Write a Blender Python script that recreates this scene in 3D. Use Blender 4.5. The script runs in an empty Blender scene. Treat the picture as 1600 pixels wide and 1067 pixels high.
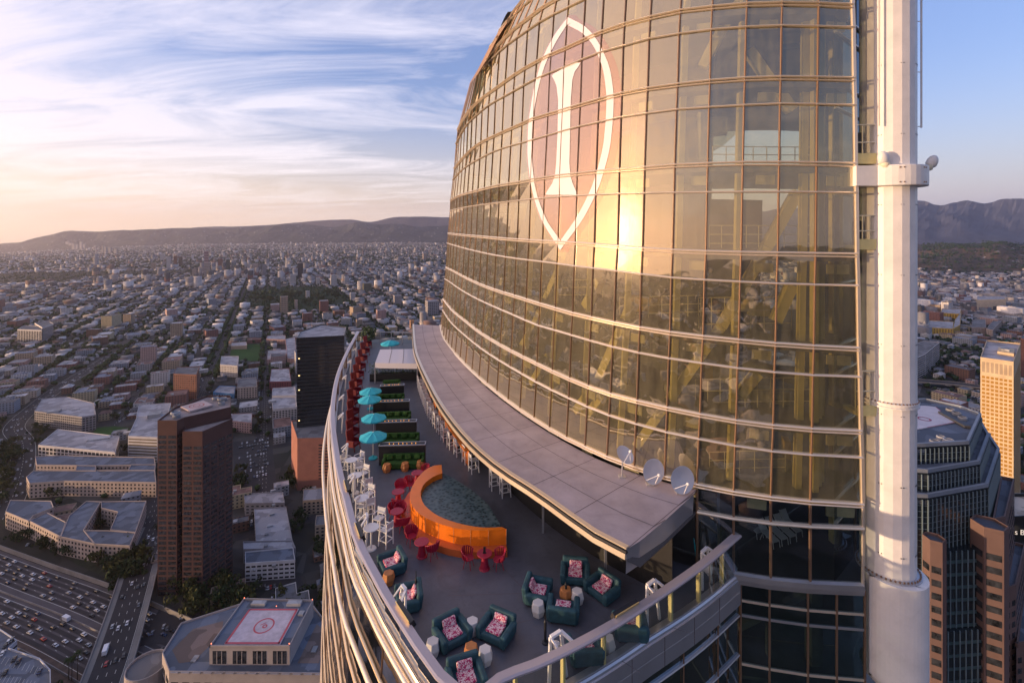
import bpy, math, random
import numpy as np
from mathutils import Vector, Matrix
random.seed(7); RNG = np.random.default_rng(11)
S = bpy.context.scene; C = S.collection
R = math.radians
# ---------------- camera ----------------
F = 760.0; HY = 358.0; CH = 275.0          # focal length in photo pixels, horizon row, camera height (m)
cd = bpy.data.cameras.new('camera'); cam = bpy.data.objects.new('camera', cd); C.objects.link(cam)
cam.location = (0, 0, CH); cam.rotation_euler = (R(90), 0, 0)
cd.sensor_width = 36; cd.lens = 36 * F / 1600; cd.shift_y = -(533.5 - HY) / 1600
cd.clip_start = 0.5; cd.clip_end = 80000
S.camera = cam
HAZE = 0.000036
# ---------------- light and sky ----------------
SUN_AZ = -101.0; SUN_EL = 1.6               # degrees, azimuth clockwise from +Y
sdir = Vector((math.sin(R(SUN_AZ)) * math.cos(R(SUN_EL)), math.cos(R(SUN_AZ)) * math.cos(R(SUN_EL)), math.sin(R(SUN_EL))))
sl = bpy.data.lights.new('sun', 'SUN'); sl.energy = 5.0; sl.angle = R(0.6); sl.color = (1.0, 0.66, 0.38)
so = bpy.data.objects.new('sun', sl); C.objects.link(so); so.rotation_euler = sdir.to_track_quat('Z', 'Y').to_euler(); so.location = (-60, 0, 330)
W = bpy.data.worlds.new('World'); S.world = W; W.use_nodes = True
wn = W.node_tree; wn.nodes.clear()
def N(t, k, **kw):
    n = t.nodes.new(k)
    for a, b in kw.items(): setattr(n, a, b)
    return n
def L(t, a, b): t.links.new(a, b)
def math_(t, op, a, b=None, c=None, clamp=False):
    n = t.nodes.new('ShaderNodeMath'); n.operation = op; n.use_clamp = clamp
    for i, v in enumerate((a, b, c)):
        if v is None: continue
        if isinstance(v, (int, float)): n.inputs[i].default_value = v
        else: t.links.new(v, n.inputs[i])
    return n.outputs[0]
def mixc(t, fac, a, b, mode='MIX'):
    n = t.nodes.new('ShaderNodeMix'); n.data_type = 'RGBA'; n.blend_type = mode; n.clamp_result = False
    for s, v in ((n.inputs['Factor'], fac), (n.inputs['A'], a), (n.inputs['B'], b)):
        pass
    ins = [i for i in n.inputs if i.enabled]
    for s, v in zip(ins, (fac, a, b)):
        if isinstance(v, (int, float)): s.default_value = v
        elif isinstance(v, (tuple, list)): s.default_value = (*v, 1) if len(v) == 3 else v
        else: t.links.new(v, s)
    return [o for o in n.outputs if o.enabled][0]
def ramp(t, fac, stops, interp='LINEAR'):
    n = t.nodes.new('ShaderNodeValToRGB'); n.color_ramp.interpolation = interp
    e = n.color_ramp.elements
    while len(e) < len(stops): e.new(0.5)
    for el, (p, c) in zip(e, stops):
        el.position = p; el.color = (*c, 1) if len(c) == 3 else c
    t.links.new(fac, n.inputs[0]); return n.outputs[0]
def world():
    t = wn
    tc = N(t, 'ShaderNodeTexCoord'); sky = N(t, 'ShaderNodeTexSky', sky_type='NISHITA')
    sky.sun_disc = False; sky.sun_elevation = R(SUN_EL); sky.sun_rotation = R(SUN_AZ); sky.altitude = 270
    sky.air_density = 1.0; sky.dust_density = 1.3; sky.ozone_density = 2.2
    L(t, tc.outputs['Generated'], sky.inputs[0]) if False else None
    sp = N(t, 'ShaderNodeSeparateXYZ'); L(t, tc.outputs['Generated'], sp.inputs[0])
    zz = math_(t, 'MAXIMUM', sp.outputs[2], 0.0)
    den = math_(t, 'ADD', zz, 0.10)
    u = math_(t, 'DIVIDE', sp.outputs[0], den); v = math_(t, 'DIVIDE', sp.outputs[1], den)
    cb = N(t, 'ShaderNodeCombineXYZ'); L(t, u, cb.inputs[0]); L(t, v, cb.inputs[1])
    # rotate and stretch the cirrus
    mp = N(t, 'ShaderNodeMapping'); mp.inputs['Rotation'].default_value = (0, 0, R(22)); mp.inputs['Scale'].default_value = (0.75, 1.9, 1); mp.inputs['Location'].default_value = (3.1, 1.2, 0)
    L(t, cb.outputs[0], mp.inputs[0])
    n1 = N(t, 'ShaderNodeTexNoise'); n1.inputs['Scale'].default_value = 0.75; n1.inputs['Detail'].default_value = 12; n1.inputs['Roughness'].default_value = 0.66; n1.inputs['Distortion'].default_value = 1.3
    L(t, mp.outputs[0], n1.inputs[0])
    n2 = N(t, 'ShaderNodeTexNoise'); n2.inputs['Scale'].default_value = 0.33; n2.inputs['Detail'].default_value = 3
    L(t, cb.outputs[0], n2.inputs[0])
    # more cloud towards the west (left), thinner to the north-east
    west = math_(t, 'MULTIPLY_ADD', sp.outputs[0], -0.28, 0.012)
    k = math_(t, 'ADD', math_(t, 'MULTIPLY_ADD', n2.outputs[0], 0.55, n1.outputs[0]), west)
    k = math_(t, 'MULTIPLY', math_(t, 'SUBTRACT', k, 0.755), 3.8, clamp=True)
    k = math_(t, 'SMOOTH_MIN', k, 1.0, 0.2)
    fade = math_(t, 'MULTIPLY', zz, 14.0, clamp=True)
    k = math_(t, 'MULTIPLY', math_(t, 'MULTIPLY', k, fade), 0.80)
    # closeness to the sun
    dt = N(t, 'ShaderNodeVectorMath', operation='DOT_PRODUCT'); L(t, tc.outputs['Generated'], dt.inputs[0]); dt.inputs[1].default_value = sdir
    near = math_(t, 'MAXIMUM', dt.outputs['Value'], 0.0)
    g = math_(t, 'POWER', near, 4.0)
    lowz = math_(t, 'POWER', math_(t, 'SUBTRACT', 1.0, math_(t, 'MULTIPLY', zz, 2.2, clamp=True)), 3.0)
    cc = mixc(t, lowz, (0.86, 0.82, 0.95), (1.20, 1.06, 0.98))
    cc = mixc(t, g, cc, (1.6, 1.05, 0.66))
    base = mixc(t, 1.0, sky.outputs[0], (SKYK[0], SKYK[1], SKYK[2]), 'MULTIPLY')
    base = mixc(t, 0.45, base, (0.19, 0.24, 0.43))
    # warm band of dusty air along the horizon
    hz = math_(t, 'POWER', math_(t, 'SUBTRACT', 1.0, math_(t, 'MULTIPLY', math_(t, 'ABSOLUTE', sp.outputs[2]), 3.2, clamp=True)), 2.0)
    wf = math_(t, 'MULTIPLY_ADD', sp.outputs[0], -0.5, 0.5, clamp=True)
    band = mixc(t, wf, (0.62, 0.66, 0.86), (1.45, 1.02, 0.64))
    base = mixc(t, math_(t, 'MULTIPLY', hz, 0.75), base, band)
    up = mixc(t, k, base, cc)
    ld = math_(t, 'POWER', math_(t, 'SUBTRACT', 1.0, math_(t, 'MULTIPLY', math_(t, 'ABSOLUTE', sp.outputs[2]), 1.6, clamp=True)), 2.0)
    gl1 = math_(t, 'MULTIPLY', math_(t, 'POWER', near, 12.0), ld); gl2 = math_(t, 'POWER', near, 700.0)
    up = mixc(t, 1.0, up, mixc(t, gl1, (0, 0, 0), (1.7, 0.92, 0.38)), 'ADD'); up = mixc(t, 1.0, up, mixc(t, gl2, (0, 0, 0), (9.0, 7.0, 4.5)), 'ADD')
    dim = math_(t, 'MULTIPLY_ADD', math_(t, 'MULTIPLY', math_(t, 'MINIMUM', sp.outputs[1], 0.0), math_(t, 'SUBTRACT', 1.0, math_(t, 'POWER', near, 3.0))), 0.45, 1.0)
    cdm = N(t, 'ShaderNodeVectorMath', operation='SCALE'); L(t, up, cdm.inputs[0]); L(t, dim, cdm.inputs['Scale']); up = cdm.outputs[0]
    bg = N(t, 'ShaderNodeBackground'); bg.inputs['Strength'].default_value = 1.0
    L(t, mixc(t, 1.0, up, (WS, WS, WS), 'MULTIPLY'), bg.inputs[0])
    out = N(t, 'ShaderNodeOutputWorld'); L(t, bg.outputs[0], out.inputs[0])
SKYK = (0.78, 0.70, 0.90); WS = 0.70
world()
vs = S.view_settings; S.display_settings.display_device = 'sRGB'
vs.view_transform = 'Standard'; vs.look = 'None'; vs.exposure = 0.80; vs.gamma = 1.0; vs.use_curve_mapping = False
S.render.resolution_x = 1024; S.render.resolution_y = 682
try:
    S.cycles.transparent_max_bounces = 24; S.cycles.max_bounces = 8
except Exception: pass

# ---------------- helpers ----------------
def ray(px, py, zc):
    """point on the level plane zc metres relative to the camera height, seen at photo pixel px,py"""
    d = -zc * F / (py - HY); return ((px - 800) / F * d, d, CH + zc)
def at(px, py, d):
    """point at depth d"""
    return ((px - 800) / F * d, d, CH - (py - HY) / F * d)
def pchip(xs, ys, x):
    xs = np.asarray(xs, float); ys = np.asarray(ys, float); o = np.argsort(xs); xs = xs[o]; ys = ys[o]
    h = np.diff(xs); dl = np.diff(ys) / h; m = np.zeros_like(xs)
    for i in range(1, len(xs) - 1):
        if dl[i-1] * dl[i] > 0:
            w1 = 2*h[i] + h[i-1]; w2 = h[i] + 2*h[i-1]; m[i] = (w1 + w2) / (w1/dl[i-1] + w2/dl[i])
    m[0] = dl[0]; m[-1] = dl[-1]
    x = np.asarray(x, float); sh = x.shape; x = np.atleast_1d(x)
    i = np.clip(np.searchsorted(xs, x) - 1, 0, len(h) - 1); t = (x - xs[i]) / h[i]
    r = ((2*t**3-3*t**2+1)*ys[i] + (t**3-2*t**2+t)*h[i]*m[i] + (-2*t**3+3*t**2)*ys[i+1] + (t**3-t**2)*h[i]*m[i+1])
    lo = x < xs[0]; hi = x > xs[-1]
    r[lo] = ys[0] + m[0]*(x[lo]-xs[0]); r[hi] = ys[-1] + m[-1]*(x[hi]-xs[-1])
    return r.reshape(sh)
MATS = {}
def mat(name, col, rough=0.6, metal=0.0, var=0.0, vscale=1.0, bump=0.0, spec=0.5, emit=None, es=1.0, coord='Object', alpha=None):
    if name in MATS: return MATS[name]
    m = bpy.data.materials.new(name); m.use_nodes = True; t = m.node_tree; b = t.nodes['Principled BSDF']
    b.inputs['Base Color'].default_value = (*col, 1); b.inputs['Roughness'].default_value = rough; b.inputs['Metallic'].default_value = metal
    b.inputs['Specular IOR Level'].default_value = spec
    if var or bump:
        tc = N(t, 'ShaderNodeTexCoord'); n = N(t, 'ShaderNodeTexNoise'); n.inputs['Scale'].default_value = vscale; n.inputs['Detail'].default_value = 6; n.inputs['Roughness'].default_value = 0.6
        L(t, tc.outputs[coord], n.inputs[0])
        if var:
            lo = tuple(c * (1 - var) for c in col); hi = tuple(min(1, c * (1 + var)) for c in col)
            L(t, ramp(t, n.outputs[0], [(0.3, lo), (0.7, hi)]), b.inputs['Base Color'])
            L(t, math_(t, 'MULTIPLY_ADD', n.outputs[0], 0.25, max(0, rough - 0.12)), b.inputs['Roughness'])
        if bump:
            bp = N(t, 'ShaderNodeBump'); bp.inputs['Strength'].default_value = bump; bp.inputs['Distance'].default_value = 0.05; L(t, n.outputs[0], bp.inputs['Height']); L(t, bp.outputs[0], b.inputs['Normal'])
    if emit: b.inputs['Emission Color'].default_value = (*emit, 1); b.inputs['Emission Strength'].default_value = es
    MATS[name] = m; return m
def glass(name, tint, refl, f0, rough=0.02, wob=0.0, wscale=1.0, dust_glow=0.0):
    """coated window glass: see-through with tint, mirror share growing at grazing angles"""
    if name in MATS: return MATS[name]
    m = bpy.data.materials.new(name); m.use_nodes = True; t = m.node_tree; t.nodes.clear()
    tr = N(t, 'ShaderNodeBsdfTransparent'); tr.inputs[0].default_value = (*tint, 1)
    gl = N(t, 'ShaderNodeBsdfGlossy'); gl.inputs[0].default_value = (*refl, 1); gl.inputs['Roughness'].default_value = rough
    lw = N(t, 'ShaderNodeLayerWeight'); lw.inputs[0].default_value = 0.5
    f = math_(t, 'MULTIPLY_ADD', math_(t, 'POWER', lw.outputs['Facing'], 2.2), 1 - f0, f0, clamp=True)
    tc = N(t, 'ShaderNodeTexCoord')
    if wob:
        n = N(t, 'ShaderNodeTexNoise'); n.inputs['Scale'].default_value = wscale; n.inputs['Detail'].default_value = 2
        L(t, tc.outputs['Object'], n.inputs[0]); bp = N(t, 'ShaderNodeBump'); bp.inputs['Strength'].default_value = wob; bp.inputs['Distance'].default_value = 0.03
        L(t, n.outputs[0], bp.inputs['Height']); L(t, bp.outputs[0], gl.inputs['Normal'])
    mx = N(t, 'ShaderNodeMixShader'); L(t, f, mx.inputs[0]); L(t, tr.outputs[0], mx.inputs[1]); L(t, gl.outputs[0], mx.inputs[2])
    o = N(t, 'ShaderNodeOutputMaterial'); last = mx.outputs[0]
    if dust_glow:
        df = N(t, 'ShaderNodeBsdfDiffuse'); df.inputs[0].default_value = (0.82, 0.74, 0.46, 1)  # dust veil, coloured gold to stand for the mirrored sunset haze
        n = N(t, 'ShaderNodeTexNoise'); n.inputs['Scale'].default_value = 1.5; n.inputs['Detail'].default_value = 8
        mp = N(t, 'ShaderNodeMapping'); mp.inputs['Scale'].default_value = (3, 3, .5); L(t, tc.outputs['Object'], mp.inputs[0]); L(t, mp.outputs[0], n.inputs[0])
        m2 = N(t, 'ShaderNodeMixShader'); L(t, math_(t, 'MULTIPLY', n.outputs[0], dust_glow), m2.inputs[0]); L(t, last, m2.inputs[1]); L(t, df.outputs[0], m2.inputs[2]); last = m2.outputs[0]
    L(t, last, o.inputs[0]); MATS[name] = m; return m
def tag(o, label=None, cat=None, group=None, kind=None):
    if label: o['label'] = label
    if cat: o['category'] = cat
    if group: o['group'] = group
    if kind: o['kind'] = kind
    return o
def thing(name, label, cat, loc=(0, 0, 0), rz=0, group=None, scale=1.0):
    o = bpy.data.objects.new(name, None); C.objects.link(o); o.location = loc; o.rotation_euler = (0, 0, rz); o.scale = (scale,)*3
    o.empty_display_size = 0.3
    return tag(o, label, cat, group)
def dup(root, loc, rz=0.0, label=None, group=None, scale=1.0):
    r = root.copy(); C.objects.link(r); r.location = loc; r.rotation_euler = (0, 0, rz); r.scale = (scale,)*3
    if label: r['label'] = label
    if group: r['group'] = group
    for ch in list(root.children):
        c = ch.copy(); C.objects.link(c); c.parent = r
        for g in ch.children:
            d = g.copy(); C.objects.link(d); d.parent = c
    return r
class MB:
    def __init__(s): s.v = []; s.f = []; s.m = []
    def add(s, vs_, fs, m=0):
        o = len(s.v); s.v += [tuple(x) for x in vs_]; s.f += [tuple(i + o for i in f) for f in fs]; s.m += [m] * len(fs); return s
    def box(s, c, d, rz=0.0, m=0, rx=0.0, ry=0.0, top=1.0):
        x, y, z = d[0]/2, d[1]/2, d[2]/2
        p = [(-x,-y,-z),(x,-y,-z),(x,y,-z),(-x,y,-z),(-x*top,-y*top,z),(x*top,-y*top,z),(x*top,y*top,z),(-x*top,y*top,z)]
        M_ = Matrix.Rotation(rz, 3, 'Z') @ Matrix.Rotation(ry, 3, 'Y') @ Matrix.Rotation(rx, 3, 'X')
        p = [tuple(M_ @ Vector(q) + Vector(c)) for q in p]
        return s.add(p, [(0,3,2,1),(4,5,6,7),(0,1,5,4),(1,2,6,5),(2,3,7,6),(3,0,4,7)], m)
    def prism(s, poly, z0, z1, m=0, mt=None):
        n = len(poly); a = sum(poly[i][0]*poly[(i+1)%n][1]-poly[(i+1)%n][0]*poly[i][1] for i in range(n))
        if a < 0: poly = poly[::-1]
        vs_ = [(p[0], p[1], z0) for p in poly] + [(p[0], p[1], z1) for p in poly]
        s.add(vs_, [(i, (i+1) % n, n+(i+1) % n, n+i) for i in range(n)], m)
        s.add(vs_, [tuple(range(n, 2*n)), tuple(range(n-1, -1, -1))], m if mt is None else mt); return s
    def beam(s, a, b, w, h, m=0):
        """rectangular bar from a to b, w wide (level), h high"""
        a = Vector(a); b = Vector(b); d = (b - a); 
        if d.length < 1e-6: return s
        d.normalize(); up = Vector((0, 0, 1)) if abs(d.z) < 0.95 else Vector((0, 1, 0))
        x = d.cross(up).normalized(); y = x.cross(d).normalized(); vs_ = []
        for p in (a, b):
            for i, j in ((-1,-1),(1,-1),(1,1),(-1,1)): vs_.append(tuple(p + x*w/2*i + y*h/2*j))
        return s.add(vs_, [(0,1,2,3),(7,6,5,4),(0,4,5,1),(1,5,6,2),(2,6,7,3),(3,7,4,0)], m)
    def tube(s, path, r, seg=8, m=0, caps=True):
        P_ = [Vector(p) for p in path]; vs_ = []; n = len(P_)
        rr = r if isinstance(r, (list, tuple)) else [r]*n
        for i, p in enumerate(P_):
            d = (P_[min(i+1, n-1)] - P_[max(i-1, 0)]).normalized(); up = Vector((0, 0, 1)) if abs(d.z) < 0.9 else Vector((1, 0, 0))
            x = d.cross(up).normalized(); y = x.cross(d).normalized()
            for k in range(seg):
                a = 2*math.pi*k/seg; vs_.append(tuple(p + (x*math.cos(a) + y*math.sin(a))*rr[i]))
        fs = [(i*seg+k, i*seg+(k+1) % seg, (i+1)*seg+(k+1) % seg, (i+1)*seg+k) for i in range(n-1) for k in range(seg)]
        if caps: fs += [tuple(range(seg-1, -1, -1)), tuple((n-1)*seg+k for k in range(seg))]
        return s.add(vs_, fs, m)
    def lathe(s, prof, c=(0, 0, 0), seg=16, m=0, sx=1, sy=1):
        vs_ = []; n = len(prof)
        for r, z in prof:
            for k in range(seg):
                a = 2*math.pi*(k+.5)/seg; vs_.append((c[0]+r*math.cos(a)*sx, c[1]+r*math.sin(a)*sy, c[2]+z))
        fs = [(i*seg+k, i*seg+(k+1) % seg, (i+1)*seg+(k+1) % seg, (i+1)*seg+k) for i in range(n-1) for k in range(seg)]
        if prof[0][0] > 1e-6: fs.append(tuple(range(seg-1, -1, -1)))
        if prof[-1][0] > 1e-6: fs.append(tuple((n-1)*seg+k for k in range(seg)))
        return s.add(vs_, fs, m)
    def strip(s, A, B, m=0):
        n = len(A); return s.add(list(A)+list(B), [(i, i+1, n+i+1, n+i) for i in range(n-1)], m)
    def sweep(s, path, prof, m=0, closed=True, side=None):
        """sweep a 2-D profile (out, up) along a mostly level path; out = to the right of travel"""
        P_ = [Vector(p) for p in path]; n = len(P_); k = len(prof); vs_ = []
        for i, p in enumerate(P_):
            d = P_[min(i+1, n-1)] - P_[max(i-1, 0)]; d.z = 0; d.normalize(); o = Vector((d.y, -d.x, 0))
            for a, b in prof: vs_.append(tuple(p + o*a + Vector((0, 0, b))))
        kk = k if closed else k-1
        fs = [(i*k+j, i*k+(j+1) % k, (i+1)*k+(j+1) % k, (i+1)*k+j) for i in range(n-1) for j in range(kk)]
        if closed: fs += [tuple(range(k-1, -1, -1)), tuple((n-1)*k+j for j in range(k))]
        return s.add(vs_, fs, m)
    def build(s, name, mats, parent=None, world=False, smooth=False, origin=None, bevel=0.0):
        if not isinstance(mats, (list, tuple)): mats = [mats]
        me = bpy.data.meshes.new(name); off = Vector((0, 0, 0))
        if parent is not None and world:
            off = parent.location.copy()
            if parent.parent is not None: off = off + parent.parent.location
        if parent is None and s.v:
            if origin is None:
                a = np.array(s.v); origin = ((a[:,0].min()+a[:,0].max())/2, (a[:,1].min()+a[:,1].max())/2, a[:,2].min())
            off = Vector(origin)
        me.from_pydata([(x-off.x, y-off.y, z-off.z) for x, y, z in s.v], [], s.f)
        for m in mats: me.materials.append(m)
        if len(mats) > 1: me.polygons.foreach_set('material_index', s.m)
        if smooth: me.polygons.foreach_set('use_smooth', [True]*len(me.polygons))
        me.validate()
        o = bpy.data.objects.new(name, me); C.objects.link(o)
        if parent is not None: o.parent = parent
        else: o.location = off
        if smooth:
            try: me.set_sharp_from_angle(angle=R(40))
            except Exception: pass
        if bevel:
            b = o.modifiers.new('bevel', 'BEVEL'); b.width = bevel; b.segments = 2; b.limit_method = 'ANGLE'
        return o
def struct(name, mb, m, **kw): return tag(mb.build(name, m, **kw), kind='structure')
# ================= the glass tower =================
M_chrome = mat('polished_mullion_metal', (0.88, 0.76, 0.62), 0.32, 0.6)
M_mull = mat('dark_mullion_metal', (0.30, 0.19, 0.13), 0.4, 0.6)
M_white = mat('white_painted_steel', (0.78, 0.75, 0.74), 0.42, 0.0, var=0.09, vscale=0.9)
M_panel = mat('grey_roof_panel', (0.385, 0.335, 0.365), 0.62, 0.0, var=0.20, vscale=0.5)
M_seam = mat('panel_seam', (0.12, 0.10, 0.11), 0.7)
M_alum = mat('brushed_aluminium', (0.50, 0.50, 0.53), 0.34, 0.7, var=0.08, vscale=0.8)
M_goldlit = mat('warm_satin_metal', (0.80, 0.62, 0.42), 0.34, 0.7)  # gold of the low sun is put into this metal's base colour
M_slab = mat('concrete_floor_slab', (0.20, 0.19, 0.18), 0.8, var=0.2, vscale=1.0)
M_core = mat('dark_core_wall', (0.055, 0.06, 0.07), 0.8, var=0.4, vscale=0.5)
M_yel = mat('primer_yellow_steel', (0.70, 0.62, 0.30), 0.5, var=0.12, vscale=1.5)
M_dullyel = mat('cream_ceiling_panel', (0.50, 0.46, 0.30), 0.6, var=.2, vscale=1.5)
M_cream = mat('cream_pipe_rail', (0.66, 0.62, 0.48), 0.4)
M_fac = glass('tower_facade_glass', (0.70, 0.67, 0.45), (1.0, 0.90, 0.74), 0.36, 0.014, wob=0.35, wscale=0.7, dust_glow=0.125)
M_fac2 = glass('lower_facade_glass', (0.22, 0.36, 0.38), (0.85, 0.95, 1.0), 0.16, 0.03, wob=0.2, wscale=0.7)
D0 = 19.8                                     # depth of the facade at its right-hand edge
RINGS = [  # name, thick, [(x, y) in photo pixels]
 ('W', 1, [(835,-60),(880,-88),(960,-132),(1080,-165),(1200,-180),(1330,-180)]),
 ('X', 0, [(815,-32),(880,-66),(960,-108),(1080,-140),(1200,-153),(1330,-153)]),
 ('Y', 1, [(747.5,94.5),(766,75),(792.5,50.6),(818.7,28),(841,14),(866,0),(940,-33),(1010,-56),(1080,-72),(1200,-86),(1330,-88)]),
 ('Z', 0, [(735,131),(755,107),(773.7,88),(792.5,71),(818.7,52.5),(839,38),(860,26),(880,16),(940,-12),(1010,-32),(1080,-46),(1200,-58),(1330,-58)]),
 ('A', 1, [(715.5,204),(725,185.6),(743.7,163),(775.6,138.7),(818.7,108.7),(860,87),(880,78.5),(940,51.5),(975.6,39.4),(1016,29),(1063,18.7),(1113,13),(1167,8.5),(1222,7),(1280,8),(1332,11)]),
 ('B', 0, [(713,225),(726,200),(745.6,180),(764,165),(788.7,151),(818.7,134),(839,123),(880,106.5),(938,82.5),(975.6,72),(1016,61),(1061,53.4),(1112,47),(1166,43),(1222,41),(1334,44)]),
 ('C', 1, [(710,264),(727,244),(745,228),(775.6,212),(803,200),(835.6,186),(880,173.4),(907.5,165),(935.7,157),(971,148),(1012,140),(1057,134),(1109,128.4),(1163,124.6),(1219.6,122.8),(1332,125)]),
 ('D', 0, [(708,281),(722,266),(745,251),(775,236),(832,219),(880,205),(905,198),(935,191.6),(970,183.7),(1011,177.7),(1057,171.5),(1108,168),(1162.5,165),(1218,162.7),(1332,165)]),
 ('E', 1, [(704,314),(717,306.7),(740,300),(777,291),(810,286),(849,279),(880,275),(902.5,272.7),(932.5,269.4),(969,266.5),(1008,263.4),(1055.6,259.6),(1106,257.7),(1160.6,256),(1217.8,256),(1335,258)]),
 ('F', 0, [(703.5,329),(717,326),(755,320),(811,313.5),(880,307),(930,304.5),(966,303),(1007,302),(1053,301),(1106,300.5),(1160,300),(1217,300),(1336,301.5)]),
 ('G', 1, [(700.5,365),(717,367),(755,370.6),(792,374),(830,376.6),(880,379.5),(899,380.8),(928,383),(965,386),(1003.7,389.5),(1051,392.5),(1102.5,394.5),(1157.8,396),(1214.6,397),(1273.7,398),(1339,399)]),
 ('H', 0, [(699,380),(717.5,385.6),(751,394),(775.6,399),(807.5,404),(845,408.4),(880,413),(898,415.5),(926,418.7),(962,423),(1002,428),(1049.6,433.5),(1101,437),(1156.5,440),(1213.5,442.7),(1273,444.6),(1340,446)]),
 ('I', 1, [(697,418),(708,423.4),(727,433.7),(749,444),(773.7,453.4),(803.7,462.8),(843,475),(880,486),(894,490),(924,497),(960.6,505),(1001,513),(1047.4,520.5),(1099,526.8),(1154.4,532.5),(1212,538),(1272,542),(1341,545.5)]),
 ('J', 0, [(695.4,435.6),(702.5,440),(717.5,450.6),(740,463.7),(772,478.7),(802.8,491.9),(843,508.7),(880,519),(892,522.8),(921.6,531.5),(958,541.5),(998.5,550.8),(1046,559.5),(1097,567),(1153,574.5),(1210.6,581),(1271,585.6),(1343,588)]),
 ('K', 1, [(692.7,467.5),(708,486),(727,501.5),(743.7,515),(768,531),(798,548),(837.5,567.8),(880,588),(905,598.5),(920,604.5),(953,616),(994.7,627),(1042.7,638),(1095,648.5),(1150,658),(1208,665.6),(1268,671),(1344,674.5)]),
 ('L', 0, [(691.8,484),(704,502),(727,523.7),(755,546),(781,563),(818,584.7),(845,600),(888.4,621),(916.5,634),(951,647.8),(992.5,661),(1040,674),(1093,685),(1149.4,695.5),(1206.5,704),(1267,709.5),(1346,713.5)]),
 ('M', 1, [(688.4,508.7),(691,521.8),(700.6,538.7),(717.5,559),(736,578),(760.6,600),(820,645),(880,682),(913.7,698.4),(948,714),(990.6,730),(1038,745),(1088,757.5),(1146.5,769),(1204.6,777.5),(1265,784),(1348,789)]),
]
COLX = {'Y': [1330,1280,1226,1172,1119,1068,1020,979,943,913,887,864,841,822,805,790.6,778,767,758,753,750.5,749.5,749,748.5,748,747.7,747.5],
        'A': [1332,1279,1222,1167,1113,1063,1016,975.6,940,911,883,861,838,820,804,789,776,765,755,746.5,739,733,728,723,719.5,717,715.5],
        'G': [1339,1274,1215,1158,1103,1051,1004,965,928.5,899,872,847.6,826.4,808,791.5,777,764,754,744,735.5,728,721.5,716,711,706.5,703,700.5],
        'M': [1348,1265.6,1204,1146,1089,1038,990.6,948,914,885,858,834,812,793.5,776,761,748,737,727,718.5,711,705,700,696,692.5,690,688.4]}
NC = 27; names = [r[0] for r in RINGS]; NR = len(RINGS)
GX = np.zeros((NR, NC)); GY = np.zeros((NR, NC)); GD = np.zeros((NR, NC)); zr = []
keyrow = [names.index(k) for k in ('Y', 'A', 'G', 'M')]
for k, (nm, th, pts) in enumerate(RINGS):
    xs = [p[0] for p in pts]; yr = pts[-1][1]; zr.append((HY - yr) * D0 / F)
    for i in range(NC):
        GX[k, i] = np.interp(k, keyrow, [COLX[q][i] for q in 'YAGM'])
    GX[k] = np.maximum(GX[k], xs[0]) if k < 2 else xs[0] + (GX[k] - GX[k, -1]) * (GX[k, 0] - xs[0]) / (GX[k, 0] - GX[k, -1])
    GY[k] = pchip(xs, [p[1] for p in pts], GX[k])
for k in range(NR):
    if abs(HY - GY[k, 0]) > 150: GD[k] = zr[k] * F / (HY - GY[k])
kD, kI = names.index('D'), names.index('I')
for k in range(kD + 1, kI):
    w = (k - kD) / (kI - kD); GD[k] = GD[kD] * (1 - w) + GD[kI] * w
for it in range(3):
    g = GD.copy(); g[1:-1] = (GD[:-2] + 2*GD[1:-1] + GD[2:]) / 4; GD = g
for it in range(2):
    g = GD.copy(); g[:, 1:-1] = (GD[:, :-2] + 2*GD[:, 1:-1] + GD[:, 2:]) / 4; GD = g
avg = GD[3:].mean(axis=0)
for i in range(NC):
    w = min(1.0, max(0.0, (i - 9) / 12)) ** 1.3
    if i < 24: GD[2:, i] = avg[i] * (1 - w) + GD[2:, i] * w
for k in range(NR): GD[k] = np.maximum.accumulate(GD[k])
VISX = {0: 845, 1: 830, 2: 757}
def V3(px, py, d): return Vector(at(px, py, d))
GP = [[V3(GX[k, i], GY[k, i], GD[k, i]) for i in range(NC)] for k in range(NR)]
for k in (2, 1, 0):                     # above the visible outline the far columns follow the ring below
    js = 9 if k == 2 else 5; f_ = (.92, .91, .88)[k]
    if k < 2:
        for i in range(js+1): GP[k][i] = Vector((GP[k+1][i].x, GP[k+1][i].y, CH + zr[k]))
    for i in range(js+1, NC):
        v = GP[k+1][i] - GP[k+1][js]; GP[k][i] = GP[k][js] + Vector((v.x*f_, v.y*f_, GP[3][i].z - GP[3][js].z))
# plan normals (pointing out of the building)
GN = []
for k in range(NR):
    row = []
    for i in range(NC):
        a = GP[k][max(i-1, 0)]; b = GP[k][min(i+1, NC-1)]; t_ = b - a; t_.z = 0; t_.normalize(); row.append(Vector((-t_.y, t_.x, 0)))
    GN.append(row)
def FS(px, py, off=0.0):
    """point of the facade surface seen at photo pixel, moved off metres outwards"""
    xs = []; ys = []; ds = []; nn = []
    for k in range(NR):
        X = GX[k][::-1]; ys.append(np.interp(px, X, GY[k][::-1])); ds.append(np.interp(px, X, GD[k][::-1]))
        nn.append((np.interp(px, X, [n.x for n in GN[k]][::-1]), np.interp(px, X, [n.y for n in GN[k]][::-1])))
    d = np.interp(py, ys, ds); nx = np.interp(py, ys, [n[0] for n in nn]); ny = np.interp(py, ys, [n[1] for n in nn])
    n = Vector((nx, ny, 0)).normalized(); return V3(px, py, d) + n * off
TW = thing('skyscraper', 'tall curved glass skyscraper with polished metal rings, filling the right half', 'skyscraper', tuple(GP[-1][0]))
TW.location.z = CH - 14.6
def wpart(mb, name, m, **kw): return mb.build(name, m, TW, world=True, **kw)
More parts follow.
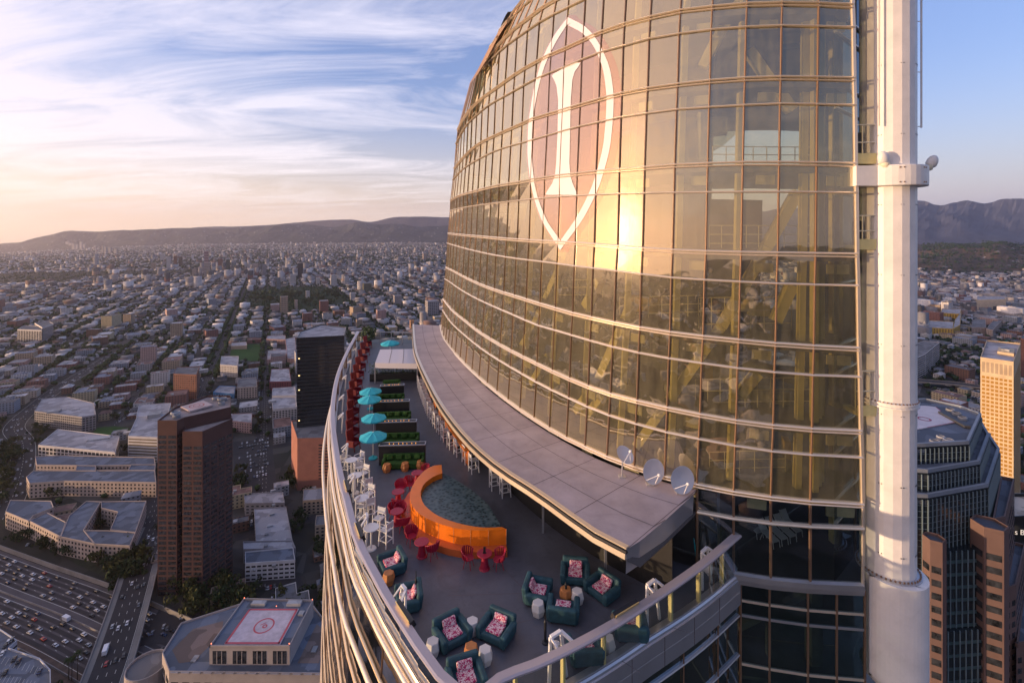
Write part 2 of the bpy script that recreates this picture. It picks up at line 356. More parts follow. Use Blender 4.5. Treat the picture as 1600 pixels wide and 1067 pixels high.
# extra columns wrapping round the back so the tower is a solid body from the side
BACK = 9
def back_pts(k):
    p = GP[k][-1]; q = GP[k][-2]; d = (p - q); d.z = 0; d.normalize(); out = []
    cur = p.copy(); ang = math.atan2(d.y, d.x)
    for j in range(BACK):
        ang -= R(17); cur = cur + Vector((math.cos(ang), math.sin(ang), 0)) * 4.2; out.append(cur.copy())
    return out
BP = [back_pts(k) for k in range(NR)]
for k in range(2, -1, -1): BP[k] = [p + Vector((0.25, -0.3, GP[k][-1].z - GP[k+1][-1].z)) for p in BP[k+1]]
# glass panes: the 100 that show largest are parts of their own, the rest one part
panes = []
GRPANE = []
for k in range(NR - 1):
    for i in range(NC - 1):
        q = [GP[k][i], GP[k][i+1], GP[k+1][i+1], GP[k+1][i]]
        ar = (GX[k, i] - GX[k, i+1]) * (GY[k+1, i] - GY[k, i]) if GY[k+1, i] > 0 else 0
        panes.append((ar, q, k, i))
panes.sort(key=lambda a: -a[0])
rest = MB()
for n, (ar, q, k, i) in enumerate(panes):
    nrm = (q[1]-q[0]).cross(q[3]-q[0]).normalized()
    jit = [random.uniform(-0.006, 0.006) for _ in q]
    vs_ = [tuple(p + nrm * j) for p, j in zip(q, jit)]
    if n < 100:
        mb = MB(); mb.add(vs_, [(0, 1, 2, 3)]); wpart(mb, 'glass_pane', M_fac)
    else: rest.add(vs_, [(0, 1, 2, 3)])
for k in range(NR - 1):
    r0 = [GP[k][-1]] + BP[k]; r1 = [GP[k+1][-1]] + BP[k+1]
    for i in range(BACK): rest.add([r0[i], r0[i+1], r1[i+1], r1[i]], [(0, 1, 2, 3)])
o = wpart(rest, 'glass_pane', M_fac); o['kind'] = 'stuff'
# horizontal rings
for k in range(NR):
    th = RINGS[k][1]; path = [GP[k][i] for i in range(NC)] + BP[k][:4]
    nst = 0
    if k in (2, 3): path = path[:22]
    mb = MB()
    prof1 = [(0.02, -0.042), (-0.09, -0.040), (-0.13, 0.0), (-0.09, 0.040), (0.02, 0.042)]
    if th:
        mb.sweep(path, [(a, b + 0.07) for a, b in prof1]); mb.sweep(path, [(a*0.8, b*0.8 - 0.06) for a, b in prof1])
    else: mb.sweep(path, prof1)
    wpart(mb, 'horizontal_mullion', M_chrome)
for i in range(NC):
    mb = MB(); w = (0.05 if i < 10 else 0.035) if i else 0.12
    for k in range(NR - 1):
        mb.beam(GP[k][i] + GN[k][i]*0.02, GP[k+1][i] + GN[k+1][i]*0.02, w, 0.10)
    wpart(mb, 'vertical_mullion', M_chrome if i == 0 else M_mull)
mb = MB(); ply = [tuple(p) for p in GP[0]] + [tuple(p) for p in BP[0]]; mb.add([(x, y, GP[0][0].z + .05) for x, y, z in ply], [tuple(range(len(ply)))]); wpart(mb, 'roof_slab', M_slab)
# floors, inner columns, diagonal steel
def inner(k, i, off):
    p = GP[k][i] - GN[k][i] * off; return p
for k in range(0, NR):
    if not RINGS[k][1]: continue
    mb = MB(); a = [inner(k, i, 0.25) for i in range(NC)]; dp = 9.0
    b = [Vector((p.x + 4.5 + 0.02*i, p.y + dp, p.z)) for i, p in enumerate(a)]
    for z in (0, -0.28):
        mb.strip([(p.x, p.y, p.z+z) for p in a], [(p.x, p.y, p.z+z) for p in b])
    mb.strip([(p.x, p.y, p.z) for p in a], [(p.x, p.y, p.z-0.28) for p in a])
    wpart(mb, 'floor_slab', M_slab)
    for i in range(k % 2, 17, 2):               # ceiling panels hung under each floor behind the glass
        mb = MB()
        p = inner(k, i, 0.55); q = inner(k, i+1, 0.55); p = p - Vector((0,0,.62)); q = q - Vector((0,0,.62)); f = 0.0
        mb.beam(p, p.lerp(q, .55), 0.08, 0.40); wpart(mb, 'ceiling_panel', M_dullyel)
kt, kb = 0, NR - 1
for i in range(1, 18, 2):
    mb = MB()
    for k in range(NR - 1): mb.beam(inner(k, i, 1.1), inner(k+1, i, 1.1), 0.26, 0.26)
    wpart(mb, 'steel_column', M_yel)
mb = MB()
for px in (1290, 1306, 1318):
    mb.beam(FS(px, -170, -0.9 - (px-1290)*.03), FS(px, 785, -0.9 - (px-1290)*.03), 0.22, 0.3)
wpart(mb, 'corner_column', M_yel)
for pts in ([(1272,296),(1215,388),(1130,520),(1055,612),(972,712)], [(905,440),(882,482)], [(1262,452),(1232,512)], [(962,480),(905,600),(868,650)], [(1200,598),(1166,634)],
            [(852,400),(800,520),(776,560)], [(1190,-60),(1120,40),(1092,90)], [(760,436),(736,500)], [(1262,160),(1222,112),(1180,60)], [(918,618),(884,662)], [(826,560),(800,604)]):
    mb = MB(); pp = [FS(x, y, -1.5) for x, y in pts]
    for a, b in zip(pp, pp[1:]): mb.beam(a, b, 0.5, 0.42)
    wpart(mb, 'diagonal_brace', M_yel)
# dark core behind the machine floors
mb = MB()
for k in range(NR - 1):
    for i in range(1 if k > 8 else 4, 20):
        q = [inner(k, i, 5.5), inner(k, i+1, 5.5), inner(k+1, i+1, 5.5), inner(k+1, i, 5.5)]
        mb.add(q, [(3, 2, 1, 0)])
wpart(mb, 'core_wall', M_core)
# pipe rails on the floors just behind the glass
for (xa, xb, y0, y1) in ((1112,1330,218,252),(1106,1330,352,390),(1085,1270,474,530),(1080,1330,612,662),(930,1090,470,505),(1004,1060,20,30),(1110,1260,736,772),(820,900,440,470)):
    mb = MB(); n = max(3, int((xb-xa)/22)); xs = np.linspace(xa, xb, n)
    for f in (0, .5, 1):
        pp = [FS(x, y0+(y1-y0)*f*0.8, -1.9) for x in xs]; mb.tube(pp, 0.022, 5)
    for x in xs: mb.tube([FS(x, y0, -1.9), FS(x, y1, -1.9)], 0.022, 5)
    wpart(mb, 'guard_rail', M_cream)
# machines and ducts
M_duct = mat('galvanised_duct', (0.30, 0.31, 0.30), 0.5, 0.5, var=0.2, vscale=1.0); M_cab = mat('ochre_cabinet', (0.55, 0.40, 0.12), 0.5)
for (px, py, w, h, m) in ((948,482,1.3,.8,M_cab),(978,486,.8,.8,M_cab),(1180,490,.9,.6,M_yel),(1215,498,.9,.6,M_yel),(1150,610,1.4,.8,M_duct),(1115,605,.8,.8,M_cab),(1200,645,1.7,.6,M_duct),(1240,650,1.6,.6,M_duct),(1275,745,.3,.9,M_cab),(1226,758,.5,.25,M_yel),(1290,20,1.2,.8,M_duct),(1120,180,.9,.8,M_duct),(1046,640,1.6,.8,M_duct),(900,560,1.2,.8,M_duct)):
    p = FS(px, py, -2.6); mb = MB(); mb.box((p.x, p.y, p.z), (w, .7, h), rz=R(-20)); wpart(mb, 'machine_cabinet', m, bevel=0.03)
for pts in ([(1170,730),(1230,752),(1300,780)], [(1160,745),(1215,745),(1265,772)], [(1180,590),(1240,604),(1300,625)], [(1090,160),(1095,240)]):
    mb = MB(); mb.tube([FS(x, y, -2.2) for x, y in pts], 0.28, 10); wpart(mb, 'duct', M_duct, smooth=True)
# ---- mark on the glass: pointed oval with a serif I ----
M_logo = mat('white_film', (0.86, 0.86, 0.90), 0.55)
M_halo = glass('red_film', (0.94, 0.80, 0.76), (1.0, 0.86, 0.82), 0.14, 0.05)
def film():
    m = bpy.data.materials.new('translucent_white_film'); m.use_nodes = True; t = m.node_tree; t.nodes.clear(); d = N(t, 'ShaderNodeBsdfDiffuse'); d.inputs[0].default_value = (.80,.80,.86,1); tr = N(t, 'ShaderNodeBsdfTransparent'); g = N(t, 'ShaderNodeBsdfGlossy'); g.inputs['Roughness'].default_value = .08; g.inputs[0].default_value = (.9,.85,.8,1)
    a = N(t, 'ShaderNodeMixShader'); a.inputs[0].default_value = .22; L(t, d.outputs[0], a.inputs[1]); L(t, g.outputs[0], a.inputs[2]); b = N(t, 'ShaderNodeMixShader'); b.inputs[0].default_value = .14; L(t, a.outputs[0], b.inputs[1]); L(t, tr.outputs[0], b.inputs[2]); o = N(t, 'ShaderNodeOutputMaterial'); L(t, b.outputs[0], o.inputs[0]); return m
M_logo = film()
OUT_R = [(888,27.5),(916,43),(940,75),(955.6,118),(959.5,157.5),(955.6,216.5),(942,275.6),(916,334.6),(876,391)]
OUT_L = [(888,27.5),(865,59),(845,102),(831.6,157.5),(825.7,205),(825,236),(829.6,283.5),(845,338.6),(876,391)]
IN_R = [(888,40),(910,52),(932,80),(944.6,118),(948.3,157.5),(944.6,216.5),(931,275.6),(905,334),(876.5,376)]
IN_L = [(886,40),(869,67),(851,106),(839.4,150),(832.6,197),(831.5,236),(835.5,283.5),(853,340),(876.5,376)]
def sidex(pts, y): 
    ys = [p[1] for p in pts]; return float(pchip(ys, [p[0] for p in pts], max(ys[0], min(ys[-1], y))))
lg = MB()
def fill(mb, fa, fb, y0, y1, n, off, mx=3):
    ys = np.linspace(y0, y1, n)
    for ya, yb in zip(ys, ys[1:]):
        for j in range(mx):
            def pt(y, t): a, b = fa(y), fb(y); return tuple(FS(a + (b-a)*t, y, off))
            mb.add([pt(ya, j/mx), pt(ya, (j+1)/mx), pt(yb, (j+1)/mx), pt(yb, j/mx)], [(0, 3, 2, 1)])
fill(lg, lambda y: sidex(OUT_L, y), lambda y: sidex(IN_L, y) if 40 < y < 376 else (sidex(OUT_L, y)+sidex(OUT_R, y))/2, 28, 390.5, 90, 0.035)
fill(lg, lambda y: sidex(IN_R, y) if 40 < y < 376 else (sidex(OUT_L, y)+sidex(OUT_R, y))/2, lambda y: sidex(OUT_R, y), 28, 390.5, 90, 0.035)
IL = [(100,896),(104,888),(110,876),(118,862),(124,866),(135,870.5),(157,873),(210,872),(255,870),(275,868),(288,863),(300,855),(305,853)]
IR = [(98,908),(104,905),(112,899),(125,895),(157,892.6),(210,891.5),(255,890.5),(275,892),(288,896),(298,900.5),(302,901.5)]
LGI = MB()
fill(LGI, lambda y: float(np.interp(y, [p[0] for p in IL], [p[1] for p in IL])), lambda y: float(np.interp(y, [p[0] for p in IR], [p[1] for p in IR])), 98.5, 304.5, 60, 0.035)
LGI.build('window_mark', M_logo, TW, world=True); lg.build('window_mark', M_logo, TW, world=True)
hl = MB()
fill(hl, lambda y: sidex(OUT_L, y)-2.5, lambda y: sidex(OUT_R, y)+12, 24, 394, 60, 0.02, mx=12)
hl.build('window_tint_film', M_halo, TW, world=True)
# ---- notch face to the right of the front glass ----
zs = zr + [-12.14, -14.67, -15.7, -16.3, -18.4, -19.4, -23, -24]
NA = Vector((13.35, 20.15, 0)); NB_ = Vector((17.9, 23.9, 0)); NCn = Vector((26, 34, 0))
mb = MB(); top = CH + zr[0]; bot = CH - 14.7
mb.add([(NA.x,NA.y,top),(NA.x,NA.y,bot),(NB_.x,NB_.y,bot),(NB_.x,NB_.y,top)], [(0,1,2,3)])
mb.add([(NB_.x,NB_.y,top),(NB_.x,NB_.y,bot),(NCn.x,NCn.y,bot),(NCn.x,NCn.y,top)], [(0,1,2,3)])
wpart(mb, 'side_glass', glass('notch_glass', (0.30,0.38,0.42), (0.30,0.34,0.38), 0.12, 0.03))
for z in zs[:-6]:
    mb = MB(); mb.sweep([(NA.x,NA.y,CH+z),(NB_.x,NB_.y,CH+z),(NCn.x,NCn.y,CH+z)], [(-.02,-.05),(.1,-.04),(.12,0),(.1,.04),(-.02,.05)]); wpart(mb, 'horizontal_mullion', mat('bright_mullion', (0.9,0.9,0.92), 0.25, 0.5))
for f in (0.45, 0.8):
    p = NA.lerp(NB_, f); mb = MB(); mb.beam((p.x,p.y,bot),(p.x,p.y,top), .08,.1); wpart(mb, 'vertical_mullion', M_mull)
for dx in (0.5, 1.6, 2.7):
    p = NA + Vector((dx+1.2, dx*.8+2.2, 0)); mb = MB(); mb.beam((p.x,p.y,bot),(p.x,p.y,top), .3,.3); wpart(mb, 'steel_column', M_yel)
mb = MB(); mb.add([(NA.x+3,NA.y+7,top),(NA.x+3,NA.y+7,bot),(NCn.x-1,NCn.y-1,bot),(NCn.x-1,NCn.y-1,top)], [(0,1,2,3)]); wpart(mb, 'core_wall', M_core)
# ---- facade from the roof terrace floor down (rows N, O and below) ----
ZD = -14.6
low_pts = [ray(1157, 900, -14.67), ray(1202, 907, -14.67), ray(1262, 914.5, -14.67), ray(1307, 918, -14.67), ray(1351, 921, -14.67)]
lowp = [Vector((p[0], p[1], 0)) for p in low_pts]
under = [Vector((GP[-1][i].x, GP[-1][i].y, 0)) for i in range(0, 20)]     # same plan as ring M
mb = MB()
for i in range(0, 4):
    a, b = under[i], under[i+1]; mb.add([(a.x,a.y,CH+zr[-1]),(b.x,b.y,CH+zr[-1]),(b.x,b.y,CH+ZD),(a.x,a.y,CH+ZD)], [(0,1,2,3)])
wpart(mb, 'terrace_window', glass('terrace_glass', (0.62,0.70,0.68), (0.9,0.95,1), 0.14, 0.02))
for z, m in ((-12.14, M_chrome), (-14.55, M_alum)):
    mb = MB(); mb.sweep([(p.x,p.y,CH+z) for p in under[:5]], [(0.02,-.07),(-.12,-.05),(-.14,0),(-.12,.05),(.02,.07)] if m is M_chrome else [(0.02,-.3),(-.1,-.3),(-.14,-.1),(-.14,.12),(.02,.16)]); wpart(mb, 'horizontal_mullion', m)
for i in range(0, 5):
    mb = MB(); p = under[i]; mb.beam((p.x,p.y,CH+zr[-1]),(p.x,p.y,CH+ZD),.08,.1); wpart(mb, 'vertical_mullion', M_mull if i else M_chrome)
mb = MB()                                        # floor and back wall of the room behind those windows
mb.add([(p.x, p.y, CH+ZD-.02) for p in under[:12]] + [(24, 30, CH+ZD-.02)], [tuple(range(13))][::-1]); wpart(mb, 'floor_slab', mat('dark_interior_floor', (0.05,0.05,0.055), 0.5))
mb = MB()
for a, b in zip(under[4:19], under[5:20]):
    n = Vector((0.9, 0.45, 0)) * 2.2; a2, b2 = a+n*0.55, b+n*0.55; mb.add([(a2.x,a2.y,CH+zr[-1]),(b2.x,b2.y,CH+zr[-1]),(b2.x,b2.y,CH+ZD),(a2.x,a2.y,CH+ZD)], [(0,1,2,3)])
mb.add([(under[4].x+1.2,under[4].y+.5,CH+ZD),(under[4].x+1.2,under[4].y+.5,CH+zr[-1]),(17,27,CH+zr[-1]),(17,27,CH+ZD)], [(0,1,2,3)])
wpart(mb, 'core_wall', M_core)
# lower tower body
rail_left = [ray(560,518,-13.2),ray(545,545,-13.2),ray(529.5,581.5,-13.2),ray(521,624,-13.2),ray(519.7,657.5,-13.2),ray(524,697,-13.2),ray(531,739,-13.2),ray(542,781,-13.2),ray(558.5,842,-13.2),ray(581,887,-13.2),ray(608.6,937,-13.2),ray(639,984,-13.2),ray(667,1026,-13.2),ray(700,1067,-13.2)]
rail_front = [ray(780,1059,-13.25),ray(836,1037,-13.25),ray(900,1006.6,-13.25),ray(961,973,-13.25),ray(1016.6,937,-13.2),ray(1058,909,-13.1),ray(1100,878.6,-13.0),ray(1153,834,-12.85)]
def smooth_path(pts, n):
    p = np.array(pts); t = np.r_[0, np.cumsum(np.linalg.norm(np.diff(p[:, :2], axis=0), axis=1))]; tt = np.linspace(0, t[-1], n)
    return [Vector((float(pchip(t, p[:,0], x)), float(pchip(t, p[:,1], x)), float(pchip(t, p[:,2], x)))) for x in tt]
RL = smooth_path(rail_left + [(-1.1, 13.55, CH-13.2)], 40); RF = smooth_path([(-1.1, 13.55, CH-13.2)] + rail_front, 24)
def loc_off(path, i, o):                          # outward is to the left of travel going RL top->corner->RF
    a = path[max(i-1, 0)]; b = path[min(i+1, len(path)-1)]; d = b - a; d.z = 0; d.normalize(); return Vector((d.y, -d.x, 0)) * o
lev = [-14.9, -16.25, -17.9, -19.3, -21.0, -22.6, -24.4, -26.1, -28, -30, -33, -36, -40]
def lower_row(path, z, o): return [Vector((p.x, p.y, CH+z)) + loc_off(path, i, o) for i, p in enumerate(path)]
for path in (RL, RF):
    sgn = 1
    lev_ = [-14.9,-16.25,-18.4,-20.7,-23.2,-26,-29,-32.5,-36,-40] if path is RL else lev
    prev = lower_row(path, lev_[0], 0.05)
    for j, z in enumerate(lev_[1:]):
        cur = lower_row(path, z, 0.05 + 0.10*(j+1) if path is RL else 0.0)
        mb = MB(); mb.strip(prev, cur); wpart(mb, 'glass_band', M_fac2 if path is RF else glass('west_lower_glass', (0.16,0.16,0.15), (.9,.85,.8), .10, .05, wob=.3))
        mb = MB()
        if path is RL: mb.tube([p + loc_off(path, i, .06) for i, p in enumerate(cur)], 0.07 if j < 3 else 0.05, 8); wpart(mb, 'horizontal_mullion', M_goldlit)
        else: mb.sweep(cur, [(-.02,-.05),(.08,-.04),(.1,0),(.08,.04),(-.02,.05)]); wpart(mb, 'horizontal_mullion', M_alum)
        prev = cur
    for i in range(0, len(path), 5 if path is RL else 4):
        mb = MB(); pl = [lower_row(path, z, 0.06 + (0.10*j if path is RL else 0))[i] for j, z in enumerate(lev_)]
        for a, b in zip(pl, pl[1:]): mb.beam(a, b, 0.045, 0.05)
        wpart(mb, 'vertical_mullion', M_mull)
base = [Vector((p.x, p.y, 0)) for p in RL[::3]] + [Vector((p.x, p.y, 0)) for p in RF[::3]] + lowp + [Vector((26,34,0)), Vector((20,70,0)), Vector((-15,68,0))]
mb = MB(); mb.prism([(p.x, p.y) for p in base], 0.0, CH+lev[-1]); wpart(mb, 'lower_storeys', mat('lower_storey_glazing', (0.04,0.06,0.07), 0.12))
inn = [(p.x + (2.2 if p.y > 20 else 1.0), p.y + 2.2) for p in RL[::3]] + [(p.x, p.y+2.5) for p in RF[::3]] + [(p.x+.5, p.y+2.6) for p in lowp] + [(24,32),(18,66),(-12,64)]
mb = MB()
for z in lev[1::2]: mb.prism(inn, CH+z-.15, CH+z+.15)
wpart(mb, 'floor_slab', M_slab)
zl = [-14.67, -15.68, -16.30, -18.35, -19.4, -20.1, -22.2, -24, -26.1, -28, -32, -36, -40]
for j, z in enumerate(zl[:-1]):
    mb = MB(); mb.strip([(p.x,p.y,CH+z) for p in lowp], [(p.x,p.y,CH+zl[j+1]) for p in lowp]); wpart(mb, 'glass_band', M_fac2)
for j, z in enumerate(zl):
    th = 0.12 if j == 0 else 0.045
    mb = MB(); mb.sweep([(p.x,p.y,CH+z) for p in lowp], [(.03,-th),(-.09,-th*.8),(-.11,0),(-.09,th*.8),(.03,th)]); wpart(mb, 'horizontal_mullion', M_chrome if j in (0,1,3) else M_alum)
for p in lowp:
    mb = MB(); mb.beam((p.x,p.y,CH-14.7),(p.x,p.y,CH-40),.07,.09); wpart(mb, 'vertical_mullion', M_mull)
mb = MB()
for dz in (-16.6, -19.2, -22): mb.prism([(lowp[0].x+.2,lowp[0].y+.4),(lowp[-1].x-.1,lowp[-1].y+.4),(18,26),(9,26)], CH+dz-.15, CH+dz)
mb.beam((10.2,22,CH-18),(13.5,21.5,CH-15.8),.25,.25); mb.beam((11.6,22,CH-14.9),(11.6,22,CH-24),.2,.2); mb.beam((13.4,21.6,CH-14.9),(13.4,21.6,CH-24),.5,.5)
wpart(mb, 'inner_steel', M_slab)
# deck-edge fascia under the front rail
def fascia(path, z0, z1, o):
    mb = MB(); n = len(path)
    rows = [[Vector((p.x, p.y, CH+z)) + loc_off(path, i, oo) for i, p in enumerate(path)] for z, oo in ((z0, o*.2), (z0-.06, o*.6), (z0-.16, o*.6), (z0-.18, o), ((z0+z1)/2-.02, o), ((z0+z1)/2-.05, o*.92), ((z0+z1)/2-.08, o), (z1, o), (z1-.02, 0))]
    for a, b in zip(rows, rows[1:]): mb.strip(a, b)
    return mb
wpart(fascia(RF, -14.5, -15.75, 0.12), 'deck_fascia', M_alum)
for i in range(2, len(RF), 3):
    p = RF[i] + loc_off(RF, i, .124); mb = MB(); mb.beam((p.x,p.y,CH-14.7),(p.x,p.y,CH-15.74), .02, .02); wpart(mb, 'panel_joint', M_seam)
wpart(fascia(RL, -14.35, -14.75, 0.10), 'deck_fascia', M_chrome)
# ================= roof terrace =================
ZD_ = CH + ZD
M_deck = mat('charcoal_terrace_floor', (0.092, 0.098, 0.124), 0.5, var=0.34, vscale=0.55)
def deck_mat():
    m = M_deck; t = m.node_tree; b = t.nodes['Principled BSDF']
    tc = N(t, 'ShaderNodeTexCoord'); w = N(t, 'ShaderNodeTexNoise'); w.inputs['Scale'].default_value = 26; w.inputs['Detail'].default_value = 4
    mp = N(t, 'ShaderNodeMapping'); mp.inputs['Rotation'].default_value = (0, 0, R(35)); mp.inputs['Scale'].default_value = (1, 6, 1)
    L(t, tc.outputs['Object'], mp.inputs[0]); L(t, mp.outputs[0], w.inputs[0])
    old = b.inputs['Base Color'].links[0].from_socket
    L(t, mixc(t, math_(t, 'MULTIPLY', w.outputs[0], 0.55), old, (0.115, 0.12, 0.155)), b.inputs['Base Color'])
deck_mat()
outline = [(p.x, p.y) for p in RL] + [(p.x, p.y) for p in RF[1:]] + [(9.9, 21.3)] + [(p.x, p.y) for p in under[3:18]] + [(-9.5, 64), (-19.6, 64.5)]
mb = MB(); mb.prism(outline, ZD_-0.25, ZD_); struct('terrace_floor', mb, M_deck)
mb = MB()
for a, b in (((835,905),(1080,990)),((700,900),(768,870)),((600,700),(690,712)),((700,930),(860,925)),((560,800),(640,800)),((600,640),(680,660)),((1000,905),(860,960)),((768,870),(860,960)),((860,960),(760,985)),((860,960),(1000,1050)),((640,830),(660,900))):
    p = ray(*a, ZD+.004); q = ray(*b, ZD+.004); d = Vector(q)-Vector(p); d.normalize(); n = Vector((-d.y, d.x, 0))*.012
    mb.add([Vector(p)-n, Vector(q)-n, Vector(q)+n, Vector(p)+n], [(0,1,2,3)])
mb2 = MB()
for i in range(0, len(mb.f)): pass
struct('floor_joints', mb, M_seam)
# rails
M_cap = mat('anodised_rail_cap', (0.46, 0.42, 0.46), 0.42, 0.35)
M_rglass = glass('rail_glass', (0.80, 0.84, 0.80), (0.9, 0.95, 1.0), 0.09, 0.01)
def rail(path, name, label, capw, seg, posts, postm, arrow):
    mid = path[len(path)//2]; T = thing(name, label, 'glass railing', (mid.x, mid.y, ZD_))
    mb = MB(); mb.sweep(path, [(-capw/2,-.05),(capw/2,-.05),(capw/2,.0),(capw*.3,.03),(-capw*.45,.03),(-capw/2,0)]); mb.build('cap_rail', M_cap, T, world=True)
    for i in range(0, len(path)-1, seg):
        j = min(i+seg, len(path)-1); mb = MB(); pts = path[i:j+1]
        mb.strip([(p.x,p.y,p.z-.05) for p in pts], [(p.x,p.y,ZD_+.02) for p in pts]); mb.build('glass_panel', M_rglass, T, world=True)
    for i in range(0, len(path), posts):
        p = path[i] + loc_off(path, i, -0.09); mb = MB(); mb.box((p.x, p.y, (p.z+ZD_)/2-.03), (.09,.16,p.z-ZD_-.06), rz=math.atan2(loc_off(path,i,1).y, loc_off(path,i,1).x)+R(90)); mb.build('post', postm, T, world=True)
    mb = MB(); mb.sweep([Vector((p.x,p.y,ZD_)) for p in path], [(-.25,0),(0.02,0),(0.02,.14),(-.25,.12)]); mb.build('kerb', M_alum, T, world=True)
    return T
T_front = rail(RF, 'glass_railing', 'curved glass railing with flat mauve cap in front of the teal armchairs', 0.34, 3, 3, M_yel, 1)
T_left = rail(RL, 'glass_railing', 'long curved glass railing with mauve cap along the left terrace edge above the city', 0.34, 3, 3, M_mull, 1)
# side rail tubes outside the left railing
for nm, o, dz, r_ in (('pipe_rail', .26, -1.35, .085), ('pipe_rail', .62, -2.9, .10)):
    mb = MB(); mb.tube([Vector((p.x, p.y, CH-13.2+dz)) + loc_off(RL, i, o) for i, p in enumerate(RL)], r_, 10)
    wpart(mb, 'pipe_rail', M_chrome, smooth=True)
# back rail at the far end of the terrace
mb = MB(); a = ray(560,518,-13.2); b = ray(646,520,-13.2)
T = thing('glass_railing', 'far steel and glass railing closing the back end of the terrace', 'glass railing', ((a[0]+b[0])/2, a[1], ZD_))
mb.beam(a, b, .12, .08); mb.beam((a[0],a[1],ZD_+.7), (b[0],b[1],ZD_+.7), .06,.06); mb.build('cap_rail', M_alum, T, world=True)
for i in range(6):
    p = Vector(a).lerp(Vector(b), i/5); mb = MB(); mb.beam((p.x,p.y,ZD_),(p.x,p.y,p.z),.08,.08); mb.build('post', M_alum, T, world=True)
mb = MB(); mb.add([(a[0],a[1],ZD_),(b[0],b[1],ZD_),b,a], [(0,1,2,3)]); mb.build('glass_panel', M_rglass, T, world=True)
# ---- canopy ----
edge_px = [(645,507),(646,528),(649,550),(657,572),(669,597),(682,622),(697,645),(717,671),(739,695),(780,730),(837,767),(880,797),(919,826),(950,843),(979,858)]
ZC = -11.22
CE = smooth_path([ray(x, y, ZC) for x, y in edge_px], 34)
inner_e = [Vector((GP[-1][i].x, GP[-1][i].y, CH+ZC)) for i in range(4, NC)][::-1] 
TC = thing('terrace_canopy', 'long curved grey panelled canopy roof around the foot of the glass tower', 'canopy', (CE[17].x, CE[17].y, ZD_))
inr = smooth_path([tuple(v) for v in inner_e], 34)
front = [Vector(ray(979,858,ZC)), Vector(ray(1000,845,ZC)), Vector(ray(1040,812,ZC)), Vector(ray(1084,772,ZC))]
mb = MB(); mb.strip(CE, inr)
fr = front[1:]; 
mb.add([CE[-1]] + fr + [inr[-1]], [tuple(range(len(fr)+2))]); mb.build('roof_deck', M_panel, TC, world=True)
# seams
mb = MB()
def seam(a, b, w=.018):
    d = Vector(b)-Vector(a); d.z = 0; d.normalize(); n = Vector((-d.y, d.x, 0))*w; z = Vector((0,0,.006)); mb.add([Vector(a)-n+z, Vector(b)-n+z, Vector(b)+n+z, Vector(a)+n+z], [(0,1,2,3)])
rowsf = [CE[i].lerp(inr[i], .34) for i in range(34)]; rows2 = [CE[i].lerp(inr[i], .70) for i in range(34)]
for a, b in zip(rowsf, rowsf[1:]): seam(a, b, .014)
for a, b in zip(rows2, rows2[1:]): seam(a, b, .014)
for i in range(1, 34, 2): seam(CE[i], inr[i], .014)
f0 = front[1].lerp(inr[-1], .0); seam(rowsf[-1], front[2]); seam(rows2[-1], front[3])
mb.build('panel_seam', M_seam, TC, world=True)
mb = MB(); mb.sweep(CE, [(-.16,.0),(.03,.0),(.03,.06),(-.16,.06)]); mb.build('edge_trim', mat('gold_trim', (0.72,0.62,0.50), 0.3, 0.6), TC, world=True)  # pale gold metal trim along the canopy edge
mb = MB(); mb.sweep([p - Vector((0,0,.05)) for p in CE], [(-.1,0),(.05,0),(.05,-.12),(-.1,-.12)]); mb.build('gutter', mat('black_gutter', (0.03,0.03,0.035), 0.5), TC, world=True)
mb = MB(); mb.sweep([p - Vector((0,0,.17)) for p in CE], [(.0,0),(.10,.05),(.12,-.14),(.0,-.20)]); mb.build('edge_trim', mat('gold_trim', (0.7,0.6,0.5), 0.3, 0.6), TC, world=True)
mb = MB(); fp = front; mb.strip([p for p in fp], [p - Vector((0,0,.95)) + Vector((.0,.12,0)) for p in fp]); mb.build('end_fascia', M_alum, TC, world=True)
mb = MB(); lo = [p - Vector((0,0,.40)) for p in CE]; li = [Vector((p.x,p.y,CH+ZC-.95)) for p in inr]
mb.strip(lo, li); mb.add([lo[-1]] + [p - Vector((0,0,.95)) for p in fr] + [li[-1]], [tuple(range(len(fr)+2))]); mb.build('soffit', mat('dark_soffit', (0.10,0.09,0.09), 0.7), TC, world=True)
# recessed wall, orange counter fronts and posts beneath the canopy
def cin(i, f): p = CE[i].lerp(inr[i], f); return p
ZB = ZD_
mb = MB(); mb.strip([(cin(i,.60).x,cin(i,.60).y,ZB) for i in range(4,34)], [(cin(i,.60).x,cin(i,.60).y,CH+ZC-.9) for i in range(4,34)]); mb.build('recessed_wall', mat('shade_black_recess', (0.015,0.015,0.017), .6), TC, world=True)  # near-black colour stands in for the shade under the canopy
BT = thing('drink_counter', 'long narrow counter with orange panels under the canopy beside white bar stools', 'counter', (CE[17].x+.4, CE[17].y, ZB))
M_or = mat('orange_laminate', (0.75, 0.22, 0.035), 0.42, var=0.1, vscale=1.2)
mb = MB(); path = [Vector((cin(i,.33).x, cin(i,.33).y, ZB+1.05)) for i in range(5, 23)]
mb.sweep(path, [(-.02,0),(.28,0),(.28,-.06),(-.02,-.06)]); mb.build('counter_top', M_or, BT, world=True)
for i in range(5, 23, 2):
    p = Vector((cin(i,.33).x+.02, cin(i,.33).y, ZB)); q = Vector((cin(i+1,.33).x+.02, cin(i+1,.33).y, ZB)); mb = MB(); mb.beam(p+Vector((0,0,.5)), q+Vector((0,0,.5)), .05, .96); mb.build('orange_panel', M_or, BT, world=True)
for i in range(4, 34, 3):
    p = cin(i, .46); mb = MB(); mb.beam((p.x,p.y,ZB),(p.x,p.y,CH+ZC-.4),.1,.1); mb.build('post', M_alum, TC, world=True)
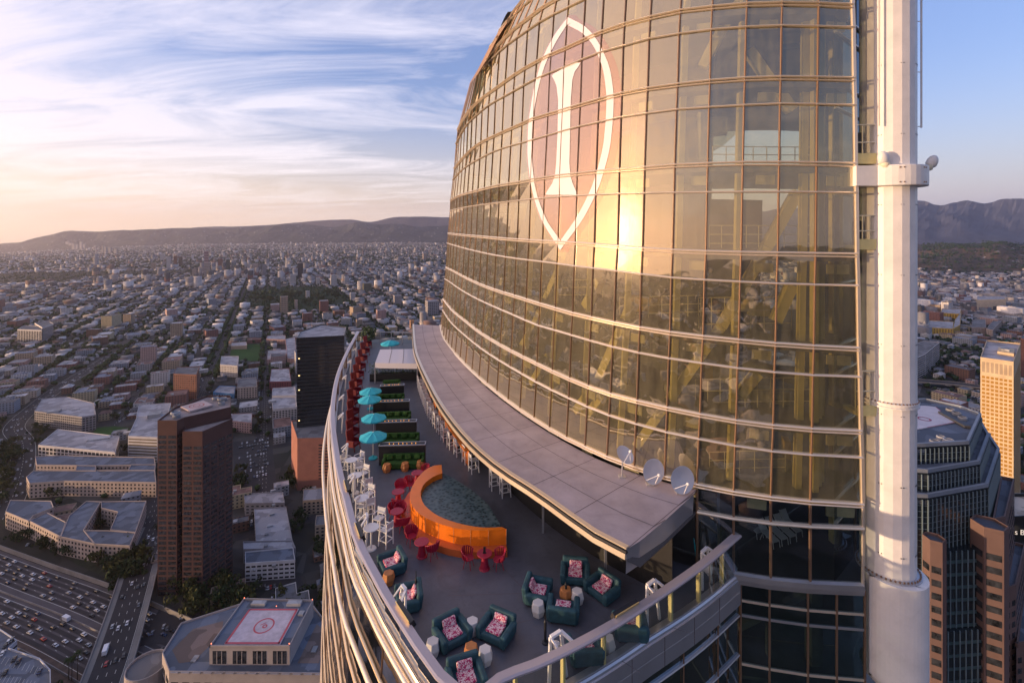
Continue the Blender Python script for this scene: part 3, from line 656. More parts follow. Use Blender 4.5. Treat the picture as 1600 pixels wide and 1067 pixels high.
# ---- orange bar with teal basin ----
M_bar = mat('glossy_orange_panel', (0.85, 0.20, 0.012), 0.34, var=0.08, vscale=1.3); M_bench = mat('orange_red_bench', (0.55, 0.12, 0.03), 0.4, var=0.12, vscale=1.0)
out_t = [(690,726),(678,727),(669,731),(658,740),(649,751),(642,765),(640.5,776),(643,788),(656,803),(678,814.5),(697,821),(717,826),(750.5,828.5),(791,826)]
in_t = [(691,739),(680,743),(669,750),(661,758),(657.5,767),(658,777),(662,787),(671,796),(683,804.5),(700,812),(720,818),(739,822),(760,824),(784,823)]
zt = ZD + 1.0
def pth(px, z, n): return smooth_path([ray(x, y, z) for x, y in px], n)
BO = pth(out_t, zt, 26); BI = pth(in_t, zt, 26)
BR = thing('curved_bar', 'glossy orange crescent bar wall around a dark teal pebbled basin', 'bar', (BO[13].x+1, BO[13].y+1, ZB))
mb = MB(); mb.strip(BO, BI); mb.strip([(p.x,p.y,ZB) for p in BO], BO); mb.strip(BI, [(p.x,p.y,ZB) for p in BI])
mb.add([BO[-1], BI[-1], (BI[-1].x,BI[-1].y,ZB), (BO[-1].x,BO[-1].y,ZB)], [(0,1,2,3)]); mb.add([BO[0], BI[0], (BI[0].x,BI[0].y,ZB), (BO[0].x,BO[0].y,ZB)], [(3,2,1,0)])
mb.build('bar_wall', M_bar, BR, world=True)
be = []
for i, p in enumerate(BO):
    a = BO[max(i-1,0)]; b = BO[min(i+1,25)]; d = b-a; d.z=0; d.normalize(); be.append(Vector((p.x,p.y,0)) + Vector((d.y,-d.x,0))*(-.0) + Vector((-abs(d.y) if i<14 else d.y*1, -abs(d.x), 0)).normalized()*(.42 if i > 4 else .1))
mb = MB(); mb.strip([(p.x,p.y,ZB+.30) for p in BO], [(p.x,p.y,ZB+.30) for p in be]); mb.strip([(p.x,p.y,ZB+.30) for p in be], [(p.x,p.y,ZB) for p in be]); mb.add([(BO[-1].x,BO[-1].y,ZB),(BO[-1].x,BO[-1].y,ZB+.3),(be[-1].x,be[-1].y,ZB+.3),(be[-1].x,be[-1].y,ZB)],[(0,1,2,3)])
mb.build('bench', M_bench, BR, world=True)
mb = MB()
for i in range(1, 26, 2):
    p = BO[i]; a = Vector((be[i].x-p.x, be[i].y-p.y, 0)).normalized()*.006; mb.beam((p.x+a.x,p.y+a.y,ZB+.31),(p.x+a.x,p.y+a.y,p.z), .012,.012)
mb.build('panel_joint', mat('pale_joint', (0.8,0.45,0.2), .5), BR, world=True)
pool_r = [(691,739),(703,744),(713.7,750),(726,758),(739,767),(752,778),(764,790),(774,806),(784,823)]
PR = pth(pool_r, ZD+.72, 14); PL = [Vector((p.x,p.y,ZB+.72)) for p in pth(in_t, zt, 14)]
def basin_mat():
    m = bpy.data.materials.new('teal_pebble_water'); m.use_nodes = True; t = m.node_tree; b = t.nodes['Principled BSDF']; b.inputs['Roughness'].default_value = .35
    tc = N(t, 'ShaderNodeTexCoord'); v = N(t, 'ShaderNodeTexVoronoi'); v.inputs['Scale'].default_value = 5.5; L(t, tc.outputs['Object'], v.inputs[0])
    L(t, ramp(t, v.outputs['Distance'], [(0.12, (0.012,0.018,0.02)), (0.34, (0.05,0.085,0.09)), (0.7, (0.10,0.145,0.15))]), b.inputs['Base Color'])
    bp = N(t, 'ShaderNodeBump'); bp.inputs['Strength'].default_value = .4; L(t, v.outputs['Distance'], bp.inputs['Height']); L(t, bp.outputs[0], b.inputs['Normal']); return m
mb = MB(); mb.strip(PL, PR); mb.build('basin_surface', basin_mat(), BR, world=True)
mb = MB(); mb.strip(PR, [(p.x,p.y,ZB) for p in PR]); mb.build('basin_side', mat('dark_basin_side', (0.04,0.05,0.055), .5), BR, world=True)

# wear on the terrace floor and canopy: blotchy stains with their own shape
def stain(m, sc, amt, seed=0.0):
    t = m.node_tree; b = t.nodes['Principled BSDF']; tc = N(t, 'ShaderNodeTexCoord'); mp = N(t, 'ShaderNodeMapping'); mp.inputs['Location'].default_value = (seed, seed, 0); L(t, tc.outputs['Object'], mp.inputs[0])
    n = N(t, 'ShaderNodeTexNoise'); n.inputs['Scale'].default_value = sc; n.inputs['Detail'].default_value = 10; n.inputs['Roughness'].default_value = .72; n.inputs['Distortion'].default_value = 1.2; L(t, mp.outputs[0], n.inputs[0])
    f = math_(t, 'MULTIPLY', math_(t, 'SUBTRACT', n.outputs[0], .52), 5.0, clamp=True); old = b.inputs['Base Color'].links[0].from_socket
    L(t, mixc(t, math_(t, 'MULTIPLY', f, amt), old, (.05,.05,.055)), b.inputs['Base Color'])
stain(M_deck, .8, .55); stain(M_deck, 3.5, .30, 4.0); stain(M_panel, .6, .22, 2.0); stain(M_panel, 4.0, .12, 7.0); stain(M_white, 1.2, .10, 1.0)
# ================= mast beside the tower =================
MX, MY = 15.78, 20.45                           # plan centre
MR = 0.98
MT = thing('mast', 'huge white cylindrical steel mast with collar beside the glass tower', 'mast', (MX, MY, CH-20))
def mp_(mb, name, m, **kw): return mb.build(name, m, MT, world=True, **kw)
mb = MB(); mb.lathe([(MR, -8.0), (MR, 14.0)], (MX, MY, CH), seg=20); mp_(mb, 'shaft', M_white)
mb = MB(); mb.lathe([(MR*.985, -14.4), (MR*.985, -8.0)], (MX, MY, CH), seg=20); mp_(mb, 'shaft', M_white)
def at_y(py): return (HY - py) * MY / F + 0.0
zcol1, zcol0 = (HY-258)*(MY-1)/F, (HY-290)*(MY-1)/F
mb = MB(); mb.lathe([(1.32, zcol0), (1.34, zcol0+.03), (1.34, zcol1-.03), (1.32, zcol1), (.9, zcol1)], (MX, MY, CH), seg=40)
mb.box((MX-.95, MY+.1, CH+(zcol0+zcol1)/2), (1.9, 1.9, zcol1-zcol0-.01)); COL = mp_(mb, 'collar', M_white, smooth=False)
for ang in (-62, -56, -20, -14, 22, 28):
    for z in (zcol0+.12, zcol1-.12):
        mb = MB(); x = MX + 1.345*math.sin(R(ang)); y = MY - 1.345*math.cos(R(ang)); mb.box((x, y, CH+z), (.05,.03,.05), rz=R(ang)); mb.build('bolt', M_mull, COL, world=True)
for zz_, rr in (((HY-634)*(MY-.9)/F, 1.06), ):
    mb = MB(); mb.lathe([(MR, zz_-.16), (rr, zz_-.15), (rr, zz_-.09), (MR+.01, zz_-.08), (MR+.01, zz_-.02), (rr, zz_), (rr, zz_+.06), (MR, zz_+.07)], (MX, MY, CH), seg=40); FLG = mp_(mb, 'flange', M_white)
    mb = MB()
    for k in range(48):
        a = 2*math.pi*k/48; mb.box((MX+rr*.97*math.cos(a), MY+rr*.97*math.sin(a), CH+zz_+.08), (.045,.045,.05), rz=a)
    o = mb.build('flange_bolts', M_mull, FLG, world=True); o['kind'] = 'stuff'
# lower casing with flat arm towards the tower
cz1, cz0 = -14.2, -18.25
def casing(z, r, n=28):
    pts = []
    for k in range(n+1):
        a = R(-95) + R(210)*k/n; pts.append((MX + .08 + r*math.sin(a), MY - .2 - r*math.cos(a)))
    pts += [(MX+.4, MY+1.6), (16.05, MY+1.5), (14.65, MY-.5)]
    return pts
mb = MB(); mb.prism(casing(0, 1.16), CH+cz0, CH+cz1); mp_(mb, 'base_casing', M_white)
mb = MB(); mb.lathe([(1.16, -.0), (1.08, -.22), (.9, -.42), (0.0, -.5)][::-1], (MX+.08, MY-.2, CH+cz0), seg=36); mp_(mb, 'base_cap', M_white, smooth=True)
mb = MB(); mb.lathe([(1.14, 0), (1.14, .07), (.97, .075)], (MX+.02, MY, CH+cz1), seg=40); BRG = mp_(mb, 'base_ring', M_alum)
mb = MB()
for k in range(44):
    a = 2*math.pi*k/44; mb.lathe([(.035, 0), (.035, .06), (.0, .075)], (MX+.02+1.07*math.cos(a), MY+1.07*math.sin(a), CH+cz1+.07), seg=6)
for k in range(9): mb.lathe([(.03,0),(.03,.05),(0,.06)], (14.9+.10*(k % 3), MY-.3+.45*k/3, CH+cz1), seg=6)
o = mb.build('base_bolts', M_mull, BRG, world=True); o['kind'] = 'stuff'
# conduits, rivets
for px, y0, y1, r_ in ((1374, -120, 197, .028),):
    mb = MB(); mb.tube([at(px, y0, MY-.78), at(px, y1, MY-.78)], r_, 6); mp_(mb, 'conduit', M_chrome)
mb = MB(); mb.tube([at(1439.5, -120, MY-.2), at(1439.5, 200, MY-.2)], .038, 7)
for y in (34, 113, 198): mb.tube([at(1439.5, y, MY-.2), at(1433, y, MY-.15)], .02, 5)
mp_(mb, 'lightning_rod', M_white)
mb = MB()
for ang in (-52, -8, 34, 48):
    for z in np.linspace(-13.2, 9.5, 9):
        for dz in (0, .0):
            for da in (-3, 3):
                a = R(ang+da); mb.box((MX+MR*.99*math.sin(a), MY-MR*.99*math.cos(a), CH+z), (.03,.03,.03))
o = mp_(mb, 'rivets', M_alum); o['kind'] = 'stuff'
def floodlight(px, py, flip, lab):
    p = at(px, py, MY-.9 if not flip else MY-.3); T = thing('roof_sensor', lab, 'sensor housing', (p[0], p[1], p[2]-.3))
    mb = MB(); mb.lathe([(.05,0),(.16,.03),(.19,.12),(.19,.2),(.15,.24)], (0,0,0), seg=16); mb.build('base', M_cream, T)
    mb = MB(); mb.lathe([(.17,.24),(.21,.30),(.21,.48),(.16,.62),(.08,.70),(0,.72)], (0,0,0), seg=16, sy=.8); h = mb.build('hood', M_white, T, smooth=True); h.rotation_euler = (0, R(28 if flip else -10), 0)
floodlight(1383, 252, False, 'white hooded sensor housing standing on the collar at the left of the mast')
floodlight(1449, 256, True, 'white hooded sensor housing sticking out right of the mast collar')
# maintenance balconies between the notch and the mast
def balcony(y0, y1, lab, w=1.15):
    p = at(1337, y1, 19.95); T = thing('maintenance_balcony', lab, 'balcony', (p[0]+.5, p[1]+.3, p[2]))
    h = (y1-y0)*19.9/F; mb = MB(); mb.box((.15, .15, .08), (w, .9, .16)); mb.build('floor_frame', M_yel, T)
    mb = MB()
    for z in (h*.55, h): mb.tube([(-w/2+.1,-.25,z),(w/2+.12,-.25,z),(w/2+.12,.5,z)], .03, 6)
    for k in range(5): x = -w/2+.1 + (w+.02)*k/4; mb.tube([(x,-.25,.1),(x,-.25,h)], .025, 6)
    mb.build('guard_rail', M_cream, T); mb = MB(); mb.box((.1,-.29,.28),(w-.1,.04,.3)); mb.build('kick_plate', M_yel, T)
    mb = MB(); mb.box((.0,.3,h*.45),(.25,.3,h*.8)); mb.box((.45,.4,h*.3),(.3,.3,h*.5)); mb.build('machine', M_core, T)
balcony(195, 256, 'small yellow railed maintenance balcony above the mast collar')
balcony(337, 390, 'small yellow railed maintenance balcony just below the mast collar')
balcony(580, 650, 'small yellow railed maintenance balcony beside the lower mast flange')
# ================= furniture =================
M_teal = mat('teal_upholstery', (0.022, 0.075, 0.10), 0.75, var=0.3, vscale=5, bump=.3)
M_wh = mat('white_powder_coat', (0.75, 0.74, 0.76), 0.4)
M_ms = mat('white_mesh_sling', (0.62, 0.61, 0.64), 0.7)
M_red = mat('magenta_red_metal', (0.34, 0.010, 0.04), 0.45); M_dred = mat('deep_red_metal', (0.15, 0.004, 0.013), 0.6)
M_green = mat('moss_green_cushion', (0.028, 0.085, 0.012), 0.9, var=0.45, vscale=9, bump=.5)
M_blk = mat('black_planter_panel', (0.018, 0.018, 0.022), 0.5); M_blue = mat('turquoise_canvas', (0.03, 0.42, 0.55), 0.8, var=.06, vscale=3)
M_wood = mat('orange_brown_wood', (0.50, 0.19, 0.06), 0.55, var=0.2, vscale=6); M_stone = mat('white_ceramic', (0.66, 0.63, 0.62), 0.45)
M_fire = mat('flame', (1, .5, .1), 0.5, emit=(1.0, 0.38, 0.05), es=1.0)
def pattern():
    m = bpy.data.materials.new('pink_patterned_cloth'); m.use_nodes = True; t = m.node_tree; b = t.nodes['Principled BSDF']; b.inputs['Roughness'].default_value = .85
    tc = N(t, 'ShaderNodeTexCoord'); v = N(t, 'ShaderNodeTexNoise'); v.inputs['Scale'].default_value = 13; v.inputs['Detail'].default_value = 1.5; v.inputs['Distortion'].default_value = 1.5; L(t, tc.outputs['Object'], v.inputs[0])
    L(t, ramp(t, v.outputs[0], [(0.0,(0.45,0.02,0.12)),(0.46,(0.50,0.03,0.14)),(0.50,(0.78,0.60,0.62)),(1,(0.8,0.66,0.66))], 'CONSTANT'), b.inputs['Base Color']); return m
M_pat = pattern()
G_ARM = 'teal lounge armchairs with patterned pink cushions'
def armchair(loc, rz, lab, sc=1.0, group=G_ARM):
    T = thing('armchair', lab, 'armchair', loc, rz, group, sc)
    def pad(mb, c, d, rz=0, rx=0, ry=0): mb.box(c, d, rz, rx=rx, ry=ry)
    mb = MB(); mb.box((0,-.02,.20),(1.0,.92,.28)); mb.build('seat', M_teal, T, bevel=.06)
    mb = MB(); mb.box((0,.46,.40),(1.16,.24,.62),rx=R(-8)); mb.build('backrest', M_teal, T, bevel=.07)
    for s_ in (-1,1):
        mb = MB(); mb.box((s_*.53,-.03,.30),(.24,1.0,.46),ry=R(6*s_)); mb.build('armrest', M_teal, T, bevel=.07)
    mb = MB(); mb.box((0,-.06,.37),(.62,.56,.09)); mb.build('seat_cushion', M_pat, T, bevel=.04)
    mb = MB(); mb.box((.02,.26,.52),(.56,.13,.30),rx=R(-28)); mb.build('back_cushion', M_pat, T, bevel=.05)
    for sx in (-1,1):
        for sy in (-1,1):
            mb = MB(); mb.box((sx*.45,sy*.4,.03),(.07,.07,.06)); mb.build('foot', M_blk, T)
    return T
def dz(px, py): p = ray(px, py, ZD); return (p[0], p[1], p[2])
arms = [((612,890),-60,'teal armchair with pink cushions beside the left railing, nearest the orange bar'),
 ((637,944),-75,'teal armchair with pink cushions half hidden behind the white davit at the left railing'),
 ((706,1000),35,'teal armchair with pink cushions, left one of the pair near the left railing lamp'),
 ((776,994),-28,'teal armchair with pink cushions, right one of the pair by the white hexagonal side table'),
 ((841,934),75,'teal armchair with pink cushions facing right, leftmost of the ring of four'),
 ((880,962),170,'teal armchair with its high back towards the camera, frontmost of the ring of four'),
 ((899,905),-8,'teal armchair with pink cushions under the canopy corner, rearmost of the ring of four'),
 ((941,929),-50,'teal armchair with pink cushions facing left, rightmost of the ring of four'),
 ((728,1072),20,'teal armchair cut by the bottom edge, in the corner of the two railings'),
 ((985,990),175,'teal armchair seen through the right-hand glass railing'),
 ((915,1026),185,'teal armchair seen through the front glass railing, next to a white side table')]
A0 = None
for (px, a, lab) in arms:
    l = dz(*px); A0 = armchair(l, R(a), lab, .93) if A0 is None else dup(A0, l, R(a), lab, G_ARM, .93)
def hexprof(r): return [(r*.80,0),(r,.24),(r*.80,.46)]
def hex_table(px, m, lab, grp, s=1.0):
    mb = MB(); mb.lathe([(.21,0),(.28,.24),(.22,.47),(.205,.48)], dz(*px), seg=6); 
    o = mb.build('hexagonal_side_table', m, bevel=.012); tag(o, lab, 'side table', grp); return o
GW = 'faceted hexagonal side tables'
for px, m, lab in (((676,1022),M_stone,'white faceted side table under the lamp at the left railing'),((738,989),M_stone,'white faceted side table between the pair of teal armchairs'),
  ((758,1035),M_stone,'white faceted side table beside an orange-brown one near the bottom corner'),((841,960),M_stone,'white faceted side table at the left of the ring of four armchairs'),
  ((902,941),M_stone,'white faceted side table in the middle of the ring of four armchairs'),((950,1016),M_stone,'white faceted side table seen through the front glass railing'),
  ((736,1030),M_wood,'orange-brown faceted side table beside a white one near the bottom corner'),((884,938),M_wood,'orange-brown side table amid the ring of four armchairs, dark bottle on it'),
  ((607,912),M_wood,'orange-brown faceted side table by the left railing'),
  ((604.5,737),M_wood,'orange-brown faceted stool, leftmost in front of the green sofa'),((633,735),M_wood,'orange-brown faceted stool, middle one in front of the green sofa'),((657,732),M_wood,'orange-brown faceted stool nearest the orange bar tip')):
    hex_table(px, m, lab, GW)
p = dz(884,938); mb = MB(); mb.lathe([(.05,0),(.05,.16),(.02,.2),(.02,.26)], (p[0],p[1],p[2]+.48), seg=10); tag(mb.build('bottle', M_blk), 'dark bottle on the orange-brown side table amid four armchairs', 'bottle')
# bar-height chairs
def bar_chair(name, loc, rz, lab, grp, m1, m2, sc):
    T = thing(name, lab, 'bar stool', loc, rz, grp, sc)
    mb = MB(); mb.box((0,0,.72),(.44,.42,.04)); mb.build('seat', m2, T)
    mb = MB(); mb.box((0,.22,.98),(.42,.03,.30),rx=R(-10)); mb.build('backrest', m2, T)
    for sx in (-1,1):
        for sy in (-1,1):
            mb = MB(); mb.beam((sx*.24,sy*.24,0),(sx*.20,sy*.20 if sy<0 else .25,.72 if sy<0 else 1.14),.05,.05); mb.build('leg', m1, T)
        mb = MB(); mb.tube([(sx*.22,.22,.95),(sx*.22,-.2,.93),(sx*.22,-.2,.72)],.022,5); mb.build('armrest', m1, T)
    mb = MB()
    for a,b in (((-.22,-.22),(.22,-.22)),((.22,-.22),(.22,.23)),((.22,.23),(-.22,.23)),((-.22,.23),(-.22,-.22))): mb.beam((a[0],a[1],.28),(b[0],b[1],.28),.035,.035)
    mb.build('foot_rail', m1, T); return T
GS = 'white bar stools lined up at the orange counter'
st = [(740.5,737),(730,722.5),(717,711),(706,700),(696,688),(689,676),(683,667),(677.5,659),(673,650.5),(669.5,643),(667,636),(664.5,630),(662.5,624),(660.5,618),(658.5,612),(657,606.5),(773,763),(789.5,774)]
words = ['first','second','third','fourth','fifth','sixth','seventh','eighth','ninth','tenth','eleventh','twelfth','thirteenth','fourteenth','fifteenth','sixteenth']
s0 = None
for i, px in enumerate(st):
    lab = f'white bar stool at the orange counter, {words[i]} from the near end of the long row' if i < 16 else ('white bar stool, left one of the separate pair near the canopy corner' if i == 16 else 'white bar stool, right one of the separate pair near the canopy corner')
    l = dz(*px); s0 = bar_chair('bar_stool', l, R(118), lab, GS, M_wh, M_ms, 1.0) if s0 is None else dup(s0, l, R(118 if i < 8 else 108), lab, GS, 1.0)
GC = 'white high chairs around the white tables by the left railing'
ch = [((561,735),-40,'rear white high chair right of the first white table from the back'),((559,748),-150,'white high chair in front of the first white table from the back'),((541,738),80,'white high chair left of the first white table from the back'),
  ((568,758),-30,'rear white high chair right of the second white table'),((573,776),-140,'white high chair in front of the second white table'),((576,792),-25,'rear white high chair right of the third white table'),
  ((577,808),-150,'white high chair in front of the third white table'),((592,832),-20,'white high chair behind the white table nearest the camera'),((603,851),-120,'white high chair nearest the camera beside the left railing'),((566,812),80,'white high chair between the left railing and the third table')]
for px, a, lab in ch: dup(s0, dz(*px), R(a), lab, GC, .98)
def ped_table(name, loc, m, lab, grp, h, r_, cone=False):
    T = thing(name, lab, 'table', loc, 0, grp)
    mb = MB(); mb.lathe([(r_*.98,h-.03),(r_,h-.015),(r_,h),(r_*.97,h+.01)], seg=24); mb.build('table_top', m, T)
    mb = MB(); mb.lathe([(.24,0),(.22,.04),(.19 if cone else .04,.06),(.11 if cone else .04,h-.03)], seg=16); mb.build('pedestal', m, T); return T
for px, lab in (((549,744),'round white high table, farthest one by the left railing'),((555,770),'round white high table, second from the back by the left railing'),((565,808),'round white high table, third from the back by the left railing'),((580,857),'round white high table nearest the camera by the left railing')):
    ped_table('high_table', dz(*px), M_wh, lab, 'round white high tables by the left railing', .98, .36)
for px, lab in (((652,756),'round magenta table behind the tip of the orange bar'),((622,787),'round magenta table left of the orange bar, rearmost on the curve'),((620,819),'round magenta table at the left of the curve of the orange bar'),((659,869),'round red table by the front left curve of the orange bar'),((757,888),'round red table at the right end of the orange bar, menu stand on it')):
    ped_table('round_table', dz(*px), M_red, lab, 'round red tables around the bar', .66, .33, True)
p = dz(757,888); mb = MB(); mb.box((p[0],p[1],p[2]+.80),(.10,.03,.26)); mb.box((p[0],p[1],p[2]+.685),(.14,.08,.02)); tag(mb.build('menu_stand', M_blk), 'small dark menu stand on the red table at the end of the orange bar', 'menu stand')
def shell_chair(loc, rz, lab, grp, m, sc=1.0, name='shell_chair'):
    T = thing(name, lab, 'chair', loc, rz, grp, sc)
    mb = MB(); mb.lathe([(.10,.40),(.24,.42),(.25,.45),(0,.44)], seg=14); mb.build('seat', m, T)
    mb = MB(); n = 12; A = []; B = []
    for k in range(n+1):
        a = R(-20)+R(220)*k/n; hgt = .66+.18*math.sin(max(0, math.pi*k/n))
        A.append((.25*math.cos(a),.25*math.sin(a),.44)); B.append((.34*math.cos(a),.32*math.sin(a),hgt))
    for k in range(n): mb.beam(Vector(A[k]).lerp(Vector(A[k+1]),.5), Vector(B[k]).lerp(Vector(B[k+1]),.5), .09,.02)
    mb.tube(B, .018, 5); mb.build('backrest', m, T)
    for k in range(4):
        a = R(45+90*k); mb = MB(); mb.tube([(.16*math.cos(a),.16*math.sin(a),.42),(.26*math.cos(a),.26*math.sin(a),0)],.016,5); mb.build('leg', m, T)
    return T
GR = 'red metal shell chairs around the orange bar'
c0 = None
for px, a, lab in (((640,768),60,'magenta shell chair left of the table behind the bar tip'),((663,748),-60,'magenta shell chair right of the table behind the bar tip'),((626,774),10,'magenta shell chair behind the rearmost curve table'),((622,800),170,'magenta shell chair in front of the rearmost curve table'),((625,812),-20,'dark red shell chair close to the left end of the bar bench'),((616,812),60,'magenta shell chair left of the left curve table'),
   ((630,830),190,'red shell chair in front of the left curve table'),((643,851),40,'red shell chair left of the front curve table'),((675,872),-140,'red shell chair right of the front curve table'),((732,886),70,'red shell chair left of the table with the menu stand'),((779,888),-70,'red shell chair right of the table with the menu stand')):
    l = dz(*px); c0 = shell_chair(l, R(a), lab, GR, M_red, .95) if c0 is None else dup(c0, l, R(a), lab, GR, .95)
GL = 'deep red high-back chairs along the left railing'
rp = [(575,545),(571,556),(567.5,568),(564,581),(561,594),(558,608),(556,622),(553.5,637),(552.5,653),(552,669),(552,686),(553,703)]
r0 = None
def high_chair(loc, rz, lab, grp, m, sc):
    T = thing('high_back_chair', lab, 'chair', loc, rz, grp, sc)
    mb = MB(); mb.box((0,0,.42),(.62,.60,.16)); mb.build('seat', m, T, bevel=.05)
    mb = MB(); mb.box((0,.30,.85),(.66,.12,1.0),rx=R(-8)); mb.build('backrest', m, T, bevel=.05)
    for s_ in (-1,1): mb = MB(); mb.box((s_*.34,.05,.52),(.08,.6,.42)); mb.build('armrest', m, T, bevel=.03)
    for sx in (-1,1):
        for sy in (-1,1): mb = MB(); mb.beam((sx*.27,sy*.25,.36),(sx*.29,sy*.28,0),.04,.04); mb.build('leg', m, T)
    return T
for i, px in enumerate(rp):
    lab = f'deep red high-back chair along the left railing, {words[i]} from the far end'
    l = dz(*px); r0 = high_chair(l, R(75), lab, GL, M_dred, 1.15) if r0 is None else dup(r0, l, R(72+random.uniform(-8,8)), lab, GL, 1.15 if i < 8 else 1.0)
# umbrellas
def umbrella(loc, lab, sc):
    T = thing('parasol', lab, 'parasol', loc, random.uniform(0,1), 'turquoise parasols', sc)
    mb = MB(); n = 16; vs_ = [(0,0,2.15)]
    for rr, z in ((.35,2.08),(.7,1.97),(1.12,1.80)):
        for k in range(n): q = 1.0 if k % 2 == 0 else .965; vs_.append((rr*q*math.cos(2*math.pi*k/n), rr*q*math.sin(2*math.pi*k/n), z - (0 if k%2==0 else .035)))
    fs = [(0,1+k,1+(k+1)%n) for k in range(n)] + [(1+r*n+k,1+(r+1)*n+k,1+(r+1)*n+(k+1)%n,1+r*n+(k+1)%n) for r in range(2) for k in range(n)]
    vs2 = [(x,y,z-.015) for x,y,z in vs_]
    mb.add(vs_, fs); mb.add([(x*1.0,y,z-.11) for x,y,z in vs_[1+2*n:]]+vs_[1+2*n:], [(k,(k+1)%n,n+(k+1)%n,n+k) for k in range(n)]); CN = mb.build('canopy', M_blue, T)
    mb = MB(); mb.tube([(0,0,.05),(0,0,2.2)],.022,8); mb.build('pole', M_wh, T)
    mb = MB(); mb.lathe([(.36,0),(.36,.07),(.30,.10),(.05,.12),(.04,.3)], seg=20); mb.build('base', M_blue, T)
    mb = MB()
    for k in range(8): a = 2*math.pi*k/8; mb.tube([(0,0,1.75),(.6*math.cos(a),.6*math.sin(a),1.95)],.01,4)
    mb.build('ribs', M_wh, CN); return T
u0 = None
for px, lab, sc in (((583,716),'turquoise parasol nearest the camera, in front of the first black planter',.78),((584,684),'turquoise parasol second from the camera, beside the second planter row',.78),((577.5,653),'turquoise parasol third from the camera, beside the third planter row',.80),((579,639),'turquoise parasol fourth from the camera, touching the white shelter planters',.80),((609.5,560),'turquoise parasol standing alone behind the white shelter roof',.95)):
    l = dz(*px); u0 = umbrella(l, lab, sc) if u0 is None else dup(u0, l, random.uniform(0,1), lab, 'turquoise parasols', sc)
# planter booths: black back wall with white rim and flame strip, green sofa in front
def booth(x0, x1, yb, hpx, lab, lab2, first):
    a = Vector(ray(x0, yb, ZD)); b = Vector(ray(x1, yb-2, ZD)); k = F/a.y; h = hpx/k; w = (b-a).length; d = (b-a).normalized(); c = (a+b)/2; ang = math.atan2(d.y, d.x)
    T = thing('fire_planter', lab, 'planter', tuple(c), ang, 'black planter walls with flames')
    mb = MB(); mb.box((0,.22,h/2),(w,.44,h)); BX = mb.build('box', M_blk, T)
    mb = MB()
    for y in (.0,.44): mb.box((0,y,h+.02),(w+.06,.05,.05))
    for x in (-w/2,w/2): mb.box((x,.22,h+.02),(.05,.40,.05))
    mb.build('rim', M_alum, BX)
    for i in range(7):
        mb = MB(); x = -w*.30+w*.6*i/6+random.uniform(-.05,.05); mb.lathe([(.022,0),(.014,.04),(0,random.uniform(.05,.12))], (x,.22,h+.01), seg=5); mb.build('flame', M_fire, T)
    return T
booths = [(592,664,727,30,'black planter wall with a flame strip, nearest the camera'),(587,650,690,29,'black planter wall with a flame strip, second from the camera'),(583,639,652,23,'black planter wall with a flame strip, third from the camera'),(594,631,622,18,'black planter wall with a flame strip, farthest from the camera')]
for x0,x1,yb,hh,lab in booths: booth(x0,x1,yb,hh,lab,'',0)
def sofa(x0, x1, yb, lab):
    a = Vector(ray(x0, yb, ZD)); b = Vector(ray(x1, yb-2, ZD)); w = (b-a).length; d = (b-a).normalized(); c = (a+b)/2; ang = math.atan2(d.y, d.x)
    T = thing('sofa', lab, 'sofa', tuple(c), ang, 'moss green garden sofas')
    mb = MB(); mb.box((0,.32,.22),(w,.7,.36)); mb.build('seat', M_green, T, bevel=.06)
    mb = MB(); mb.box((0,.62,.52),(w,.18,.42)); mb.build('backrest', M_green, T, bevel=.05)
    for s_ in (-1,1): mb = MB(); mb.box((s_*(w/2-.09),.3,.4),(.18,.7,.34)); mb.build('armrest', M_green, T, bevel=.05)
    for i in range(4): mb = MB(); mb.box((-w*.33+w*.22*i,.44,.60),(.36,.16,.30),rx=R(-18),rz=R(random.uniform(-12,12))); mb.build('cushion', M_green, T, bevel=.05)
for x0,x1,yb,lab in ((596,662,727,'moss green sofa with cushions before the nearest black planter'),(591,654,692,'moss green sofa with cushions, second from the camera'),(586,641,656,'moss green sofa with cushions, third from the camera'),(585,631,626,'moss green sofa with cushions, fourth from the camera'),(598,626,602,'moss green sofa with cushions just in front of the white shelter')): sofa(x0,x1,yb+8,lab)
# white shelter with hedge planter in front
zs_ = ZD + 1.9
q = [ray(586,567,zs_), ray(652,568,zs_), ray(650,545,zs_), ray(594,546,zs_)]
T = thing('shelter', 'white flat-roofed shelter at the back of the terrace beyond the parasols', 'shelter', (q[0][0]+2, q[0][1], ZD_))
mb = MB(); mb.add(list(q)+[(x,y,z-.5) for x,y,z in q], [(0,1,2,3),(0,4,5,1),(1,5,6,2),(3,2,6,7),(0,3,7,4)]); mb.build('roof', mat('white_shelter_roof',(0.66,0.64,0.70),.6), T, world=True)
mb = MB()
for f in (.33,.66): 
    a = Vector(q[0]).lerp(Vector(q[1]),f); b = Vector(q[3]).lerp(Vector(q[2]),f); mb.beam(a+Vector((0,0,.01)), b+Vector((0,0,.01)), .04,.02)
mb.build('roof_seam', M_seam, T, world=True)
for p in q: mb = MB(); mb.beam((p[0],p[1],ZD_),(p[0],p[1],p[2]-.45),.12,.12); mb.build('post', M_alum, T, world=True)
def shrub_mesh(n, r_, h, s=.07):
    mb = MB()
    for i in range(n):
        a = random.uniform(0,6.28); rr = r_*math.sqrt(random.random()); z = random.random()*h; c = Vector((rr*math.cos(a), rr*math.sin(a), z)); u = Vector([random.gauss(0,1) for _ in range(3)]).normalized(); v = u.cross(Vector([random.gauss(0,1) for _ in range(3)])).normalized()
        mb.add([c-u*s, c+v*s*.5, c+u*s, c-v*s*.5], [(0,1,2,3)])
    return mb
M_leaf = mat('dark_shrub_leaf', (0.04,0.075,0.03), .7, var=.5, vscale=4)
a = ray(577,596,ZD); b = ray(655,594,ZD)
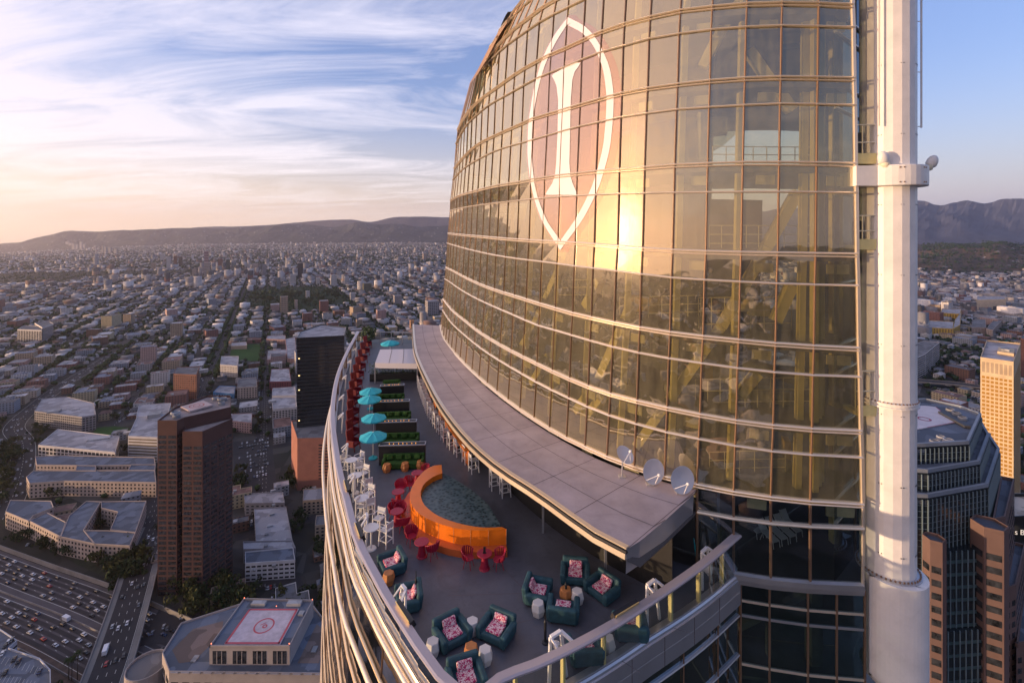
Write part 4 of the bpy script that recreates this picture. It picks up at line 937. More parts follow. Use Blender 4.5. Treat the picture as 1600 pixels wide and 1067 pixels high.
T = thing('hedge_planter', 'long dark planter of small shrubs in front of the white shelter', 'planter', ((a[0]+b[0])/2,a[1],ZD_))
mb = MB(); mb.beam(Vector(a)+Vector((0,.3,.35)),Vector(b)+Vector((0,.3,.35)),.6,.7); mb.build('box', M_blk, T, world=True)
for i in range(7):
    p = Vector(a).lerp(Vector(b),(i+.5)/7.3); mb = shrub_mesh(150,.5,1.0); o = mb.build('shrub', M_leaf, T); o.location = (p.x-T.location.x, p.y-T.location.y+.3, .7)
p = dz(576,538); T = thing('potted_palm', 'small dark potted palm at the far end of the terrace', 'plant', p); mb = shrub_mesh(260,.9,1.6,.2); mb.build('leaves', M_leaf, T).location = (0,0,.6); mb = MB(); mb.lathe([(.3,0),(.38,.6)],seg=12); mb.build('pot', M_blk, T)
# davits and linear lamps along the rails
def davit(loc, rz, lab, sc=1.0, m=M_wh, grp='white window-cleaning davits along the railings'):
    T = thing('davit_frame', lab, 'davit', loc, rz, grp, sc)
    mb = MB(); mb.beam((-.28,0,0),(-.16,.1,1.35),.10,.08); mb.beam((-.16,.1,1.35),(.22,.1,1.40),.12,.08); mb.beam((.22,.1,1.40),(.36,0,0),.10,.08); FRM = mb.build('frame', m, T, bevel=.01)
    mb = MB(); mb.beam((.22,.1,1.40),(.5,-.25,1.15),.09,.07); mb.beam((-.16,.1,1.35),(-.05,-.28,1.12),.06,.05); mb.build('arm', m, T)
    mb = MB(); mb.lathe([(.05,0),(.11,.04),(.11,.14),(0,.2)],(.02,.05,1.0),seg=10); mb.build('winch', M_stone, FRM)
    return T
def on_rail(path, px):
    best = min(range(len(path)), key=lambda i: abs(800+path[i].x/path[i].y*F-px[0])*1.0 + abs(HY+(CH-path[i].z)/path[i].y*F-px[1])); return best
d0 = None
dv = [((566,540),'davit frame at the far end of the left railing'),((555,560),'second white davit frame from the far end of the left railing'),((545,585),'third white davit frame from the far end of the left railing'),((541,612),'fourth white davit frame from the far end of the left railing'),((538,645),'fifth white davit frame from the far end of the left railing'),((541,690),'white davit frame beside the last red chairs'),((558,752),'white davit frame beside the white tables'),((582,812),'white davit frame next to the nearest white high chair'),((625,922),'large white davit frame in front of a half-hidden teal armchair')]
for px, lab in dv:
    i = on_rail(RL, (px[0]-24, px[1])); p = RL[i] + loc_off(RL, i, -.62); o_ = loc_off(RL, i, 1); l = (p.x, p.y, ZD_)
    if d0 is None: d0 = davit(l, math.atan2(o_.y,o_.x)+R(90), lab, .9)
    else: dup(d0, l, math.atan2(o_.y,o_.x)+R(90), lab, d0['group'], .95)
for px, lab in (((868,1000),'white davit frame behind the front railing, near the bottom'),((1033,908),'white davit frame behind the front railing, middle one'),((1112,850),'white davit frame behind the front railing, next to the tower')):
    i = on_rail(RF, px); p = RF[i] + loc_off(RF, i, -.45); o_ = loc_off(RF, i, 1); dup(d0, (p.x,p.y,ZD_), math.atan2(o_.y,o_.x)+R(90), lab, d0['group'], 1.05)
M_lamp = mat('gold_lamp_reflector', (0.75,0.55,0.22), .3, .6)
l0 = None
for px, path, lab in (((572,765),RL,'box-shaped gold wall washer on the left railing beside the white tables'),((585,840),RL,'box-shaped gold wall washer on the left railing beside the nearest white high chair'),((650,985),RL,'box-shaped gold wall washer on the left railing beside the pair of armchairs'),((1005,960),RF,'black panel heater on the front railing behind a davit frame')):
    i = on_rail(path, (px[0]-14 if path is RL else px[0]-20, px[1])); p = path[i] + loc_off(path, i, -.22); q2 = path[min(i+1,len(path)-1)]-path[i-1]; ang = math.atan2(q2.y,q2.x)
    if l0 is None:
        l0 = thing('wall_washer', lab, 'lamp', (p.x,p.y,p.z-.15), ang, 'box-shaped lamps on the railings')
        mb = MB(); mb.box((0,0,.16),(1.15,.16,.24),rx=R(25)); HS = mb.build('housing', M_blk, l0); mb = MB(); mb.box((0,-.11,.2),(1.1,.03,.22),rx=R(25)); mb.build('reflector', M_lamp, HS)
        mb = MB(); mb.box((-.5,.0,.0),(.07,.07,.3)); mb.box((.5,.0,.0),(.07,.07,.3)); mb.build('bracket', M_mull, l0)
    else: dup(l0, (p.x,p.y,p.z-.15), ang, lab, l0['group'])
# closed turquoise umbrella near the tower
a = ray(1090,882,ZD); T = thing('closed_parasol', 'slim closed turquoise parasol leaning beside the tower corner', 'parasol', a); mb = MB(); mb.tube([(0,0,0),(-.15,0,1.1)],.02,6); mb.build('pole', M_wh, T); mb = MB(); mb.tube([(-.04,0,.3),(-.1,0,.7),(-.17,0,1.15)],[.05,.035,.02],7); mb.build('canopy', M_blue, T)
for px,lab in (((852,1004),'slim black floor lamp beside the front railing'),((650,935),'black bin beside the half-hidden armchair')):
    mb = MB(); mb.lathe([(.12,0),(.12,.04),(.05,.07),(.05,.75),(.02,.8),(.015,1.1)], dz(*px), seg=10); tag(mb.build('post_lamp' , M_blk), lab.replace('black bin','slim black post lamp'), 'lamp')
# satellite dishes
M_dish = mat('pale_grey_dish', (0.55,0.56,0.62), .45)
def dish(px, py, rpx, yaw, pitch, lab, base):
    b = Vector(ray(*base, ZC)); d = b.y; c = Vector(at(px, py, d)); r_ = rpx/F*d
    T = thing('satellite_dish', lab, 'satellite dish', (b.x,b.y,b.z), 0, 'satellite dishes on the canopy')
    M_ = Matrix.Rotation(R(yaw),4,'Z') @ Matrix.Rotation(R(pitch),4,'X')
    prof = [(0,0),(r_*.4,.03),(r_*.75,.09),(r_,.17),(r_*1.02,.17),(r_*.75,.06),(r_*.4,0),(0,-.03)]
    mb = MB(); mb.lathe(prof, seg=28); o = mb.build('dish', M_dish, T, smooth=True); o.matrix_local = Matrix.Translation(c-b) @ M_
    mb = MB(); mb.tube([(0,-r_,.15),(0,-.1*r_,.55)],.018,6); mb.tube([(-r_*.8,-.3,.15),(0,-.1*r_,.55)],.014,6); mb.lathe([(.05,0),(.05,.12),(0,.14)],(0,-.1*r_,.5),seg=8); o = mb.build('feed_arm', M_wh, T); o.matrix_local = Matrix.Translation(c-b) @ M_
    mb = MB(); mb.tube([(0,0,0),(0,0,.25),tuple(c-b-Vector((0,-.1,0)))],.035,8); mb.box((0,0,.03),(.3,.3,.06)); mb.build('mount', M_alum, T)
dish(974,713,14.5,35,42,'small tilted satellite dish, leftmost of three on the canopy',(972,745))
dish(1018,735,18.5,18,78,'round pale satellite dish, middle of three on the canopy',(1015,757))
dish(1063,748,20,14,78,'round pale satellite dish, rightmost of three, next to the tower corner',(1061,769))
# white loungers stacked behind the lower tower window
for i,(x,y,z) in enumerate(((12.0,22.6,0),(12.5,22.8,0),(13.0,23.0,0),(13.4,23.2,0.1),(11.6,23.3,0))):
    T = thing('sling_lounger', f'folded white sling lounger behind the tower window, {["front left","front centre","front right","rearmost right","rearmost left"][i]} of the stored five', 'lounger', (x*1.0,y,ZD_+z), R(20), 'white loungers stored inside', .8)
    mb = MB(); mb.box((0,0,.45),(.45,.9,.03),rx=R(12)); mb.box((0,.55,.75),(.45,.03,.7),rx=R(-25)); mb.build('sling', M_ms, T)
    for sx in (-1,1): mb = MB(); mb.tube([(sx*.24,-.45,0),(sx*.24,-.4,.36),(sx*.24,.45,.55),(sx*.24,.75,1.05)],.025,5); mb.tube([(sx*.24,.5,0),(sx*.24,.3,.5)],.025,5); mb.build('frame', M_wh, T)
# ================= ground, hills, streets =================
def gk(az):
    return np.interp(az, [-180, -60, -46, -41, -33, -14, 0, 40, 60, 180], [1.1e-6, 1.1e-6, 1.1e-6, 7e-7, 3.2e-7, 1.6e-7, 1.4e-7, 1.2e-7, 1.2e-7, 1.1e-6])
def gz(x, y):
    x = np.asarray(x, float); y = np.asarray(y, float); return -gk(np.degrees(np.arctan2(x, y))) * (x*x + y*y)
def G(px, py, h=0.0):
    """ground point (x, y) seen at a photo pixel, h metres above the ground"""
    d = (CH - h) * F / (py - HY)
    for _ in range(4): x = (px-800)/F*d; d = (CH - h - float(gz(x, d))) * F / (py - HY)
    return ((px-800)/F*d, d)
E1 = (-.447, .894); E2 = (.894, .447); GA = math.atan2(E2[1], E2[0])
def gw(c, a): return (c*E2[0] + a*E1[0], c*E2[1] + a*E1[1])
def wg(x, y): return (x*E2[0] + y*E2[1], x*E1[0] + y*E1[1])
def proj(x, y, z):
    return (800 + x/y*F, HY + (CH-z)/y*F)
def ground_mat():
    m = bpy.data.materials.new('city_ground'); m.use_nodes = True; t = m.node_tree; b = t.nodes['Principled BSDF']; b.inputs['Roughness'].default_value = .9; b.inputs['Specular IOR Level'].default_value = .15
    ge = N(t, 'ShaderNodeNewGeometry')
    n1 = N(t, 'ShaderNodeTexNoise'); n1.inputs['Scale'].default_value = .012; n1.inputs['Detail'].default_value = 8; L(t, ge.outputs['Position'], n1.inputs[0])
    v = N(t, 'ShaderNodeTexVoronoi'); v.inputs['Scale'].default_value = .035; L(t, ge.outputs['Position'], v.inputs[0])
    c = ramp(t, n1.outputs[0], [(.35, (.026,.026,.028)), (.5, (.045,.042,.041)), (.65, (.028,.034,.022))])
    sep = N(t, 'ShaderNodeSeparateColor'); L(t, v.outputs['Color'], sep.inputs[0])
    c2 = ramp(t, sep.outputs[0], [(0, (.018,.024,.016)), (.45, (.035,.036,.032)), (.75, (.07,.065,.06)), (1, (.13,.12,.115))])
    L(t, mixc(t, .55, c, c2), b.inputs['Base Color']); return m
mb = MB(); rs = np.concatenate([[0.1], np.geomspace(60, 15000, 46)]); na = 120
for r in rs:
    for k in range(na):
        a = 2*math.pi*k/na; x, y = r*math.sin(a), r*math.cos(a); mb.v.append((x, y, float(gz(x, y))))
for i in range(len(rs)-1):
    for k in range(na): mb.f.append((i*na+k, i*na+(k+1) % na, (i+1)*na+(k+1) % na, (i+1)*na+k)); mb.m.append(0)
struct('ground', mb, ground_mat(), smooth=True, origin=(0,0,0))
def vnoise(x, y, seed=0):
    xi = np.floor(x).astype(int); yi = np.floor(y).astype(int); xf = x-xi; yf = y-yi
    def h(a, b): n = np.sin(a*127.1+b*311.7+seed*17.3)*43758.5453; return n-np.floor(n)
    u = xf*xf*(3-2*xf); v = yf*yf*(3-2*yf)
    return (h(xi,yi)*(1-u)+h(xi+1,yi)*u)*(1-v)+(h(xi,yi+1)*(1-u)+h(xi+1,yi+1)*u)*v
def fbm(x, y, o=5, seed=0):
    s = 0; a = .5
    for i in range(o): s = s + a*(vnoise(x, y, seed+i)-.5); x = x*2.03; y = y*2.03; a *= .5
    return s
def hill_mat(name, c1, c2, c3):
    m = bpy.data.materials.new(name); m.use_nodes = True; t = m.node_tree; b = t.nodes['Principled BSDF']; b.inputs['Roughness'].default_value = .95; b.inputs['Specular IOR Level'].default_value = .05
    ge = N(t, 'ShaderNodeNewGeometry'); n = N(t, 'ShaderNodeTexNoise'); n.inputs['Scale'].default_value = .004; n.inputs['Detail'].default_value = 10; n.inputs['Roughness'].default_value = .7; L(t, ge.outputs['Position'], n.inputs[0])
    v = N(t, 'ShaderNodeTexVoronoi'); v.inputs['Scale'].default_value = .012; L(t, ge.outputs['Position'], v.inputs[0])
    base = ramp(t, n.outputs[0], [(.35, c1), (.6, c2)])
    sp = math_(t, 'LESS_THAN', v.outputs['Distance'], .16); sp = math_(t, 'MULTIPLY', sp, math_(t, 'GREATER_THAN', n.outputs[0], .5))
    L(t, mixc(t, sp, base, c3), b.inputs['Base Color']); return m
def hills(name, prof, d0, d1, d2, m, rough, seed, nx=170, nt=26, crest=7.0):
    xs = np.array([p[0] for p in prof], float); ys = np.array([p[1] for p in prof], float)
    px = np.linspace(xs[0], xs[-1], nx); cy = pchip(xs, ys, px) + fbm(px/26., px*0+seed, 5, seed)*crest; mb = MB()
    for j in range(nt):
        t_ = j/(nt-1)
        d = d0 + (d1-d0)*(t_/.6) if t_ < .6 else d1 + (d2-d1)*((t_-.6)/.4)
        env = math.sin(min(t_/.6, 1)*math.pi/2)**1.2 if t_ < .6 else math.cos((t_-.6)/.4*math.pi/2)
        X = (px-800)/F*d; top = CH - (cy-HY)/F*d1; g = gz(X, np.full(nx, d)) - 15
        n = fbm(X/rough, np.full(nx, d)/rough, 6, seed)
        z = g + (top-g)*np.clip(env*(1 + (0 if abs(t_-.6) < .03 else n*1.9*(1 if t_ < .6 else .5))), 0, .97 if abs(t_-.6) > .03 else 1)
        z = z + (n*25 if abs(t_-.6) < .03 else 0)
        mb.v += [(float(a), float(d), float(c)) for a, c in zip(X, z)]
    for j in range(nt-1):
        for i in range(nx-1): mb.f.append((j*nx+i, j*nx+i+1, (j+1)*nx+i+1, (j+1)*nx+i)); mb.m.append(0)
    return struct(name, mb, m, smooth=False)
LR = [(-900,392),(-300,390),(22,380),(50,374),(75,367),(105,362),(150,361.5),(212,360),(270,357),(320,356),(350,357),(397,354),(425,352),(454,350.5),(512,353.5),(545,351),(562,347.5),(581,351),(604,350),(621,350.5),(651,355),(674,352.5),(701,353.5),(760,350),(850,352),(950,350)]
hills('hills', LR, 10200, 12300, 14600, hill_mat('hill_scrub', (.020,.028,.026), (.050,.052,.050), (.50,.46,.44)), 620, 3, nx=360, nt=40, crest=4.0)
FR = [(300,356),(420,352),(484,346),(546,344),(575,347),(616,340),(662,338.5),(701,340),(800,342),(900,350)]
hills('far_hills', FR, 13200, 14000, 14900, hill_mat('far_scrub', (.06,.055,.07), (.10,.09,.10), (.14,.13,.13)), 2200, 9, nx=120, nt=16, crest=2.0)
RRp = [(1180,330),(1300,322),(1442,315),(1471,321.4),(1490,317.6),(1509.5,313.5),(1535,318),(1557,316.6),(1576,313.5),(1600,313.5),(1680,318),(1800,326),(2100,340)]
hills('mountains', RRp, 8200, 10800, 13600, hill_mat('haze_blue_rock', (.06,.063,.085), (.11,.11,.135), (.14,.14,.16)), 1500, 21, nx=150, nt=30)  # blue-grey of distant haze is put into the rock colour
RB = [(1300,388),(1380,386),(1442,385),(1480,381),(1520,384),(1560,379),(1600,383),(1700,384),(1900,390)]
hills('brush_hills', RB, 2900, 4300, 6200, hill_mat('brown_brush', (.070,.055,.035), (.16,.105,.065), (.42,.38,.34)), 420, 33, nx=110, nt=30)
M_road = mat('worn_asphalt', (.038,.036,.040), .85, var=.25, vscale=.04, spec=.2); M_conc = mat('freeway_concrete', (.105,.092,.097), .85, var=.22, vscale=.05, spec=.2)
M_line = mat('road_paint', (.62,.60,.55), .7); M_walk = mat('pavement_concrete', (.20,.19,.18), .9, var=.2, vscale=.05, spec=.2)
M_wallc = mat('retaining_concrete', (.24,.22,.21), .9, var=.25, vscale=.08)
def resample(pts, step):
    p = np.array(pts, float); t = np.r_[0, np.cumsum(np.linalg.norm(np.diff(p, axis=0), axis=1))]; n = max(2, int(t[-1]/step)+1); tt = np.linspace(0, t[-1], n)
    return np.stack([pchip(t, p[:, k], tt) for k in range(p.shape[1])], 1)
def offs(p, o):
    d = np.gradient(p[:, :2], axis=0); d /= np.linalg.norm(d, axis=1)[:, None]; q = p.copy(); q[:, 0] += d[:, 1]*o; q[:, 1] -= d[:, 0]*o; return q
def ribbon(mb, p, o0, o1, dz=0., zf=None):
    a, b = offs(p, o0), offs(p, o1)
    za = (gz(a[:,0], a[:,1]) if zf is None else zf) + dz; zb = (gz(b[:,0], b[:,1]) if zf is None else zf) + dz
    mb.strip([(x, y, float(z)) for x, y, z in zip(a[:,0], a[:,1], np.broadcast_to(za, len(a)))], [(x, y, float(z)) for x, y, z in zip(b[:,0], b[:,1], np.broadcast_to(zb, len(b)))])
def dashes(mb, p, o, dz, L_=3., gap=9., w=.22, zf=None):
    q = offs(p, o); d = np.r_[0, np.cumsum(np.linalg.norm(np.diff(q[:, :2], axis=0), axis=1))]; s = 0
    while s + L_ < d[-1]:
        i = min(np.searchsorted(d, s+.01), len(d)-1)-1; i = max(i, 0); f = (s-d[i])/max(d[i+1]-d[i], 1e-6); a = q[i]+(q[i+1]-q[i])*f; u = (q[i+1]-q[i])[:2]; u = u/np.linalg.norm(u)
        z = (float(gz(a[0], a[1])) if zf is None else float(np.interp(s, d, np.broadcast_to(zf, len(d)))))+dz; n = (-u[1]*w, u[0]*w); b = a[:2]+u*L_
        mb.add([(a[0]-n[0],a[1]-n[1],z),(b[0]-n[0],b[1]-n[1],z),(b[0]+n[0],b[1]+n[1],z),(a[0]+n[0],a[1]+n[1],z)], [(0,1,2,3)]); s += L_+gap
# freeway on the left
FW = resample([(-760,560),(-600,462),(-500,412),(-395,373),(-308,343),(-245,318),(-150,280),(-60,235),(40,190)], 8)
mb = MB(); ribbon(mb, FW, -27, 27, .05); struct('freeway', mb, M_conc)
mb = MB()
for o in (-22,-18,-14,-10,-6,6,10,14,18,22): ribbon(mb, FW, o-1.3, o+1.3, .12)
struct('worn_lanes', mb, mat('tyre_darkened_concrete', (.045,.040,.043), .8, var=.3, vscale=.06, spec=.2))
mb = MB()
for o in (-20,-16,-12,-8,8,12,16,20): dashes(mb, FW, o, .16, 2.2, 10, .10)
for o in (-24,-4,4,24): ribbon(mb, FW, o-.12, o+.12, .15)
struct('freeway_markings', mb, M_line)
def barrier(p, o, w, h, name, lab, m=M_wallc, cat='wall'):
    a = offs(p, o); mb = MB(); path = [Vector((x, y, float(gz(x, y)))) for x, y in a[:, :2]]
    mb.sweep(path, [(-w/2,0),(w/2,0),(w/2*.5,h),(-w/2*.5,h)]); return tag(mb.build(name, m), lab, cat)
barrier(FW, 1.0, .8, 1.1, 'median_barrier', 'low concrete median barrier running between the two carriageways of the freeway', cat='barrier')
barrier(FW, -28, .9, 3.5, 'retaining_wall', 'long retaining wall along the far side of the freeway below the apartments')
barrier(FW, 28, .9, 1.2, 'retaining_wall', 'low parapet along the near side of the freeway above the parking garage')
# streets
CS = [-100+94*j for j in range(-14, 16)]
AS = [-60+186*k for k in range(0, 22)]
mbs = MB(); mbl = MB()
blocks = []
def inframe(x, y, z=0, mpx=40):
    if y < 60: return False
    p = proj(x, y, z); return -mpx < p[0] < 720+mpx and 340 < p[1] < 1067+140 or 1430-mpx < p[0] < 1600+mpx and 340 < p[1] < 1067+140
def pinp(x, y, poly):
    c = False; n = len(poly)
    for i in range(n):
        x1, y1 = poly[i]; x2, y2 = poly[(i+1) % n]
        if (y1 > y) != (y2 > y) and x < (x2-x1)*(y-y1)/(y2-y1)+x1: c = not c
    return c
FWc = FW[:, :2]
def nearfw(x, y, r): return np.min((FWc[:,0]-x)**2+(FWc[:,1]-y)**2) < r*r
# ---- landmark table: roof outlines in photo pixels, roof height ----
WALLS = {}
def wmat(name, col, rough=.75):
    m = mat(name, col, rough, var=.14, vscale=.12, spec=.25)
    if 'roof' in name and 'vp' not in m:
        m['vp'] = 1; t = m.node_tree; b = t.nodes['Principled BSDF']; tc = N(t, 'ShaderNodeTexCoord'); v = N(t, 'ShaderNodeTexVoronoi', distance='CHEBYCHEV'); v.inputs['Scale'].default_value = .13; L(t, tc.outputs['Object'], v.inputs[0])
        sp = N(t, 'ShaderNodeSeparateColor'); L(t, v.outputs['Color'], sp.inputs[0]); old = b.inputs['Base Color'].links[0].from_socket
        L(t, mixc(t, .65, old, ramp(t, sp.outputs[0], [(0, tuple(c*.55 for c in col)), (.3, tuple(c*.9 for c in col)), (.7, tuple(min(1, c*1.25) for c in col)), (1, (col[0]*1.5, col[1]*1.3, col[2]*1.25))], 'CONSTANT')), b.inputs['Base Color'])
    return m
M_win = mat('dark_window', (.030,.033,.040), .16, spec=.8, var=.85, vscale=.45); M_winlit = mat('warm_window', (.30,.20,.05), .3, emit=(1,.6,.15), es=.25)
M_roofg = wmat('grey_tar_roof', (.17,.165,.17), .9); M_roofl = wmat('pale_roof', (.36,.34,.35), .85); M_roofb = wmat('blue_grey_roof', (.13,.15,.19), .8)
M_unit = wmat('rooftop_metal', (.33,.33,.34), .6)
excl = []
def roofpoly(pxs, h): return [G(x, y, h) for x, y in pxs]
def winface(Q, a, b, z0, z1, nc, nr, wf=.6, hf=.5, off=.06, margin=.0):
    a = Vector((a[0], a[1], 0)); b = Vector((b[0], b[1], 0)); d = (b-a); L_ = d.length; d.normalize(); n = Vector((d.y, -d.x, 0))
    dx = (L_-2*margin)/nc; dh = (z1-z0)/nr
    for i in range(nc):
        for j in range(nr):
            c = a + d*(margin+dx*(i+.5)) + n*off; hw = dx*wf/2; zc = z0+dh*(j+.5); hh = dh*hf/2
            q = [(c.x-d.x*hw, c.y-d.y*hw, zc-hh), (c.x+d.x*hw, c.y+d.y*hw, zc-hh), (c.x+d.x*hw, c.y+d.y*hw, zc+hh), (c.x-d.x*hw, c.y-d.y*hw, zc+hh)]
            dist = c.length; fac = abs((n.x*c.x+n.y*c.y)/dist) if (n.x*c.x+n.y*c.y) < 0 else 0
            Q.append((fac*dx*wf*dh*hf/dist**2, q, n))
def put_windows(T, Q, m=M_win, name='window', lim=100):
    Q.sort(key=lambda t: -t[0]); rest = MB()
    for i, (s, q, n) in enumerate(Q):
        p = [Vector(v) - n*.12 for v in q]
        vs_ = [tuple(v) for v in q] + [tuple(v) for v in p]; fs = [(0,1,2,3),(0,4,5,1),(1,5,6,2),(2,6,7,3),(3,7,4,0)]
        if i < lim: mb = MB(); mb.add(vs_, fs); mb.build(name, m, T, world=True)
        else: rest.add(vs_, fs)
    if rest.v: o = rest.build(name, m, T, world=True); o['kind'] = 'stuff'
def ccw(poly):
    a = sum(poly[i][0]*poly[(i+1) % len(poly)][1]-poly[(i+1) % len(poly)][0]*poly[i][1] for i in range(len(poly))); return poly if a > 0 else poly[::-1]
def parapet(mb, poly, z, h=.8, w=.4):
    n = len(poly); cx = sum(p[0] for p in poly)/n; cy = sum(p[1] for p in poly)/n
    for i in range(n):
        a = poly[i]; b = poly[(i+1) % n]; L_ = math.dist(a, b); 
        if L_ < .5: continue
        ux, uy = (b[0]-a[0])/L_, (b[1]-a[1])/L_; nx, ny = -uy*w/2, ux*w/2
        mb.beam((a[0]+nx, a[1]+ny, z+h/2-.05), (b[0]+nx, b[1]+ny, z+h/2-.05), w, h+.1)
def landmark(name, label, cat, polys, h, wm, rm, wins=(), units=(), base=None, group=None, par=.8, winm=M_win, lim=100, z0=None, fl=3.6):
    P0 = ccw(polys[0]); cx = sum(p[0] for p in P0)/len(P0); cy = sum(p[1] for p in P0)/len(P0); g = float(gz(cx, cy)) if z0 is None else z0
    T = thing(name, label, cat, (cx, cy, g), group=group)
    Q = []; mw = MB(); mr = MB(); mp = MB()
    for k, P_ in enumerate(polys):
        P_ = ccw(P_); hh = h[k] if isinstance(h, (list, tuple)) else h
        mw.prism(P_, g, g+hh); cxx = sum(p[0] for p in P_)/len(P_); cyy = sum(p[1] for p in P_)/len(P_)
        mr.add([(cxx+(p[0]-cxx)*.995, cyy+(p[1]-cyy)*.995, g+hh+.03+.004*k) for p in P_], [tuple(range(len(P_)))])
        if par: parapet(mp, P_, g+hh, par)
        excl.append([(cx_+(x-cx_)*1.04, cy_+(y-cy_)*1.04) for cx_, cy_ in ((cxx, cyy),) for x, y in P_])
        for i in range(len(P_)):
            a, b = P_[i], P_[(i+1) % len(P_)]; L_ = math.dist(a, b); n = ((b[1]-a[1])/L_, -(b[0]-a[0])/L_); mx_, my_ = (a[0]+b[0])/2, (a[1]+b[1])/2
            if n[0]*mx_+n[1]*my_ > 0 or not wins or L_ < 5: continue
            w_ = wins; nc = max(1, round(L_/w_[0])); nr = max(1, round(hh/fl) ) 
            winface(Q, a, b, g+w_[3]*hh if len(w_) > 3 else g+1, g+hh-(w_[4] if len(w_) > 4 else .8), nc, nr, w_[1], w_[2])
    if len(polys) == 1: mw.build('wall', wm, T, world=True)
    else: mw.build('wall', wm, T, world=True)
    RO = mr.build('roof', rm, T, world=True)
    if par: mp.build('parapet', wm, RO, world=True)
    for (ux, uy, sx, sy, sz) in units:
        mb = MB(); hh = max(h) if isinstance(h, (list, tuple)) else h; mb.box((ux, uy, g+hh+sz/2+.02), (sx, sy, sz), rz=GA); mb.build('rooftop_unit', M_unit, RO, world=True)
    if Q: put_windows(T, Q, winm, lim=lim)
    return T
def rp_(pxs, h): return roofpoly(pxs, h)
# brown tower
BWm = wmat('brown_granite', (.088,.042,.038), .5)
mainP = [(-266,365),(-251.5,365),(-250,371),(-227,393),(-243,420),(-263,420),(-272,392)]; lowP = [(-247,364.5),(-232,364.5),(-223.5,389),(-227,393),(-250,371)]
T = landmark('office_tower', 'dark brown faceted office tower with a white helipad circle on its roof', 'office tower', [mainP, lowP], [130,122], BWm, wmat('pinkish_gravel_roof',(.34,.27,.25)), (7.2,.80,.62,.0,9), fl=4.1, par=1.6)
mb = MB(); pc = G(381-2, 645, 131); pc = (-256, 399); 
mb.box((pc[0], pc[1]-4, 131.2), (17,17,1.2), rz=R(-35)); mb.build('helipad', wmat('pink_helipad',(.52,.40,.37)), T, world=True)
mb = MB(); 
for r0_, r1_ in ((4.6,5.4),(2.0,2.6)):
    n = 24; vs_ = []
    for k in range(n): a = 2*math.pi*k/n; vs_ += [(pc[0]+r0_*math.cos(a), pc[1]-4+r0_*math.sin(a), 131.83), (pc[0]+r1_*math.cos(a), pc[1]-4+r1_*math.sin(a), 131.83)]
    mb.add(vs_, [(2*k,2*k+1,(2*k+3) % (2*n),(2*k+2) % (2*n)) for k in range(n)])
mb.build('helipad_ring', wmat('faded_red_paint',(.40,.10,.09)), T, world=True)
for x, y, s_ in ((-263,380,3.4),(-258,374,2.6),(-245,411,3.6),(-252,413,2.5),(-240,402,2.4)):
    mb = MB(); mb.lathe([(s_,0),(s_,2.2),(s_*.8,2.5),(s_*.7,1.0),(0,1.0)], (x, y, 130.05), seg=12); mb.build('rooftop_unit', M_unit, T, world=True)
# black glass tower and its podium
bk = [G(464,529.4,153), G(538,525.6,153), G(541,512,153), G(502,508,153), G(470,519,153)]
T = landmark('office_tower', 'black glass office tower rising behind the terrace railing', 'office tower', [bk], 153, mat('black_glazed_wall',(.012,.014,.018),.22,spec=.7,var=.3,vscale=.05), M_roofl, (3.4,.86,.72,.0,2), fl=3.9, winm=mat('black_glass',(.01,.014,.02),.06,spec=1.0), par=1.2)
a = ccw(bk); 
mb = MB()
for k_ in range(36):
    z_ = 12+k_*3.9; qa, qb = G(464,529.4,153), G(538,525.6,153); mb.beam((qa[0]+.3,qa[1]-.16,z_),(qb[0]-.3,qb[1]-.16,z_),.1,.7)
mb.build('spandrel_lines', mat('dim_spandrel', (.05,.058,.062), .35), T, world=True)
for z_ in (62, 96, 112, 131):
    mb = MB(); q0, q1 = G(464,529.4,153), G(538,525.6,153); x = q0[0]+1.6; mb.box((x+.8, q0[1]-.12, z_), (1.6,.1,1.0)); mb.build('lit_window', mat('lit_window',(1,.7,.3),.5,emit=(1,.7,.3),es=1.3), T, world=True)
pod = [(-254,560),(-226,512),(-172,515),(-190,562)]
T = landmark('podium_block', 'windowless brown block with an orange sunlit side under the black tower', 'office block', [pod], 54, wmat('terracotta_panel',(.30,.13,.10),.6), M_roofg, par=1.0)
q0, q1 = (-226,512), (-172,515)
mb = MB()
for k in range(12):
    z_ = 12+k*3.2; mb.beam((-204,513.1,z_),(-173,514.8,z_),.3,1.3)
mb.build('ribbon_louvres', M_win, T, world=True)
# helipad building, bottom left of the terrace
hp = [(-137.5,221),(-101,221),(-101.5,248.5),(-137.5,249.5)]
ter = [(-166,243.9),(-163,226.6),(-153,217),(-83,216),(-90,241),(-104,255),(-142,257)]
stone = wmat('pale_banded_stone',(.34,.30,.29),.7)
T = landmark('helipad_building', 'pale stone office building with a red-ringed helipad on its raised roof box', 'office building', [hp, ter], [85,77], stone, M_roofb, par=1.0)
mb = MB(); mb.add([(-131.5,222.2,85.6),(-106,222.2,85.6),(-106.5,243,85.6),(-131,243,85.6)], [(0,1,2,3)]); mb.prism([(-131.5,222.2),(-106,222.2),(-106.5,243),(-131,243)], 85.05, 85.58); mb.build('helipad', mat('white_helipad_paint',(.50,.42,.45),.7,var=.25,vscale=.25), T, world=True)
mb = MB()
def ring_(mb, cx, cy, z, r0_, r1_, n=32):
    vs_ = []
    for k in range(n): a = 2*math.pi*k/n; vs_ += [(cx+r0_*math.cos(a), cy+r0_*math.sin(a), z), (cx+r1_*math.cos(a), cy+r1_*math.sin(a), z)]
    mb.add(vs_, [(2*k,(2*k+2) % (2*n),(2*k+3) % (2*n),2*k+1) for k in range(n)])
ring_(mb, -118.5, 232.5, 85.64, 3.9, 4.6); ring_(mb, -118, 232.2, 85.64, .55, 1.15, 20)
mb.box((-119.4, 233.6, 85.63), (2.6,.35,.02), rz=R(35))
